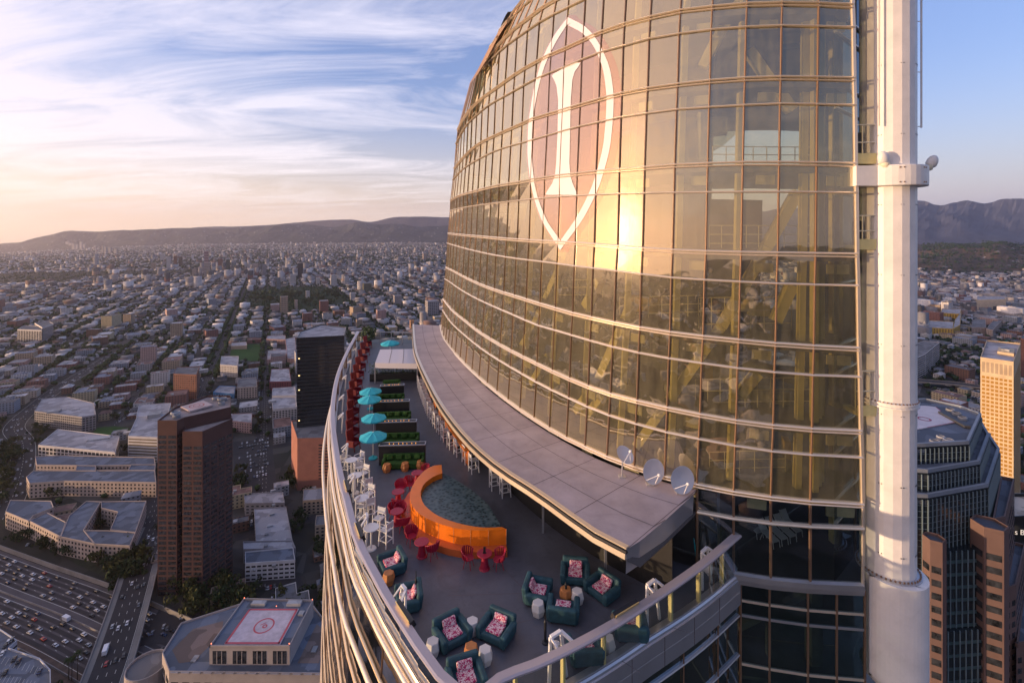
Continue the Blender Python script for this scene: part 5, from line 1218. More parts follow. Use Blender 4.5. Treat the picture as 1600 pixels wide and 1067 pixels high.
M_rp = mat('red_helipad_paint', (.50,.08,.10), .7); mb.build('helipad_marking', M_rp, T, world=True)
mb = MB()
for a, b in (((-131.2,222.8),(-106.3,222.8)),((-106.8,222.5),(-107.2,242.6)),((-107,242.4),(-130.8,242.4)),((-130.7,242.6),(-131.1,222.6))): mb.beam((a[0],a[1],85.62),(b[0],b[1],85.62),1.0,.02)
mb.build('helipad_border', M_rp, T, world=True)
Q = []; winface(Q, (-137.5,221), (-101,221), 77.6, 83.6, 4, 1, .68, .98, off=.05); put_windows(T, Q)
mb = MB()
for k in range(4):
    for f in (-1.1, 1.1): x = -137.5+36.5*(k+.5)/4+f; mb.beam((x,220.9,77.8),(x,220.9,83.4),.3,.15)
mb.build('window_frame', stone, T, world=True)
Q = []; winface(Q, (-163,226.6), (-153,217), 10, 74, 2, 14, .7, .6); winface(Q, (-153,217), (-83,216), 10, 74, 14, 14, .62, .62); put_windows(T, Q, lim=60)
mb = MB()
for a, b in (((-153,216.9),(-83,215.9)),):
    for k in range(14): f = (k+.5)/14; x = a[0]+(b[0]-a[0])*f; y = a[1]+(b[1]-a[1])*f; mb.box((x, y-.3, 77.6), (3.6,.6,.5))
mb.build('cornice_block', stone, T, world=True)
for x, y, sx, sy, sz in ((-146,224,2.2,3.4,.6),(-93,229,2.2,3.4,.6),(-128,246,7,2.4,1.6),(-110,246,7,2.4,1.6),(-104,240,2.4,2.5,1.0)):
    mb = MB(); mb.box((x, y, (77 if y < 235 or x > -100 else 85)+sz/2+.05), (sx, sy, sz)); mb.build('rooftop_unit', M_unit, T, world=True)
for x, y, m in ((-155,232,'brown_pebble_roof'),(-146,238,'brown_pebble_roof')):
    pass
mb = MB(); mb.add([(-160,229,77.08),(-152,222,77.08),(-146,223,77.08),(-142,238,77.08),(-146,246,77.08),(-158,241,77.08)], [tuple(range(6))]); mb.build('roof_pebble', wmat('brown_pebble_roof',(.19,.14,.12)), T, world=True); mb = MB(); mb.add([(-98,222,77.08),(-88,222,77.08),(-92,240,77.08),(-98,244,77.08)], [tuple(range(4))]); mb.build('roof_pebble', wmat('brown_pebble_roof',(.19,.14,.12)), T, world=True)
for x, y in ((-137,249),(-101.8,248),(-137,221.6),(-101.5,221.6),(-118,243.6)):
    mb = MB(); mb.lathe([(.16,0),(.16,.35),(0,.45)], (x,y,86.2), seg=8); mb.build('warning_light', mat('red_lamp',(1,.2,.1),.5,emit=(1,.22,.1),es=2.0), T, world=True)
cyl = [(-171+8.5*math.cos(2*math.pi*k/28), 228+8.5*math.sin(2*math.pi*k/28)) for k in range(28)]
T2 = landmark('round_tower', 'round stone stair tower with a pale rim beside the helipad building', 'tower', [cyl], 70, stone, M_roofg, (3.3,.5,.75,.0,4), fl=6, par=1.2)
# ---- named mid-distance buildings from their roof outlines ----
def lmk(name, label, cat, pxs, h, wm, rm, wins=(4.2,.55,.45,.0,.8), **kw): return landmark(name, label, cat, [roofpoly(p, h) for p in (pxs if isinstance(pxs[0], list) else [pxs])], h, wm, rm, wins, **kw)
cream = wmat('cream_stucco',(.42,.34,.30)); whitew = wmat('white_stucco',(.52,.49,.49)); greyw = wmat('grey_concrete',(.30,.28,.29)); brick = wmat('brown_brick',(.22,.10,.075)); tan = wmat('tan_stucco',(.38,.29,.22)); pinkw = wmat('dusty_pink_stucco',(.40,.26,.25))
lmk('apartment_complex', 'cream apartment complex around a dark tree courtyard above the freeway', 'apartment building',
  [[(8.6,800),(16,782),(80,783),(84,793),(52,806),(45,815)],[(45,814),(73,801),(103,816),(94.6,839)],[(94.6,839),(108,806),(135,783),(158,784),(131,828),(148,850)],[(131,829),(170,829),(212,832),(203,853),(148,850)],[(158,784),(228.7,782.5),(212,832),(172,828),(184,800),(158,794)]], 15, cream, M_roofb, (4.0,.42,.5,.0,.6), lim=100)
lmk('apartment_complex', 'long cream apartment complex of joined wings behind the courtyard block', 'apartment building',
  [[(41,746),(52,736),(242,735),(244,754),(172,753),(100,752),(46,756)],[(55,714),(100,712),(241,715),(243,726),(150,728),(57,727)],[(120,728),(150,728),(150,736),(118,736)],[(205,726),(243,726),(242,735),(200,735)]], 15, cream, M_roofb, (4.0,.42,.5,.0,.6), lim=90)
lmk('office_building', 'wide white office building with a sunken roof court and rows of square windows', 'office building', [(59.6,696),(90,671),(186.6,682),(180,707)], 19, whitew, M_roofl, (5.4,.74,.7,.25,1.5), units=[(-505,595,22,9,1.2),(-480,612,14,6,2.2),(-455,598,8,5,2)], lim=80, fl=6)
lmk('office_building', 'grey banded office building with balconies left of the green lawn', 'office building', [(54,643),(66,624),(104,620),(147,630),(150,648),(128,652)], 20, greyw, M_roofl, (3.6,.7,.55,.0,.8), units=[(-640,680,14,8,2.5)], lim=80)
lmk('parking_structure', 'white parking structure with yellow-lit open floors left of the brown tower', 'parking garage', [[(200,682),(214,652),(262,650),(246,684)],[(213,652),(217,633),(267,630),(262,650)]], 29, whitew, M_roofl, (60,.96,.42,.0,1.0), units=[(-470,640,14,12,4.5)], winm=mat('garage_opening',(.10,.07,.03),.6), fl=3.6)
lmk('brick_hotel', 'brown brick mid-rise with a pale arcaded top floor behind the brown tower', 'mid-rise', [(271,584.5),(276,574),(312,573),(307,586)], 40, brick, M_roofg, (3.6,.5,.5,.0,1.5), units=[(-507,800,12,8,5)], lim=90)
lmk('apartment_block', 'white five-storey apartment block beside the green sports field', 'apartment building', [(344,570),(346,557),(373,557),(371,572)], 21, whitew, M_roofl, (3.6,.5,.45,.0,1.2), units=[(-505,905,8,6,2.5)])
lmk('office_building', 'striped black and white office block, left one of the pair near the left edge', 'office building', [(27,515),(38,509),(66,510),(65,516)], 34, mat('white_vertical_fin',(.50,.46,.46),.6), M_roofg, (4.6,.62,.98,.12,2), fl=34, units=[(-1128,1240,20,12,5)])
lmk('office_building', 'striped black and white office block, right one of the pair near the left edge', 'office building', [(66,512),(54,505),(76,502),(83.5,506)], 37, mat('white_vertical_fin',(.50,.46,.46),.6), M_roofg, (4.6,.62,.98,.12,2), fl=37)
lmk('office_building', 'white four-storey building with ribbon windows in the shade at the centre bottom', 'office building', [(383,881),(383,863),(458,856),(461,875.5)], 14, wmat('cool_white_paint',(.50,.50,.54)), M_roofb, (4.2,.72,.42,.0,.8), units=[(-198,372,3,2,1.5),(-184,376,3,2,2)])
lmk('flat_roof_building', 'long flat roof building with stepped white roofs covered in ducts', 'building', [[(381,772),(442,769),(445,786),(383,787)],[(397,796),(447,792),(457,845),(400,847)],[(380,859),(380,847),(457,845),(462,857)]], 11, greyw, M_roofl, (5,.5,.4,.1,1), units=[(-222,450,4,3,1.5),(-228,465,3,3,1.2),(-212,420,3,2,1.5),(-215,432,5,2,1.2),(-240,490,4,3,1.5),(-205,405,3,3,1.6)])
lmk('office_building', 'white grid-fronted office block left of the black tower', 'office building', [[(426,640),(425,622),(462,621),(464,636)],[(425,619),(426,607),(461,605),(463,618)]], 26, whitew, M_roofl, (3.8,.72,.66,.25,2.4), units=[(-345,700,10,6,3)])
lmk('apartment_block', 'cream four-storey block with a blue-grey roof behind the brown tower roof', 'apartment building', [(362,658),(363,647),(394,646),(393,661)], 14, pinkw, M_roofl, (4,.4,.45,.0,.8))
lmk('low_building', 'low grey building with a round corner roof by the terrace railing', 'building', [(473,783),(474,765),(512,762),(514,780)], 13, tan, M_roofl, (4,.5,.5,.0,.8))
lmk('low_building', 'small brown roofed building beside the street left of the terrace railing', 'building', [(492,822),(494,806),(530,803),(532,818)], 13, tan, M_roofg, (4,.5,.5,.0,.8))
lmk('apartment_block', 'cream apartment block with sloping grey roof left of the lane to the field', 'apartment building', [(371,606),(372,592),(400,590),(402,604)], 18, cream, M_roofg, (4,.5,.5,.0,.8))
lmk('brick_building', 'dark red brick building with white cornice right of the long street', 'building', [(421,597),(424,577),(452,576),(455,596)], 15, wmat('dark_red_brick',(.22,.06,.07)), M_roofl, (4,.4,.5,.0,1.2))
lmk('church_hall', 'white hall with blue awning strip near the brown brick mid-rise', 'building', [(333,613),(343,603),(368,604),(366,616)], 9, wmat('blue_banded_wall',(.08,.22,.42)), M_roofl, (5,.3,.4,.0,1))
lmk('school_building', 'pink school building around a court right of the green sports field', 'school', [[(417,562),(419,548),(448,546),(449,553),(424,554),(423,562)],[(449,560),(446,530),(461,527),(464,562)],[(416,530),(418,525),(446,524),(446,531)]], 11, pinkw, M_roofl, (4,.4,.5,.0,.8))
lmk('sports_stand', 'long low beige building at the back edge of the green sports field', 'building', [(361,541),(362,536),(385,534),(386,540)], 8, tan, M_roofl, ())
# towers in the distance: px centre, base y, top y, width px, colour name
far_t = [(321,430,393,9,'tall tan office tower, tallest of the distant district',pinkw),(322,433,411,12,'cream round-cornered tower in front of the tallest distant tower',cream),(252,409,397,8,'pale blue-white tower at the left of the distant district',whitew),(262,420,402,8,'slim white tower left of the dark gold-edged towers',whitew),
 (273,417,400,7,'dark tower with a golden left edge in the distant district',brick),(281,417,402,8,'small black tower beside the golden-edged one',mat('black_far',(.02,.02,.025),.4)),(343,421,405,11,'dark red-brown tower right of the tallest distant tower',brick),(355,425,406,9,'gold and dark green tower in the distant district',mat('green_glass_wall',(.05,.08,.07),.3)),(364,425,410,10,'blue-grey tower beside the green one',mat('bluegrey_wall',(.14,.18,.22),.5)),
 (397,430,412,13,'cream tower with a sunlit edge left of the park',cream),(412,432,413,9,'grey-blue tower left of the dark woodland park',greyw),(468,436,412,12,'black slab tower standing alone above the city right of the park',mat('black_far',(.02,.02,.025),.4)),(456,446,429,14,'white slab tower in front of the black slab',whitew),(434,452,434,9,'slim glassy blue tower at the park edge',mat('bluegrey_wall',(.14,.18,.22),.5)),
 (520,448,430,14,'white slab tower right of the park',whitew),(496,446,434,9,'small white tower behind the park',whitew),(572,456,443,20,'wide olive office block among the houses right of the park',wmat('olive_wall',(.17,.16,.11))),(442,492,464,17,'twin cream residential tower with a sunlit side on the near side of the park',tan),(462,485,469,7,'slim cream tower right of the twin residential tower',cream),
 (663,407,396,8,'cream tower far away near the glass tower edge',cream),(478,504,490,22,'wide red-brown flat block below the park',brick),(594,503,485,22,'dusty red block with white trim behind the terrace',pinkw),(494,522,507,30,'wide cream block behind the black tower',cream),(674,494,471,30,'grey slab block with an orange sunlit edge next to the glass tower',greyw),(643,518,501,9,'small orange-lit block at the canopy end',wmat('orange_lit_wall',(.55,.30,.16))),  # orange sunlight on the small block is put into its wall colour
 (541,445,433,10,'low white tower right of the park, farthest back',whitew),(302,432,421,9,'short cream tower left of the tallest distant tower',cream),(384,432,421,8,'short white tower below the blue-grey one',whitew),(238,421,411,10,'low tan tower at the left edge of the distant district',tan),(550,470,458,12,'white block right of the park meadow',whitew),(540,505,492,14,'pink block above the terrace rail end',pinkw),(560,512,500,14,'sunlit cream block behind the far terrace railing',tan),
 (480,470,455,9,'pale tower at the right end of the park',whitew),(620,476,462,18,'dark grey block behind the terrace shelter',greyw),(300,405,398,5,'very distant small white tower left of the hills foot',whitew),(308,377,369,3,'thin white tower at the foot of the hills',whitew)]
for px, yb, yt, w, lab, m in far_t:
    x, d = G(px, yb); h = (yb-yt)*d/F; ww = w*d/F*.62; P_ = []
    c, s_ = math.cos(GA), math.sin(GA)
    for u, v in ((-.5,-.4),(.5,-.4),(.5,.4),(-.5,.4)): P_.append((x+(u*c-v*s_)*ww, d+ww*.4+(u*s_+v*c)*ww))
    far = d > 4500
    landmark('tower_block', lab, 'tower block', [P_], h, m, M_roofl, () if far else (max(4, ww/6),.55,.45,.02,2), par=0 if far else 1, lim=12, fl=max(4, h/9))
cc = [(80,388,379,5),(85,388,381,4),(89,388,377.5,5),(94,388,380,4),(99,388,377,5),(104,388.5,376.5,5),(109,388.5,379,5),(114,389,380.5,5),(119,388.5,381,4),(126,388.5,377.5,4),(131,388,381,4),(44,387,382,3),(53,387,381.5,3),(70,387,382.5,4),(160,397,384,3),(164,397,386,4),(171,397,386.5,4),(180,397,389,5),(148,389,384,4)]
cw = ['first','second','third','fourth','fifth','sixth','seventh','eighth','ninth','tenth','eleventh']
for i, (px, yb, yt, w) in enumerate(cc):
    x, d = G(px, yb); h = (yb-yt)*d/F; ww = w*d/F*.8; P_ = [(x-ww/2,d),(x+ww/2,d),(x+ww/2,d+ww*.7),(x-ww/2,d+ww*.7)]
    landmark('tower_block', f'hazy blue-grey tower on the far left skyline under the low hills, {cw[i]} from the left' if i < 11 else f'hazy tiny tower {["left of the skyline cluster, nearest the edge","left of the skyline cluster, second","just left of the skyline cluster","in the nearer group below the skyline, leftmost","in the nearer group below the skyline, second","in the nearer group below the skyline, third","in the nearer group below the skyline, rightmost","alone right of the skyline cluster"][i-11]}', 'tower block', [P_], h, greyw, M_roofl, (), par=0, group='hazy skyline towers far left')
# park, fields
def patch(name, pxs, m, dz=.25, kind='structure'):
    P_ = ccw([G(*p) for p in pxs]); P_ = np.array(P_); n = len(P_); c = P_.mean(0); mb = MB()
    vs_ = [(x, y, float(gz(x, y))+dz) for x, y in P_]; mb.add(vs_, [tuple(range(n))]); excl.append([tuple(p) for p in P_]); return tag(mb.build(name, m), kind=kind)
M_lawn = mat('sports_turf', (.035,.085,.022), .95, var=.25, vscale=.02, spec=.1); M_park = mat('park_grass', (.028,.045,.020), .95, var=.5, vscale=.02, spec=.1)
patch('lawn', [(358,563),(362,542),(384,541),(385,538),(407,538),(405,564)], M_lawn)
patch('lawn', [(143,679),(152,668),(180,666),(202,669),(197,680),(170,682)], M_lawn)
patch('park', [(385,468),(392,455),(420,449),(500,448),(530,455),(540,474),(480,486),(392,480)], M_park)
patch('parking_lot', [(366,766),(364,690),(424,686),(433,762)], M_road, .12)
patch('parking_lot', [(420,930),(425,905),(470,900),(478,925)], M_road, .12)
patch('parking_lot', [(215,1010),(250,950),(340,948),(335,985),(300,1000)], M_road, .30)
patch('embankment', [(-30,985),(0,972),(60,1008),(130,1048),(170,1067),(60,1100),(-30,1100)], mat('brown_embankment', (.10,.065,.05), .95, var=.4, vscale=.15), .09)
patch('roadside_green', [(-20,806),(60,846),(120,882),(215,922),(240,925),(235,862),(205,858),(150,856),(95,845),(40,822),(5,806)], mat('dark_ground_cover', (.022,.028,.014), .95, var=.5, vscale=.2), .08)
# ---- streets and blocks ----
keep = [(-30,-20),(40,-20),(40,90),(-30,90)]; excl.append([(-24,10),(30,10),(30,75),(-24,75)])
RIGHT_FW = resample([(1400,3400),(1085,1920),(1010,1560),(905,1200),(800,1000),(690,860),(560,740),(380,600),(150,480)], 14)
RFc = RIGHT_FW[:, :2]
def near_right(x, y, r): return np.min((RFc[:,0]-x)**2+(RFc[:,1]-y)**2) < r*r
wide = {-100: 24, -6: 20, 276: 22, 276+94*0: 22}
mbr = MB(); mbl = MB()
for c in CS:
    w = wide.get(c, 11)/2
    jj = round((c+100)/94); pts = np.array([gw(c, a) for a in np.arange(340 if c == -100 else 300, 5200 if jj % 4 == 0 or jj == 1 else 1300, 60)]); pts = pts[(pts[:,1] > 150)]
    pts = np.array([p for p in pts if not nearfw(p[0], p[1], 42) and inframe(p[0], p[1], 0, 200)])
    if len(pts) < 3: continue
    # split at gaps
    br = np.where(np.linalg.norm(np.diff(pts, axis=0), axis=1) > 90)[0]
    for seg in np.split(pts, br+1):
        if len(seg) < 3: continue
        ribbon(mbr, seg, -w, w, .22); 
        if abs(c+53) < 400: dashes(mbl, seg[:24], 0, .236, 3, 7, .12); 
        if c == -100 or c == -6:
            dashes(mbl, seg[:24], 3.4, .236, 3, 7, .10); dashes(mbl, seg[:24], -3.4, .236, 3, 7, .10)
for a in AS[1:]:
    pts = np.array([gw(c, a) for c in np.arange(-1500, 1500, 60)]); pts = np.array([p for p in pts if p[1] > 200 and inframe(p[0], p[1], 0, 150) and not nearfw(p[0], p[1], 42)])
    if len(pts) < 3: continue
    br = np.where(np.linalg.norm(np.diff(pts, axis=0), axis=1) > 90)[0]
    for seg in np.split(pts, br+1):
        if len(seg) >= 3: ribbon(mbr, seg, -5, 5, .226)
o = struct('streets', mbr, M_road, origin=(0,0,0)); o = struct('road_markings', mbl, M_line, origin=(0,0,0))
# diagonal road with the hedge at the far left
DR = resample([G(4,812),G(24,765),G(36,720),G(35,690),G(22,668),G(56,634),G(90,608),G(139,577),G(190,548),G(236,529)], 14)
mb = MB(); ribbon(mb, DR, -11, 11, .30); struct('curved_road', mb, M_road, origin=(0,0,0)); mb = MB(); dashes(mb, DR, 0, .315, 4, 6, .15); ribbon(mb, DR, -10.9, -10.6, .315); ribbon(mb, DR, 10.6, 10.9, .315); struct('road_markings', mb, M_line, origin=(0,0,0))
def near_dr(x, y, r): return np.min((DR[:,0]-x)**2+(DR[:,1]-y)**2) < r*r
# overpass: the street on its bridge over the freeway
OV = resample([(-232,268),(-250,304),(-276,352),(-303,400),(-330,452)], 6); tt = np.linspace(0, 1, len(OV)); OZ = np.clip((1.05-tt)*16, .3, 6.5)
mb = MB(); ribbon(mb, OV, -12, 12, 0, OZ); ribbon(mb, OV, 12.5, -12.5, -1.2, OZ); struct('overpass_road', mb, M_road)
mb = MB()
for o_, h_ in ((-12.2,1.0),(12.2,1.0)):
    q = offs(OV, o_); mb2 = MB(); mb2.sweep([Vector((x, y, z)) for (x, y), z in zip(q[:, :2], OZ)], [(-.3,-1.2),(.3,-1.2),(.3,h_),(-.3,h_)]); tag(mb2.build('parapet_wall', M_wallc), f'concrete parapet along the {"left" if o_ > 0 else "right"} side of the road bridge over the freeway', 'parapet')
for a, b in ((-12,-8.6),(8.8,12)): ribbon(mb, OV, a, b, .14, OZ)
struct('footway', mb, M_walk)
mb = MB()
for o_ in (-4.3,0,4.3): dashes(mb, OV, o_, .02, 3, 6, .12, OZ)
ribbon(mb, OV, 8.3, 8.5, .02, OZ); struct('road_markings', mb, M_line)
# right freeway
mb = MB(); ribbon(mb, RIGHT_FW, -26, 26, .12); struct('freeway', mb, M_conc, origin=(0,0,0)); mb = MB()
for o_ in (-20,-16,-12,-8,8,12,16,20): dashes(mb, RIGHT_FW, o_, .14, 4, 10, .2)
ribbon(mb, RIGHT_FW, -.5, .5, .14); struct('freeway_markings', mb, M_line, origin=(0,0,0))
OV2 = resample([(630,905),(700,860),(770,835),(830,775),(870,700)], 10)
mb = MB(); ribbon(mb, OV2, -8, 8, 0, np.full(len(OV2), 9.)); q = offs(OV2, -8.3); struct('overpass_road', mb, M_road)
for o_ in (-8.3, 8.3):
    q = offs(OV2, o_); mb = MB(); mb.sweep([Vector((x, y, 9)) for x, y in q[:, :2]], [(-.3,-1.6),(.3,-1.6),(.3,1.2),(-.3,1.2)]); tag(mb.build('parapet_wall', M_wallc), f'{"near" if o_ > 0 else "far"} concrete parapet of the curved bridge right of the mast', 'parapet')
for k in (3,7,11,15):
    if k < len(OV2): mb = MB(); mb.box((OV2[k][0], OV2[k][1], 3.8), (2,6,7.6), rz=.5); tag(mb.build('bridge_pier', M_wallc), 'concrete pier under the curved bridge right of the mast', 'pier', 'piers of the curved bridge')
# ---- ordinary buildings ----
def city_wall(name, col=None):
    m = bpy.data.materials.new(name); m.use_nodes = True; t = m.node_tree; b = t.nodes['Principled BSDF']; b.inputs['Roughness'].default_value = .8; b.inputs['Specular IOR Level'].default_value = .2
    ge = N(t, 'ShaderNodeNewGeometry'); cr = N(t, 'ShaderNodeVectorMath', operation='CROSS_PRODUCT'); L(t, ge.outputs['Normal'], cr.inputs[0]); cr.inputs[1].default_value = (0,0,1)
    d = N(t, 'ShaderNodeVectorMath', operation='DOT_PRODUCT'); L(t, cr.outputs[0], d.inputs[0]); L(t, ge.outputs['Position'], d.inputs[1])
    sp = N(t, 'ShaderNodeSeparateXYZ'); L(t, ge.outputs['Position'], sp.inputs[0]); sn = N(t, 'ShaderNodeSeparateXYZ'); L(t, ge.outputs['Normal'], sn.inputs[0])
    fu = math_(t, 'FRACT', math_(t, 'MULTIPLY', d.outputs['Value'], .27)); fz = math_(t, 'FRACT', math_(t, 'MULTIPLY', sp.outputs[2], .30))
    wn_ = math_(t, 'MULTIPLY', math_(t, 'MULTIPLY', math_(t, 'GREATER_THAN', fu, .30), math_(t, 'LESS_THAN', fu, .72)), math_(t, 'MULTIPLY', math_(t, 'GREATER_THAN', fz, .32), math_(t, 'LESS_THAN', fz, .74)))
    wn_ = math_(t, 'MULTIPLY', wn_, math_(t, 'LESS_THAN', math_(t, 'ABSOLUTE', sn.outputs[2]), .3))
    n = N(t, 'ShaderNodeTexNoise'); n.inputs['Scale'].default_value = .25; n.inputs['Detail'].default_value = 5; L(t, ge.outputs['Position'], n.inputs[0])
    if col is None:
        rp = ge.outputs['Random Per Island']
        wallc = ramp(t, rp, [(0,(.40,.36,.33)),(.14,(.50,.47,.45)),(.28,(.28,.20,.17)),(.38,(.44,.38,.34)),(.5,(.22,.20,.20)),(.6,(.52,.49,.47)),(.72,(.36,.28,.24)),(.8,(.20,.09,.08)),(.88,(.46,.41,.38)),(.95,(.33,.34,.37))], 'CONSTANT')
        r2 = math_(t, 'FRACT', math_(t, 'MULTIPLY', rp, 37.7))
        roofc = ramp(t, r2, [(0,(.24,.225,.23)),(.16,(.42,.39,.39)),(.32,(.10,.10,.105)),(.46,(.30,.27,.26)),(.58,(.58,.55,.55)),(.70,(.17,.11,.095)),(.80,(.20,.20,.22)),(.92,(.07,.07,.075))], 'CONSTANT')
        c = mixc(t, math_(t, 'GREATER_THAN', sn.outputs[2], .4), wallc, roofc)
    else: c = mixc(t, .0, col, col)
    v = math_(t, 'MULTIPLY_ADD', n.outputs[0], .6, .7)
    vm = N(t, 'ShaderNodeVectorMath', operation='SCALE'); L(t, c, vm.inputs[0]); L(t, v, vm.inputs['Scale'])
    L(t, mixc(t, wn_, vm.outputs[0], (.03,.033,.04)), b.inputs['Base Color']); return m
CWALLS = [('white', (.54,.51,.50)), ('cream', (.46,.39,.33)), ('pale grey', (.36,.35,.36)), ('tan', (.38,.29,.21)), ('brown', (.20,.11,.08)), ('dusty pink', (.42,.29,.27)), ('dull red', (.25,.12,.10)), ('blue-grey', (.24,.27,.32)), ('ochre yellow', (.46,.38,.25))]
CM = [(n, city_wall('wall_' + n.replace(' ', '_').replace('-', '_'), c)) for n, c in CWALLS]
CR = [('dark grey', wmat('roof_dark_grey', (.13,.13,.14), .9)), ('light grey', wmat('roof_light_grey', (.34,.33,.34), .9)), ('white', wmat('roof_white', (.48,.46,.47), .85)), ('reddish', wmat('roof_reddish', (.22,.13,.11), .9)), ('blue-grey', wmat('roof_blue_grey', (.20,.22,.27), .9))]
lots = []
EX = [(min(p[0] for p in e), max(p[0] for p in e), min(p[1] for p in e), max(p[1] for p in e), e) for e in excl]
def blocked(x, y, r):
    for x0, x1, y0, y1, e in EX:
        if x0-r < x < x1+r and y0-r < y < y1+r:
            if pinp(x, y, e): return True
            for dx, dy in ((r,0),(-r,0),(0,r),(0,-r),(r*.7,r*.7),(-r*.7,r*.7),(r*.7,-r*.7),(-r*.7,-r*.7)):
                if pinp(x+dx, y+dy, e): return True
    return False
rng = random.Random(5)
trees = []; 
def addlot(x, y, sx, sy, h, a): lots.append((x, y, sx, sy, h, a))
for ci in range(-34, 60):
    for ai in range(0, 24):
        mj = lambda q: q % 4 == 0 or q in (1,); fa = -60+186*ai > 1350; c0 = -100+94*ci+(13 if ci == 0 else 8 if not fa or mj(ci) else 1); c1 = -100+94*(ci+1)-(13 if ci == -1 else 8 if not fa or mj(ci+1) else 1); a0 = -60+186*ai+7; a1 = a0+186-14
        mx_, my_ = gw((c0+c1)/2, (a0+a1)/2)
        if my_ < 120 or not inframe(mx_, my_, 0, 190) or math.hypot(mx_, my_) > 3700: continue
        houses = vnoise(np.array([mx_/420.]), np.array([my_/420.]), 4)[0]
        for side in (0, 1, 2):
            a = a0
            while a < a1-8:
                big = rng.random() < (.35 if houses > .45 else .12)
                wl = rng.uniform(22, 44) if big else rng.uniform(10, 19)
                if a+wl > a1: wl = a1-a
                dp = rng.uniform(24, 33) if big else rng.uniform(14, 26)
                h = rng.choice([7,9,11,13,16,20]) if big else rng.choice([4.5,6,7,8,10])
                if big and rng.random() < .05: h = rng.uniform(22, 42)
                cc_ = c0+dp/2+rng.uniform(0,3) if side == 0 else c1-dp/2-rng.uniform(0,3)
                if side == 2: cc_ = (c0+c1)/2+rng.uniform(-3,3); wl = rng.uniform(8,18); dp = rng.uniform(8,14); h = rng.choice([3.5,4,5,6])
                x, y = gw(cc_, a+wl/2); r_ = max(wl, dp)*.5
                if rng.random() < (.86 if side < 2 else .5) and not any((q[0]-x)**2+(q[1]-y)**2 < (r_*.85+max(q[2],q[3])*.4)**2 for q in lots[-30:]) and not blocked(x, y, r_*.8) and not nearfw(x, y, 36+r_) and not near_right(x, y, 36+r_) and not near_dr(x, y, 13+r_*.8) and inframe(x, y, h, 60):
                    addlot(x+(rng.uniform(-5,5) if fa else 0), y+(rng.uniform(-5,5) if fa else 0), dp-2, wl-rng.uniform(1.5,3.5), h, GA+(rng.choice((0,0,.3,-.4)) if fa else 0))
                if rng.random() < .75:
                    tc = (c0-3 if side == 0 else c1+3) if rng.random() < .5 else (c0+c1)/2+rng.uniform(-8,8); x, y = gw(tc, a+wl/2+rng.uniform(-6,6))
                    trees.append((x, y, rng.uniform(6, 12)))
                a += wl+rng.uniform(0, 3)
near_lots = list(lots)
# farther city: scattered along slightly turned grids
far = []
def far_fill(x0, x1, n, dmin, dmax, left):
    k = 0
    for _ in range(n):
        u = rng.random(); d = (dmin**.9+(dmax**.9-dmin**.9)*u)**(1/.9); px = rng.uniform(x0, x1); x = (px-800)/F*d
        r_ = math.hypot(x, d)
        nb = vnoise(np.array([x/300.]), np.array([d/300.]), 8)[0]
        if nb < .40 and rng.random() < .8: continue
        if near_right(x, d, 45): continue
        s = rng.uniform(9, 20) if rng.random() < .82 else rng.uniform(20, 48)
        h = rng.uniform(4, 11) if rng.random() < .93 else rng.uniform(12, 34)
        far.append((x, d, s, s*rng.uniform(.6,1.6), h, GA+rng.choice((0,0,.35,-.5))))
far_fill(-60, 725, 30000, 3300, 11600, True)
far_fill(1430, 1660, 5200, 1500, 3900, False); far_fill(1430, 1660, 2400, 4300, 9000, False)
for _ in range(190):
    px = min(max(rng.gauss(390, 130), 150), 690); d = rng.uniform(2100, 5200) if rng.random() < .8 else rng.uniform(7000, 10500); x = (px-800)/F*d; s = rng.uniform(18, 34); far.append((x, d, s, s*rng.uniform(.6,1.3), rng.uniform(22, 62), GA))
far = [f for f in far if not blocked(f[0], f[1], 6)]
# the brush hills and the park stay free of the flat city
near_vis = []
def vis(x, y, z):
    p = proj(x, y, z); 
    if y < 60 or p[1] > 1085: return False
    # hidden behind the glass tower, mast or terrace
    edge = np.interp(p[1], [340,500,520,560,600,640,700,800,900,1000,1067], [700,690,560,540,528,520,516,514,513,513,513])
    return -12 < p[0] < edge+4 or 1444 < p[0] < 1612
for l in lots:
    if vis(l[0], l[1], l[4]): p = proj(l[0], l[1], l[4]); near_vis.append((l[2]*l[3]/l[1]**3*(CH) + l[4]*l[2]/l[1]**2, l))
near_vis.sort(key=lambda t: -t[0]); NI = 262
indiv = [l for _, l in near_vis[:NI]]; others = [l for _, l in near_vis[NI:]] + far
ids = set(id(l) for l in indiv)
def regionword(px, py):
    v = 'beyond the freeway' if py < 1 else ''
    if px > 1400: return ('right of mast' , 'far off right of mast')[py < 560]
    col = ['far left', 'left of long street', 'near sports field', 'left of black tower', 'behind black tower'][0 if px < 110 else 1 if px < 260 else 2 if px < 400 else 3 if px < 470 else 4]
    return col + ', ' + ('low in view' if py > 720 else 'nearer blocks' if py > 610 else 'middle distance' if py > 520 else 'farther blocks')
seen = {}
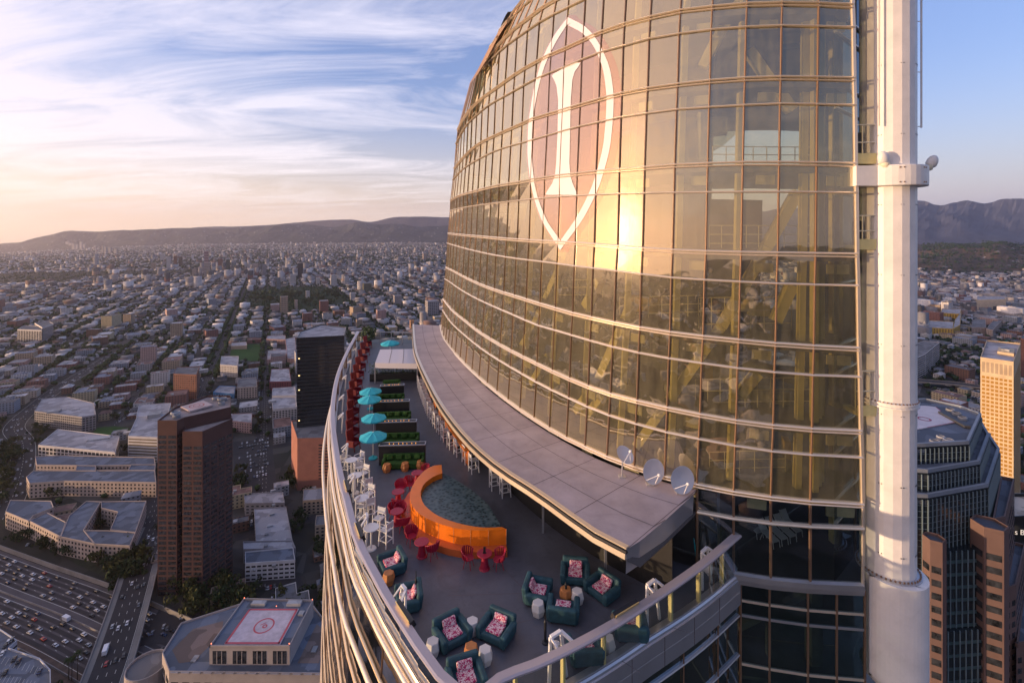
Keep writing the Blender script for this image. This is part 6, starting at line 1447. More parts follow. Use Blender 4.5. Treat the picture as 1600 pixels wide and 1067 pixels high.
for idx, (x, y, sx, sy, h, a) in enumerate(indiv):
    g = float(gz(x, y)); wn_, wm = rng.choice(CM); rn, rm = rng.choice(CR); p = proj(x, y, g+h); big = 'tall' if h > 18 else 'mid-height' if h > 10 else 'low'
    shape = 'long' if max(sx, sy) > 1.7*min(sx, sy) else 'wide' if min(sx, sy) > 24 else 'small' if max(sx, sy) < 17 else 'boxy'
    gable = (max(sx, sy) < 22 and rng.random() < .35); nu = 0 if gable else rng.choice([0,1,1,2,3]); 
    uw = {0: 'bare', 1: 'one roof unit on its', 2: 'two roof units on its', 3: 'three roof units on its'}[nu]
    rdesc = f'{rn} gable roof' if gable else (f'bare {rn} roof' if nu == 0 else f'{rn} {["","one-unit","two-unit","three-unit"][nu]} roof')
    lab = f'{big} {shape} {wn_} building, {rdesc}, {regionword(*p)}'
    T = thing('building', lab, 'building', (x, y, g), a, 'ordinary city buildings')
    T['_px'] = 0; del T['_px']; seen.setdefault(lab, []).append((p[0], T))
    mb = MB(); hx, hy = sx/2, sy/2
    if not gable and min(sx, sy) > 20 and rng.random() < .5:      # notch plan
        q = rng.uniform(.3,.5); pl = [(-hx,-hy),(hx,-hy),(hx,hy*(1-2*q)),(hx*(1-2*q),hy*(1-2*q)),(hx*(1-2*q),hy),(-hx,hy)]
    else: pl = [(-hx,-hy),(hx,-hy),(hx,hy),(-hx,hy)]
    mb.prism(pl, -1, h); mb.build('wall', wm, T)
    if gable:
        mb = MB(); o_ = .5; r_ = min(hx, hy)*.55
        if sx > sy: mb.add([(-hx-o_,-hy-o_,h),(hx+o_,-hy-o_,h),(hx+o_,hy+o_,h),(-hx-o_,hy+o_,h),(-hx+hy*.5,0,h+r_),(hx-hy*.5,0,h+r_)], [(0,1,5,4),(2,3,4,5),(1,2,5),(3,0,4)])
        else: mb.add([(-hx-o_,-hy-o_,h),(hx+o_,-hy-o_,h),(hx+o_,hy+o_,h),(-hx-o_,hy+o_,h),(0,-hy+hx*.5,h+r_),(0,hy-hx*.5,h+r_)], [(0,1,4),(1,2,5,4),(2,3,5),(3,0,4,5)])
        mb.build('roof', rm, T)
    else:
        mb = MB(); mb.add([(u*.985, v*.985, h+.03) for u, v in pl], [tuple(range(len(pl)))]); RF_ = mb.build('roof', rm, T)
        mb = MB(); parapet(mb, pl, h, .7, .35); mb.build('parapet', wm, T)
        for k in range(nu):
            s_ = rng.uniform(1.5, min(5, sx*.3)); mb = MB(); mb.box((rng.uniform(-hx*.5, hx*.1), rng.uniform(-hy*.6, hy*.0), h+.05+.7), (s_, s_*rng.uniform(.6,1.5), rng.uniform(1.0,2.2))); mb.build('rooftop_unit', M_unit, RF_)
for lab, lst in seen.items():
    if len(lst) > 1:
        lst.sort(key=lambda t: t[0])
        for i, (px, T) in enumerate(lst):
            T['label'] = lab + (' (leftmost)' if i == 0 else ' (rightmost)' if i == len(lst)-1 else ' (second)' if i == 1 else ' (third)')
def boxes_mesh(name, L_, m, hip=False):
    A = np.array([l for l in L_], float); n = len(A); x, y, sx, sy, h, a = A.T; c, s_ = np.cos(a), np.sin(a); g = gz(x, y)
    V = np.zeros((n, 8, 3)); k = 0
    for zz in (0, 1):
        for u, v in ((-.5,-.5),(.5,-.5),(.5,.5),(-.5,.5)):
            V[:, k, 0] = x+(u*sx*c-v*sy*s_); V[:, k, 1] = y+(u*sx*s_+v*sy*c); V[:, k, 2] = g-2+zz*(h+2); k += 1
    nv = 8; fl_ = [(4,5,6,7),(0,1,5,4),(1,2,6,5),(2,3,7,6),(3,0,4,7)]
    if hip:
        V = np.concatenate([V, np.zeros((n, 4, 3))], 1); nv = 12
        for k2, (u, v) in enumerate(((-.12,-.10),(.12,-.10),(.12,.10),(-.12,.10))):
            V[:, 8+k2, 0] = x+(u*sx*c-v*sy*s_); V[:, 8+k2, 1] = y+(u*sx*s_+v*sy*c); V[:, 8+k2, 2] = g+h+np.minimum(sx, sy)*.22
        fl_ = [(8,9,10,11),(4,5,9,8),(5,6,10,9),(6,7,11,10),(7,4,8,11)]+fl_[1:]
    fq = np.array(fl_); Fc = (np.arange(n)[:, None, None]*nv+fq[None]).reshape(-1, 4)
    me = bpy.data.meshes.new(name); me.vertices.add(n*nv); me.vertices.foreach_set('co', V.reshape(-1)); me.loops.add(len(Fc)*4); me.loops.foreach_set('vertex_index', Fc.reshape(-1).astype(np.int32))
    me.polygons.add(len(Fc)); me.polygons.foreach_set('loop_start', np.arange(len(Fc))*4); me.polygons.foreach_set('loop_total', np.full(len(Fc), 4)); me.materials.append(m); me.update(calc_edges=True)
    o = bpy.data.objects.new(name, me); C.objects.link(o); return o
CWM = city_wall('city_wall_mixed')
# a second, smaller box on many of them (roof units, stair heads)
extra = []
for l in others:
    if rng.random() < .35 and l[1] < 5200: extra.append((l[0]+rng.uniform(-2,2), l[1]+rng.uniform(-2,2), l[2]*.3, l[3]*.3, l[4]+rng.uniform(1.2,3), l[5]))
behind = [l for l in lots if id(l) not in ids and not vis(l[0], l[1], l[4])]
for _ in range(2600):                                     # city west of the tower, mirrored in the glass
    r_ = rng.uniform(300, 5000); az = R(rng.uniform(-180, -50)); x, y = r_*math.sin(az), r_*math.cos(az)
    if nearfw(x, y, 50): continue
    s = rng.uniform(14, 44); behind.append((x, y, s, s*.8, rng.uniform(5, 26), GA))
hipl = [l for l in others if l[4] < 9 and max(l[2], l[3]) < 21 and rng.random() < .6]; hid = set(id(l) for l in hipl)
for _ in range(9000):                                     # the plain hidden behind the glass tower
    px = rng.uniform(640, 1500); d = 330*(9500/330)**(rng.random()**.75); x = (px-800)/F*d
    if near_right(x, d, 42) or vis(x, d, 1) or blocked(x, d, 14): continue
    s = rng.uniform(12, 34); behind.append((x, d, s, s*rng.uniform(.6,1.4), rng.uniform(5, 16) if rng.random() < .9 else rng.uniform(20, 60), GA))
o = boxes_mesh('city_houses', hipl, CWM, hip=True); tag(o, 'countless small hip-roofed houses scattered between the flat-roofed blocks', 'houses', kind='stuff')
o = boxes_mesh('city_buildings', [l for l in others if id(l) not in hid]+extra+behind, CWM); tag(o, 'countless small flat-roofed houses and blocks filling the plain to the hills', 'buildings', kind='stuff')
# ---- trees ----
M_crown = mat('tree_leaves', (.028,.048,.018), .9, var=.6, vscale=.35, spec=.15); M_crown2 = mat('olive_tree_leaves', (.060,.065,.020), .9, var=.5, vscale=.35, spec=.15); M_trunk = mat('tree_bark', (.07,.05,.035), .9)
def crown_mesh(seed, w, h, n=230, s=.085):
    rr = random.Random(seed); mb = MB(); cl = [(Vector((rr.gauss(0,.30), rr.gauss(0,.30), rr.uniform(.35,.85))), rr.uniform(.16,.32)) for _ in range(9)]
    for i in range(n):
        c0, r_ = rr.choice(cl); d = Vector([rr.gauss(0,1) for _ in range(3)]).normalized(); c = c0 + d*r_*rr.uniform(.55,1.05); c = Vector((c.x*w, c.y*w, c.z*h))
        u = Vector([rr.gauss(0,1) for _ in range(3)]).normalized(); v = u.cross(d).normalized() if u.cross(d).length > .1 else Vector((0,0,1)); k = s*rr.uniform(.6,1.4)*w
        mb.add([c-u*k, c+v*k, c+u*k*.8, c-v*k*.9], [(0,1,2,3)])
    return mb
protos = []
for i in range(6):
    T = thing('tree', 'x', 'tree', (0,0,0)); crown_mesh(i, 1.0, 1.0).build('crown', M_crown if i % 3 else M_crown2, T)
    mb = MB(); mb.tube([(0,0,0),(.02,0,.25),(.0,.02,.5)], [.05,.035,.02], 6); mb.tube([(.01,0,.3),(.15,.1,.6)], [.025,.01], 5); mb.tube([(.01,0,.35),(-.14,-.08,.65)], [.022,.01], 5); mb.build('trunk', M_trunk, T); protos.append(T)
hand = []
def scatter(poly_px, n, s0, s1):
    P_ = [G(*p) for p in poly_px]; x0 = min(p[0] for p in P_); x1 = max(p[0] for p in P_); y0 = min(p[1] for p in P_); y1 = max(p[1] for p in P_); k = 0; t_ = 0
    while k < n and t_ < n*30:
        t_ += 1; x = rng.uniform(x0, x1); y = rng.uniform(y0, y1)
        if pinp(x, y, P_): hand.append((x, y, rng.uniform(s0, s1))); k += 1
scatter([(150,885),(152,862),(200,862),(222,870),(222,910),(190,915)], 34, 9, 16); scatter([(30,838),(50,828),(100,855),(150,868),(150,888),(90,868)], 16, 7, 11)
scatter([(280,960),(290,915),(340,905),(380,935),(385,965)], 26, 10, 16); scatter([(364,770),(362,735),(384,730),(384,765)], 7, 8, 12); scatter([(0,790),(0,700),(22,690),(30,720),(18,770)], 26, 9, 13)
scatter([(140,824),(160,800),(180,800),(165,826)], 8, 6, 10); scatter([(420,1000),(440,930),(510,925),(510,975)], 18, 6, 10); scatter([(455,840),(470,800),(480,830)], 4, 8, 11); scatter([(440,770),(452,745),(465,760),(460,775)], 5, 8, 12)
scatter([(395,680),(400,640),(408,640),(406,680)], 5, 7, 10); scatter([(50,770),(60,757),(235,757),(235,775)], 16, 6, 9); scatter([(60,640),(50,690),(66,700),(76,660)], 14, 6, 9)
scatter([(1450,560),(1470,520),(1500,530),(1500,570),(1470,610),(1452,600)], 26, 9, 14); scatter([(1525,525),(1530,518),(1550,520),(1548,532)], 5, 9, 13); scatter([(1555,500),(1560,465),(1595,462),(1590,490),(1570,505)], 16, 9, 14); scatter([(1440,500),(1442,470),(1462,480),(1462,500)], 8, 8, 12); scatter([(390,478),(395,458),(500,452),(535,462),(520,478)], 60, 14, 24)
scatter([(1530,640),(1520,620),(1545,600),(1560,640)], 6, 8, 12)
trees = [t for t in trees if not blocked(t[0], t[1], 2) and not nearfw(t[0], t[1], 32) and not near_dr(t[0], t[1], 12) and not near_right(t[0], t[1], 30)]
allt = [(t[2]/t[1]*(1.5 if i < len(hand) else 1), t) for i, t in enumerate(hand + trees) if vis(t[0], t[1], t[2])]
allt.sort(key=lambda t: -t[0]); ind_t = [t for _, t in allt[:296]]; rest_t = [t for _, t in allt[296:]]
PW = [f'{w} of them' for w in ()]
for i, (x, y, h) in enumerate(ind_t):
    g = float(gz(x, y)); k = i % 6; p = proj(x, y, g)
    lab = ('olive-tinted' if k % 3 == 0 else 'dark green') + ' leafy tree ' + ('in the park and streets far off' if p[1] < 500 else 'beside the freeway right of the mast' if p[0] > 1400 else 'beside the curved road at the far left' if p[0] < 45 else 'by the apartments above the freeway' if p[0] < 245 and p[1] > 745 else 'at the foot of the brown tower' if p[1] > 880 else 'among the city blocks')
    T = protos[k] if i < 6 else dup(protos[k], (x, y, g))
    T.location = (x, y, g); T.scale = (h*.85, h*.85, h); T.rotation_euler = (0, 0, rng.uniform(0, 6.28)); T['label'] = lab; T['group'] = 'trees ' + ' '.join(lab.split(' ')[3:]) + (' olive' if k % 3 == 0 else ' dark')
for _ in range(27000):
    left = rng.random() < .86; px = rng.uniform(-20, 700) if left else rng.uniform(1440, 1615); d = 900*(9500/900)**(rng.random()**.8); x = (px-800)/F*d
    if d < 1500 and blocked(x, d, 4) or near_dr(x, d, 10) or near_right(x, d, 30): continue
    c_, a_ = wg(x, d)
    if rng.random() < .6: c_ = round((c_+100)/94)*94-100+rng.choice((-1,1))*rng.uniform(9,12); x, d = gw(c_, a_)
    if d > 0: rest_t.append((x, d, rng.uniform(5, 11) if d < 3500 else rng.uniform(9, 20)))
for _ in range(420):                                   # brush on the hills to the right
    px = rng.uniform(1440, 1610); d = rng.uniform(3000, 4300); rest_t.append(((px-800)/F*d, d, rng.uniform(10, 20)))
ico = bpy.data.meshes.new('tmp'); 
phi = (1+5**.5)/2; IV = np.array([(-1,phi,0),(1,phi,0),(-1,-phi,0),(1,-phi,0),(0,-1,phi),(0,1,phi),(0,-1,-phi),(0,1,-phi),(phi,0,-1),(phi,0,1),(-phi,0,-1),(-phi,0,1)])/1.9
IF = np.array([(0,11,5),(0,5,1),(0,1,7),(0,7,10),(0,10,11),(1,5,9),(5,11,4),(11,10,2),(10,7,6),(7,1,8),(3,9,4),(3,4,2),(3,2,6),(3,6,8),(3,8,9),(4,9,5),(2,4,11),(6,2,10),(8,6,7),(9,8,1)])
A = np.array(rest_t); BH = bpy.data.objects.get('brush_hills')
n = len(A); jit = RNG.uniform(.65, 1.25, (n, 12, 1)); V = IV[None]*jit*np.stack([A[:,2]*.5, A[:,2]*.5, A[:,2]*.42], 1)[:, None, :]
# height on the brush hills
bz = gz(A[:,0], A[:,1])
vv = np.array([v.co for v in BH.data.vertices])+np.array(BH.location); nxh = 110
m_ = (A[:,0]/A[:,1]*F+800 > 1300) & (A[:,1] > 2900) & (A[:,1] < 6000)
for i in np.where(m_)[0]:
    d2 = (vv[:,0]-A[i,0])**2+(vv[:,1]-A[i,1])**2; bz[i] = max(bz[i], vv[np.argmin(d2), 2])
V += np.stack([A[:,0], A[:,1], bz+A[:,2]*.42], 1)[:, None, :]
Fi = (np.arange(n)[:, None, None]*12+IF[None]).reshape(-1, 3)
me = bpy.data.meshes.new('distant_trees'); me.vertices.add(n*12); me.vertices.foreach_set('co', V.reshape(-1)); me.loops.add(len(Fi)*3); me.loops.foreach_set('vertex_index', Fi.reshape(-1).astype(np.int32)); me.polygons.add(len(Fi)); me.polygons.foreach_set('loop_start', np.arange(len(Fi))*3); me.polygons.foreach_set('loop_total', np.full(len(Fi), 3)); me.materials.append(M_crown); me.update(calc_edges=True)
o = bpy.data.objects.new('distant_trees', me); C.objects.link(o); tag(o, 'countless dark street trees and brush dotted over the plain', 'trees', kind='stuff')
# ---- vehicles ----
paints = [('white',(.62,.62,.64)),('silver',(.36,.37,.39)),('black',(.015,.015,.018)),('grey',(.12,.12,.13)),('dark blue',(.02,.035,.09)),('red',(.35,.02,.02)),('white',(.62,.62,.64)),('black',(.015,.015,.018))]
M_cg = mat('car_glass', (.012,.014,.018), .08, spec=.8); M_ty = mat('tyre_rubber', (.015,.015,.015), .8)
cprot = []
for nm, c in paints:
    T = thing('car', 'x', 'car', (0,0,0)); pm = mat('car_paint_'+nm.replace(' ', '_'), c, .25, spec=.6)
    mb = MB(); prof = [(-2.2,.35),(-2.25,.75),(-1.5,.92),(-.9,.95),(1.9,.95),(2.2,.85),(2.25,.4)]
    n_ = len(prof); vs_ = [(x, -.88, z) for x, z in prof]+[(x, .88, z) for x, z in prof]; mb.add(vs_, [tuple(range(n_-1,-1,-1)), tuple(range(n_, 2*n_))]+[(i, (i+1) % n_, n_+(i+1) % n_, n_+i) for i in range(n_)])
    mb.box((.15,0,1.40),(1.7,1.30,.08)); mb.build('body', pm, T)
    mb = MB(); mb.box((.15,0,1.16),(2.9,1.62,.44),top=.66); mb.build('windows', M_cg, T)
    mb = MB()
    for sx in (-1.4,1.4):
        for sy in (-.8,.8): mb.box((sx,sy,.32),(.62,.22,.62))
    mb.build('wheels', M_ty, T); cprot.append((nm, T))
cars = []
def lane(path, off, gap0, gap1, s0=0, rev=False, zf=None, d_min=0):
    q = offs(path, off); d = np.r_[0, np.cumsum(np.linalg.norm(np.diff(q[:, :2], axis=0), axis=1))]; s = s0+rng.uniform(0, gap1)
    while s < d[-1]-1:
        x = np.interp(s, d, q[:,0]); y = np.interp(s, d, q[:,1]); x2 = np.interp(s+1, d, q[:,0]); y2 = np.interp(s+1, d, q[:,1]); a = math.atan2(y2-y, x2-x)+(math.pi if rev else 0)
        z = float(gz(x, y))+.14 if zf is None else float(np.interp(s/d[-1], tt, zf))
        cars.append((x, y, z, a)); s += rng.uniform(gap0, gap1)
for o_ in (-22,-18,-14,-10,-6): lane(FW, o_, 9, 34, 40, True)
for o_ in (6,10,14,18): lane(FW, o_, 8, 30, 40)
for o_ in (-6,-2.2): lane(OV, o_, 25, 70, 0, False, OZ)
for o_ in (2.2,6): lane(OV, o_, 22, 60, 0, True, OZ)
for o_ in (-7,-3): lane(DR, o_, 18, 60)
for o_ in (3,7): lane(DR, o_, 16, 50, 0, True)
# parked in lots (rows)
def lotcars(a, b, rows, pitch, p=.8):
    A_ = G(*a); B_ = G(*b)
    for r in range(rows):
        for k in range(30):
            x, y = A_[0]+E2[0]*k*pitch+E1[0]*r*(6 if r % 2 == 0 else 5.2), A_[1]+E2[1]*k*pitch+E1[1]*r*6
            if k*pitch > math.hypot(B_[0]-A_[0], B_[1]-A_[1])+1: break
            if rng.random() < p: cars.append((x, y, .2, GA+math.pi/2+rng.choice((0, math.pi))))
for r in range(12):
    y_ = 756-r*5.6; lotcars((374, y_), (418, y_-9), 1, 2.9, .62 if r % 3 else .15)
lotcars((410,922),(438,915),1,2.8); lotcars((425,938),(440,935),1,2.8)
for r in range(7): lotcars((238+r*9, 990-r*5), (262+r*9, 984-r*5), 1, 4.2, .55)
for c in CS:
    for sgn in (-1, 1):
        w = wide.get(c, 15)/2
        for (o_, p) in ((w-1.6, .30), (w-4.6, .10)):
            a = 250.
            while a < 1700:
                a += rng.uniform(6, 9)
                if rng.random() < p:
                    x, y = gw(c+sgn*o_, a)
                    if vis(x, y, 1) and not nearfw(x, y, 34) and not blocked(x, y, 1): cars.append((x, y, float(gz(x, y))+.24, GA+math.pi/2+(0 if sgn > 0 else math.pi)))
for o_ in (-22,-18,-14,-10,10,14,18,22): lane(RIGHT_FW, o_, 9, 30, 100, o_ < 0)
cars = [(1/math.hypot(c[0], c[1]), c) for c in cars if vis(c[0], c[1], c[2])]; cars.sort(key=lambda t: -t[0])
wts = [0,1,2,3,4,5,6,7,0,2,3,0,1]
used = set(); nb = []
for i, (_, (x, y, z, a)) in enumerate(cars):
    if i < 298:
        k = i if i < 8 else rng.choice(wts); 
        if k == 5 and rng.random() < .5 and i >= 8: k = 1
        nm, P0 = cprot[k]; T = P0 if i < 8 else dup(P0, (x, y, z)); T.location = (x, y, z); T.rotation_euler = (0, 0, a+math.pi)
        p = proj(x, y, z); on = 'in traffic on the freeway beside the mast' if p[0] > 1400 else 'in slow traffic on the freeway' if nearfw(x, y, 27) and z < 1 else 'on the bridge over the freeway' if np.min((OV[:,0]-x)**2+(OV[:,1]-y)**2) < 200 else 'on the curved road at the left' if near_dr(x, y, 12) else 'parked in the lot behind the brown tower' if 360 < p[0] < 440 and 675 < p[1] < 770 else 'parked beside the helipad building' if p[1] > 930 and 200 < p[0] < 345 else 'on a city street'
        T['label'] = f'small {nm} car {on}'; T['group'] = f'{nm} cars {on}'
    else: nb.append((x, y, z, a))
if nb:
    mb = MB()
    for x, y, z, a in nb: mb.box((x, y, z+.5), (4.4,1.8,.75), rz=a, m=rng.choice((0,0,1,2))); mb.box((x, y, z+1.1), (2.4,1.6,.5), rz=a, m=3, top=.75)
    o = mb.build('distant_cars', [mat('car_paint_white',(1,1,1)), mat('car_paint_black',(0,0,0)), mat('car_paint_silver',(0,0,0)), M_cg]); tag(o, 'rows of tiny parked and driving cars on the farther streets and freeway', 'cars', kind='stuff')
# bus and truck
def truck(loc, rz, name, lab, L_, m):
    T = thing(name, lab, name.split('_')[-1], loc, rz); mb = MB(); mb.box((-.8,0,1.9),(L_-2.4,2.5,2.7)); mb.build('box_body', m, T, bevel=.1)
    mb = MB(); mb.box((L_/2-1.1,0,1.35),(2.0,2.3,2.0),top=.85); mb.build('cab', mat('cab_grey',(.2,.2,.22),.4), T, bevel=.1); mb = MB(); mb.box((L_/2-.25,0,1.75),(.4,2.0,.7)); mb.build('windscreen', M_cg, T)
    mb = MB()
    for sx in (-L_*.32,-L_*.2,L_*.33):
        for sy in (-1.1,1.1): mb.lathe([(.5,-.12),(.5,.12)], (sx,sy,.5), seg=10)
    mb.build('wheels', M_ty, T)
i_ = len(OV)//4; oo = offs(OV, -5); truck((oo[i_][0], oo[i_][1], float(OZ[i_])), math.atan2(OV[i_+1][1]-OV[i_][1], OV[i_+1][0]-OV[i_][0]), 'box_truck', 'white box truck with dark cab driving on the bridge over the freeway', 9, M_wh)
x, y = G(104, 966); i_ = int(np.argmin((FWc[:,0]-x)**2+(FWc[:,1]-y)**2)); q = offs(FW, 2.9); 
truck((q[i_][0], q[i_][1], .1), math.atan2(FW[i_][1]-FW[i_+1][1], FW[i_][0]-FW[i_+1][0]), 'box_truck', 'white box truck in the freeway traffic near the median', 8, M_wh)
x, y = G(222, 862); T = thing('bus', 'long white bus on the street left of the brown tower', 'bus', (x, y, .3), math.atan2(E1[1], E1[0])); mb = MB(); mb.box((0,0,1.7),(12,2.5,2.8)); mb.build('body', M_wh, T, bevel=.15); mb = MB(); mb.box((0,0,2.0),(11.4,2.56,.9)); mb.build('windows', M_cg, T); mb = MB(); mb.box((0,0,3.2),(6,1.6,.3)); mb.build('roof_unit', M_unit, T)
# palms near the garage
pp = None
def palm(loc, h, lab):
    T = thing('palm_tree', lab, 'palm', loc, 0, 'palms beside the bridge and garage'); mb = MB(); mb.tube([(0,0,0),(.2,0,h*.5),(.1,.1,h)], [.28,.2,.16], 7); mb.build('trunk', M_trunk, T); mb = MB()
    for k in range(34):
        a = 2*math.pi*k/17+rng.random(); el = rng.uniform(-.5,.9); pth_ = []; w = .38
        for s in range(4):
            r_ = .4+s*.75; pth_.append(Vector((.1+r_*math.cos(a), .1+r_*math.sin(a), h+math.sin(el)*r_*.8-.16*s*s)))
        sd = Vector((-math.sin(a), math.cos(a), 0))*w; mb.strip([p-sd*(1-.25*i) for i, p in enumerate(pth_)], [p+sd*(1-.25*i) for i, p in enumerate(pth_)])
    mb.build('crown', M_crown, T); return T
for (px, py, h, lab) in ((107,1062,13,'tall palm beside the bridge, leftmost of three'),(112,1064,14,'tall palm beside the bridge, middle of three'),(121,1062,17,'tallest palm beside the bridge, rightmost of three')):
    x, y = G(px, py); palm((x, y, 0), h, lab)
# parking garage in the lower left corner
gp = [G(-60,1090,22), G(-60,975,22), G(0,984,22), G(27,1002,22), G(14,1014,22), G(62,1030,22), G(79,1048,22), G(80,1100,22)]
T = landmark('parking_garage', 'white-rimmed parking garage with cars on its roof in the lower left corner', 'parking garage', [gp], 22, wmat('blue_white_concrete',(.42,.44,.50)), M_roofb, (40,.95,.4,.0,.6), fl=3.2, par=1.1)
mb = MB()
for k in range(11):
    x, y = G(2+k*6.4, 1024+k*1.9, 22.1); mb.beam((x, y, 22.08), (x+2.4, y-4.8, 22.08), .14, .02)
    x, y = G(0+k*5.5, 1052+k*1.2, 22.1); mb.beam((x, y, 22.08), (x+2.4, y-4.8, 22.08), .14, .02)
mb.build('parking_marking', M_line, T, world=True)
for k, (px, py, c) in enumerate(((9,1010,2),(13,1004,0),(18,1001,3),(4,1022,0),(22,1031,2),(29,1034,7),(8,1052,2),(62,1050,4))):
    x, y = G(px, py, 22); nm, P0 = cprot[c]; dup(P0, (x, y, 22.1), R(-62), f'{nm} car on the garage roof, {["upper left","topmost","upper right","left edge","middle row left","middle row right","lower left","lower right"][k]}', f'cars on the garage roof')
# solitary street lamps along the bridge
mb = None; sl0 = None
for k, f in enumerate((.12,.32,.52,.72)):
    i_ = int(f*(len(OV)-1)); q = offs(OV, 11.4)[i_]; T = thing('street_lamp', 'thin grey street lamp along the left kerb of the bridge over the freeway', 'street lamp', (q[0], q[1], float(OZ[i_])), 0, 'street lamps on the bridge'); mb = MB(); mb.tube([(0,0,0),(0,0,8),(1.6,0,8.6)], .08, 6); mb.build('post', M_alum, T); mb = MB(); mb.box((1.8,0,8.6),(.7,.3,.15)); mb.build('lamp_head', M_unit, T)
# ================= towers right of the mast =================
gold = wmat('sunlit_cream_concrete', (.56,.43,.28), .6)  # part of the sun's gold is put into this wall colour
GT = [(416,432),(430,417),(506,484),(486,498)]
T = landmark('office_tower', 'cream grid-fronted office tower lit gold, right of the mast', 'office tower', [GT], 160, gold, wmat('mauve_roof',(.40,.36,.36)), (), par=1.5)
Q = []; P_ = ccw(GT)
winface(Q, (416,432), (430,417), 20, 146, 7, 36, .70, .60, off=.05, margin=.6); winface(Q, (430,417), (506,484), 20, 146, 22, 36, .7, .6, off=.05); put_windows(T, Q, mat('amber_reflection_window', (.34,.18,.03), .35, spec=.4), lim=100)  # amber of the mirrored sunlit sky is put into the window colour
Q = []; winface(Q, (416,432), (430,417), 148.5, 158, 7, 1, .7, .95, off=.04, margin=.6); put_windows(T, Q, wmat('louvre_tan', (.36,.28,.20)), name='louvre_panel')
mb = MB(); mb.prism([(445,446),(452,438),(470,455),(463,463)], 160, 163); mb.build('penthouse', gold, T, world=True); mb = MB(); mb.prism([(450,448),(454,444),(462,452),(458,456)], 163, 165); mb.build('rooftop_unit', M_unit, T, world=True)
# dark stepped tower
fin = mat('teal_grey_fin', (.16,.22,.26), .5); dk = mat('dark_curtain_wall', (.018,.026,.032), .12, spec=.8)
def rz_(pxs, zc): return [ray(x, y, zc)[:2] for x, y in pxs]
tiers = [(rz_([(1410,699),(1446,698),(1514,694),(1533.5,650),(1500,637),(1446,626),(1405,628)], -75), 200), (rz_([(1410,736),(1450,739),(1531,725),(1546,683),(1530,655),(1405,650)], -81), 194), (rz_([(1405,776),(1450,778),(1544,761),(1562,705),(1545,680),(1400,690)], -87.5), 187.5)]
T = thing('stepped_tower', 'dark stepped glass tower with a pale helipad roof just right of the mast', 'office tower', (tiers[2][0][2][0], tiers[2][0][2][1], 0))
bluer = wmat('blue_grey_coping', (.22,.25,.30), .6)
for k, (P_, h) in enumerate(tiers):
    P_ = ccw(P_); mb = MB(); mb.prism(P_, 0, h); mb.build('curtain_wall', dk, T, world=True); mb = MB(); mb.add([(x, y, h+.05) for x, y in P_], [tuple(range(len(P_)))]); mb.build('roof', M_roofb, T, world=True)
    mb = MB(); parapet(mb, P_, h, 1.2, .8); parapet(mb, P_, h-2.0, 1.2, .25); mb.build('coping', bluer, T, world=True)
    mb = MB()
    for i in range(len(P_)):
        a, b = P_[i], P_[(i+1) % len(P_)]; L_ = math.dist(a, b); n = ((b[1]-a[1])/L_, -(b[0]-a[0])/L_)
        if n[0]*a[0]+n[1]*a[1] > 0 or L_ < 2: continue
        m_ = max(2, round(L_/1.75)) 
        for j in range(m_+1): f = j/m_; x = a[0]+(b[0]-a[0])*f+n[0]*.1; y = a[1]+(b[1]-a[1])*f+n[1]*.1; mb.beam((x,y,h-.6),(x,y,h-(8.2 if k < 2 else 60)),.26,.3)
    o = mb.build('vertical_fins', fin, T, world=True)
    mb = MB()
    for z_ in np.arange(h-2.5, h-(8 if k < 2 else 60), -1.9):
        for i in range(len(P_)):
            a, b = P_[i], P_[(i+1) % len(P_)]; L_ = math.dist(a, b); n = ((b[1]-a[1])/L_, -(b[0]-a[0])/L_)
            if n[0]*a[0]+n[1]*a[1] > 0 or L_ < 2: continue
            mb.beam((a[0]+n[0]*.03,a[1]+n[1]*.03,z_),(b[0]+n[0]*.03,b[1]+n[1]*.03,z_),.1,.16)
    mb.build('floor_lines', mat('dim_floor_line', (.10,.13,.15), .5), T, world=True)
hp_ = rz_([(1425,672),(1449,668),(1492,660),(1462,636),(1446,634),(1425,634)], -74.7)
mb = MB(); mb.prism(hp_, 200.1, 200.4); mb.build('helipad', mat('pale_helipad_right', (.58,.52,.54), .7, var=.1, vscale=.3), T, world=True)
mb = MB(); c_ = ray(1444, 654, -74.5); ring_(mb, c_[0], c_[1], 200.45, 1.6, 2.3, 26); mb.build('helipad_marking', mat('maroon_marking', (.32,.05,.09), .6), T, world=True)
mb = MB()
for a, b in ((hp_[1], hp_[2]), (hp_[2], hp_[3])): mb.beam((a[0],a[1],200.43),(b[0],b[1],200.43),.3,.02)
mb.build('helipad_border', mat('maroon_marking', (.32,.05,.09), .6), T, world=True)
for px, py, r_ in ((1485,641,1.5),(1495,647,1.5),(1504,654,1.5),(1461,691,1.6),(1482,689,1.6),(1470,684,1.3)):
    x, y, z = ray(px, py, -74.5); mb = MB(); mb.lathe([(r_,0),(r_,1.0),(r_*.8,1.1),(r_*.75,.4),(0,.4)], (x,y,200.1), seg=16); mb.build('cooling_fan', M_unit, T, world=True)
mb = MB(); a = ray(1470,645,-74.5); b = ray(1512,668,-74.5); mb.beam((a[0],a[1],200.7),(b[0],b[1],200.7),2.0,1.0); mb.build('equipment_row', mat('dark_equipment',(.05,.05,.055),.6), T, world=True)
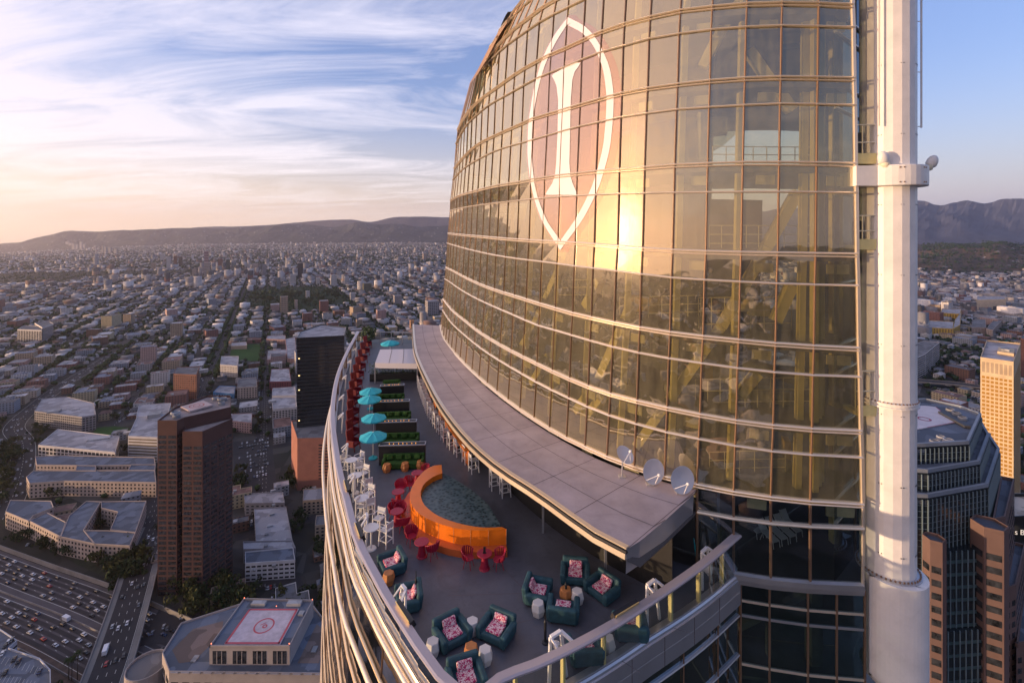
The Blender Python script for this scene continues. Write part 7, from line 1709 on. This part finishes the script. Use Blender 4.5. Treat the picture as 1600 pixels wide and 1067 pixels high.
# brown banded bays
gran = wmat('pink_brown_granite', (.155,.10,.09), .6)  # granite darkened to stand in for shade from neighbouring towers
def bay(cx, cy, r_, ztop, zfl, lab_parts, name, label, seg=6, arc=None):
    T = thing(name, label, 'tower bay', (cx, cy, 0)); P_ = [(cx+r_*math.cos(2*math.pi*(k+.5)/seg), cy+r_*math.sin(2*math.pi*(k+.5)/seg)) for k in range(seg)]
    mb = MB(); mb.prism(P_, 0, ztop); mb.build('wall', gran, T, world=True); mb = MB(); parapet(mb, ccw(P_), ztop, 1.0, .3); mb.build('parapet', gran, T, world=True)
    mb = MB(); mb.add([(x,y,ztop+.05) for x,y in P_],[tuple(range(seg))]); mb.build('roof', M_roofb, T, world=True)
    Q = []; P_ = ccw(P_)
    for i in range(seg):
        a, b = P_[i], P_[(i+1) % seg]; L_ = math.dist(a, b); n = ((b[1]-a[1])/L_, -(b[0]-a[0])/L_)
        if n[0]*a[0]+n[1]*a[1] > 0: continue
        if abs(n[0]*a[0]+n[1]*a[1])/math.hypot(*a) < .55: continue
        winface(Q, a, b, ztop-6-4.15*24, ztop-6, 1, 24, .80, .50, off=.04)
    put_windows(T, Q, lim=60); return T
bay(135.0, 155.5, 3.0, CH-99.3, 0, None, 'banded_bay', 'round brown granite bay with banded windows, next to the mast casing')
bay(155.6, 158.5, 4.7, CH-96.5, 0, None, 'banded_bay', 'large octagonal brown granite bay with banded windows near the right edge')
# wings stepping down to the right
w1 = rz_([(1551,816),(1571,812),(1585,752),(1564,748)], -99)
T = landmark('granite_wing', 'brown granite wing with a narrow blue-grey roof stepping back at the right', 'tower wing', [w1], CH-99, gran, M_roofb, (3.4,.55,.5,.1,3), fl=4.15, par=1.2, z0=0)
w2 = [(166,163),(174,166),(192,196),(182,196)]
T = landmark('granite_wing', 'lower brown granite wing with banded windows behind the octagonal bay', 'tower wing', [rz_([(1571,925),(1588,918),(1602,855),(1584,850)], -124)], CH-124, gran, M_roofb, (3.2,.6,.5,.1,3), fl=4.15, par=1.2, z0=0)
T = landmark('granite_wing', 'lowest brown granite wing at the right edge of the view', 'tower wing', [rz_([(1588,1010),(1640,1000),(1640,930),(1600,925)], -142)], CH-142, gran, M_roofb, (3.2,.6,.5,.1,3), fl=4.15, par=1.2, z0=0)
# recessed teal glass middle between the bays
T = thing('glass_midsection', 'recessed dark teal glass strip with vertical fins between the two brown bays', 'facade', (146, 158, 0))
zt2 = CH-105
mb = MB(); mb.prism([(138,157.6),(152.5,158.8),(156,172),(142,172)], 0, zt2); mb.build('curtain_wall', dk, T, world=True)
mb = MB(); mb.prism([(137.4,155.9),(152.3,157.1),(152.5,158.7),(138,157.5)], 0, CH-129.5); mb.build('curtain_wall', dk, T, world=True)
mb = MB()
for j in range(8):
    f = j/7; x = 138+14.5*f; y = 157.5+1.2*f; mb.beam((x,y-.1,zt2+.6),(x,y-.1,CH-129.4),.25,.3); mb.beam((x-.3,y-1.75,CH-128.9),(x-.3,y-1.75,60),.25,.3)
mb.build('vertical_fins', fin, T, world=True)
mb = MB()
for z_ in np.arange(zt2-3, 60, -4.15):
    dy = 0 if z_ > CH-129.5 else -1.6; mb.beam((138+dy*.3,157.55+dy,z_),(152.4+dy*.1,158.7+dy,z_),.1,1.0)
mb.build('floor_lines', mat('teal_spandrel', (.05,.09,.10), .3), T, world=True)
# bank building with its sign, seen at the very right edge
bx = rz_([(1576,812),(1640,808),(1640,775),(1580,775)], -135)
T = landmark('bank_building', 'dark-fronted low office building with a white lettered sign at the right edge', 'office building', [bx], CH-135, mat('black_sign_wall',(.012,.014,.018),.3), wmat('beige_roof',(.42,.36,.30)), (), par=1.5, z0=0)
p = ray(1584.5, 834, -140); cu = bpy.data.curves.new('sign_lettering', 'FONT'); cu.body = 's BA'; cu.size = 3.4; cu.extrude = .05
oc = bpy.data.objects.new('tmp_text', cu); C.objects.link(oc); bpy.context.view_layer.update(); me_ = bpy.data.meshes.new_from_object(oc.evaluated_get(bpy.context.evaluated_depsgraph_get())); bpy.data.objects.remove(oc); o = bpy.data.objects.new('sign_lettering', me_); C.objects.link(o); o.parent = T; o.rotation_euler = (R(90), 0, R(-6)); b0 = ccw(bx)
fr_ = min(bx, key=lambda q: q[1]); yy = min(bx[0][1], bx[1][1])-.25
xx = (1584.5-800)/F*yy; o.location = (xx-T.location.x, yy-T.location.y-.3, CH-(834-HY)/F*yy); me_.materials.clear(); me_.materials.append(mat('white_sign_letter', (.8,.8,.78), .5, emit=(1,.95,.85), es=.15))
# buildings across the freeway on the right
yel = wmat('mustard_stucco', (.55,.36,.07))
lmk('apartment_block', 'mustard yellow stepped apartment block behind the mast, front part', 'apartment building', [[(1449,512),(1453,501),(1490,503),(1489,514)],[(1489,514),(1492,500),(1502,487),(1500,508)]], 24, yel, M_roofl, (6,.5,.5,.0,.8))
lmk('apartment_block', 'mustard yellow stepped apartment block behind the mast, rear part', 'apartment building', [(1470,489),(1472,482),(1502,483),(1500,491)], 22, yel, M_roofl, (6,.5,.5,.0,.8))
lmk('office_block', 'plain beige rectangular office block beyond the freeway on the right', 'office building', [(1526,469),(1527,463),(1570,463),(1572,468)], 44, wmat('plain_beige_wall',(.58,.46,.33)), M_roofl, (40,.98,.3,.0,30), fl=14)  # beige walls in one even colour
lmk('apartment_block', 'white and brown apartment block around a court left of the right-hand freeway', 'apartment building', [[(1518,512),(1520,500),(1540,499),(1541,512)],[(1541,514),(1551,502),(1565,501),(1551,516)]], 20, cream, M_roofg, (4,.5,.5,.0,.8))
lmk('office_block', 'white striped office block directly behind the mast on the right', 'office building', [(1430,560),(1446,553),(1468,535),(1443,533),(1425,540)], 40, whitew, M_roofg, (60,.97,.5,.0,1), fl=4)
lmk('low_building', 'dark pink low building on the road beyond the mustard block', 'building', [(1500,470),(1502,464),(1518,464),(1517,470)], 14, pinkw, M_roofl, (5,.4,.4,.0,1))
lmk('office_tower', 'slim brown tower cut by the right edge of the view', 'office tower', [(1595,530),(1596,524),(1625,524),(1625,530)], 70, wmat('red_brown_tower',(.30,.13,.09)), M_roofg, (4,.5,.5,.0,1), lim=30)
# signs over the right freeway
for px, py, w in ((1569,533,14),(1504,622,9),(1516,625,9)):
    pass
a = G(1510, 634); T = thing('gantry_sign', 'green road sign boards on a gantry over the right-hand freeway', 'road sign', (a[0], a[1], 0), R(25)); mb = MB(); mb.tube([(-14,0,0),(-14,0,8),(14,0,8),(14,0,0)], .3, 6); mb.build('gantry', M_alum, T)
for x in (-6,5): mb = MB(); mb.box((x,-.5,8.2),(8,.2,3.4)); mb.build('sign_board', mat('road_sign_green',(.01,.22,.14),.4), T)
a = G(1570, 540); T = thing('gantry_sign', 'green road sign boards on the farther gantry above the gold tower', 'road sign', (a[0], a[1], 0), R(25)); mb = MB(); mb.tube([(-16,0,0),(-16,0,9),(16,0,9),(16,0,0)], .35, 6); mb.build('gantry', M_alum, T)
for x in (-7,6): mb = MB(); mb.box((x,-.6,9.2),(9,.2,4)); mb.build('sign_board', mat('road_sign_green',(.01,.22,.14),.4), T)
# ================= haze =================
zb = -330.0; ztop_ = 1000.0
mb = MB(); mb.box((0, 0, (zb+ztop_)/2), (30200, 30200, ztop_-zb))
hm = bpy.data.materials.new('evening_haze'); hm.use_nodes = True; t = hm.node_tree; t.nodes.clear(); pv = N(t, 'ShaderNodeVolumePrincipled'); pv.inputs['Color'].default_value = (.84,.80,.92,1); pv.inputs['Density'].default_value = HAZE; pv.inputs['Anisotropy'].default_value = .6
ou = N(t, 'ShaderNodeOutputMaterial'); L(t, pv.outputs[0], ou.inputs['Volume'])
if HAZE > 0: o = mb.build('haze', hm); tag(o, kind='stuff'); o['label'] = 'thin violet evening haze over the whole city'; o['category'] = 'haze'
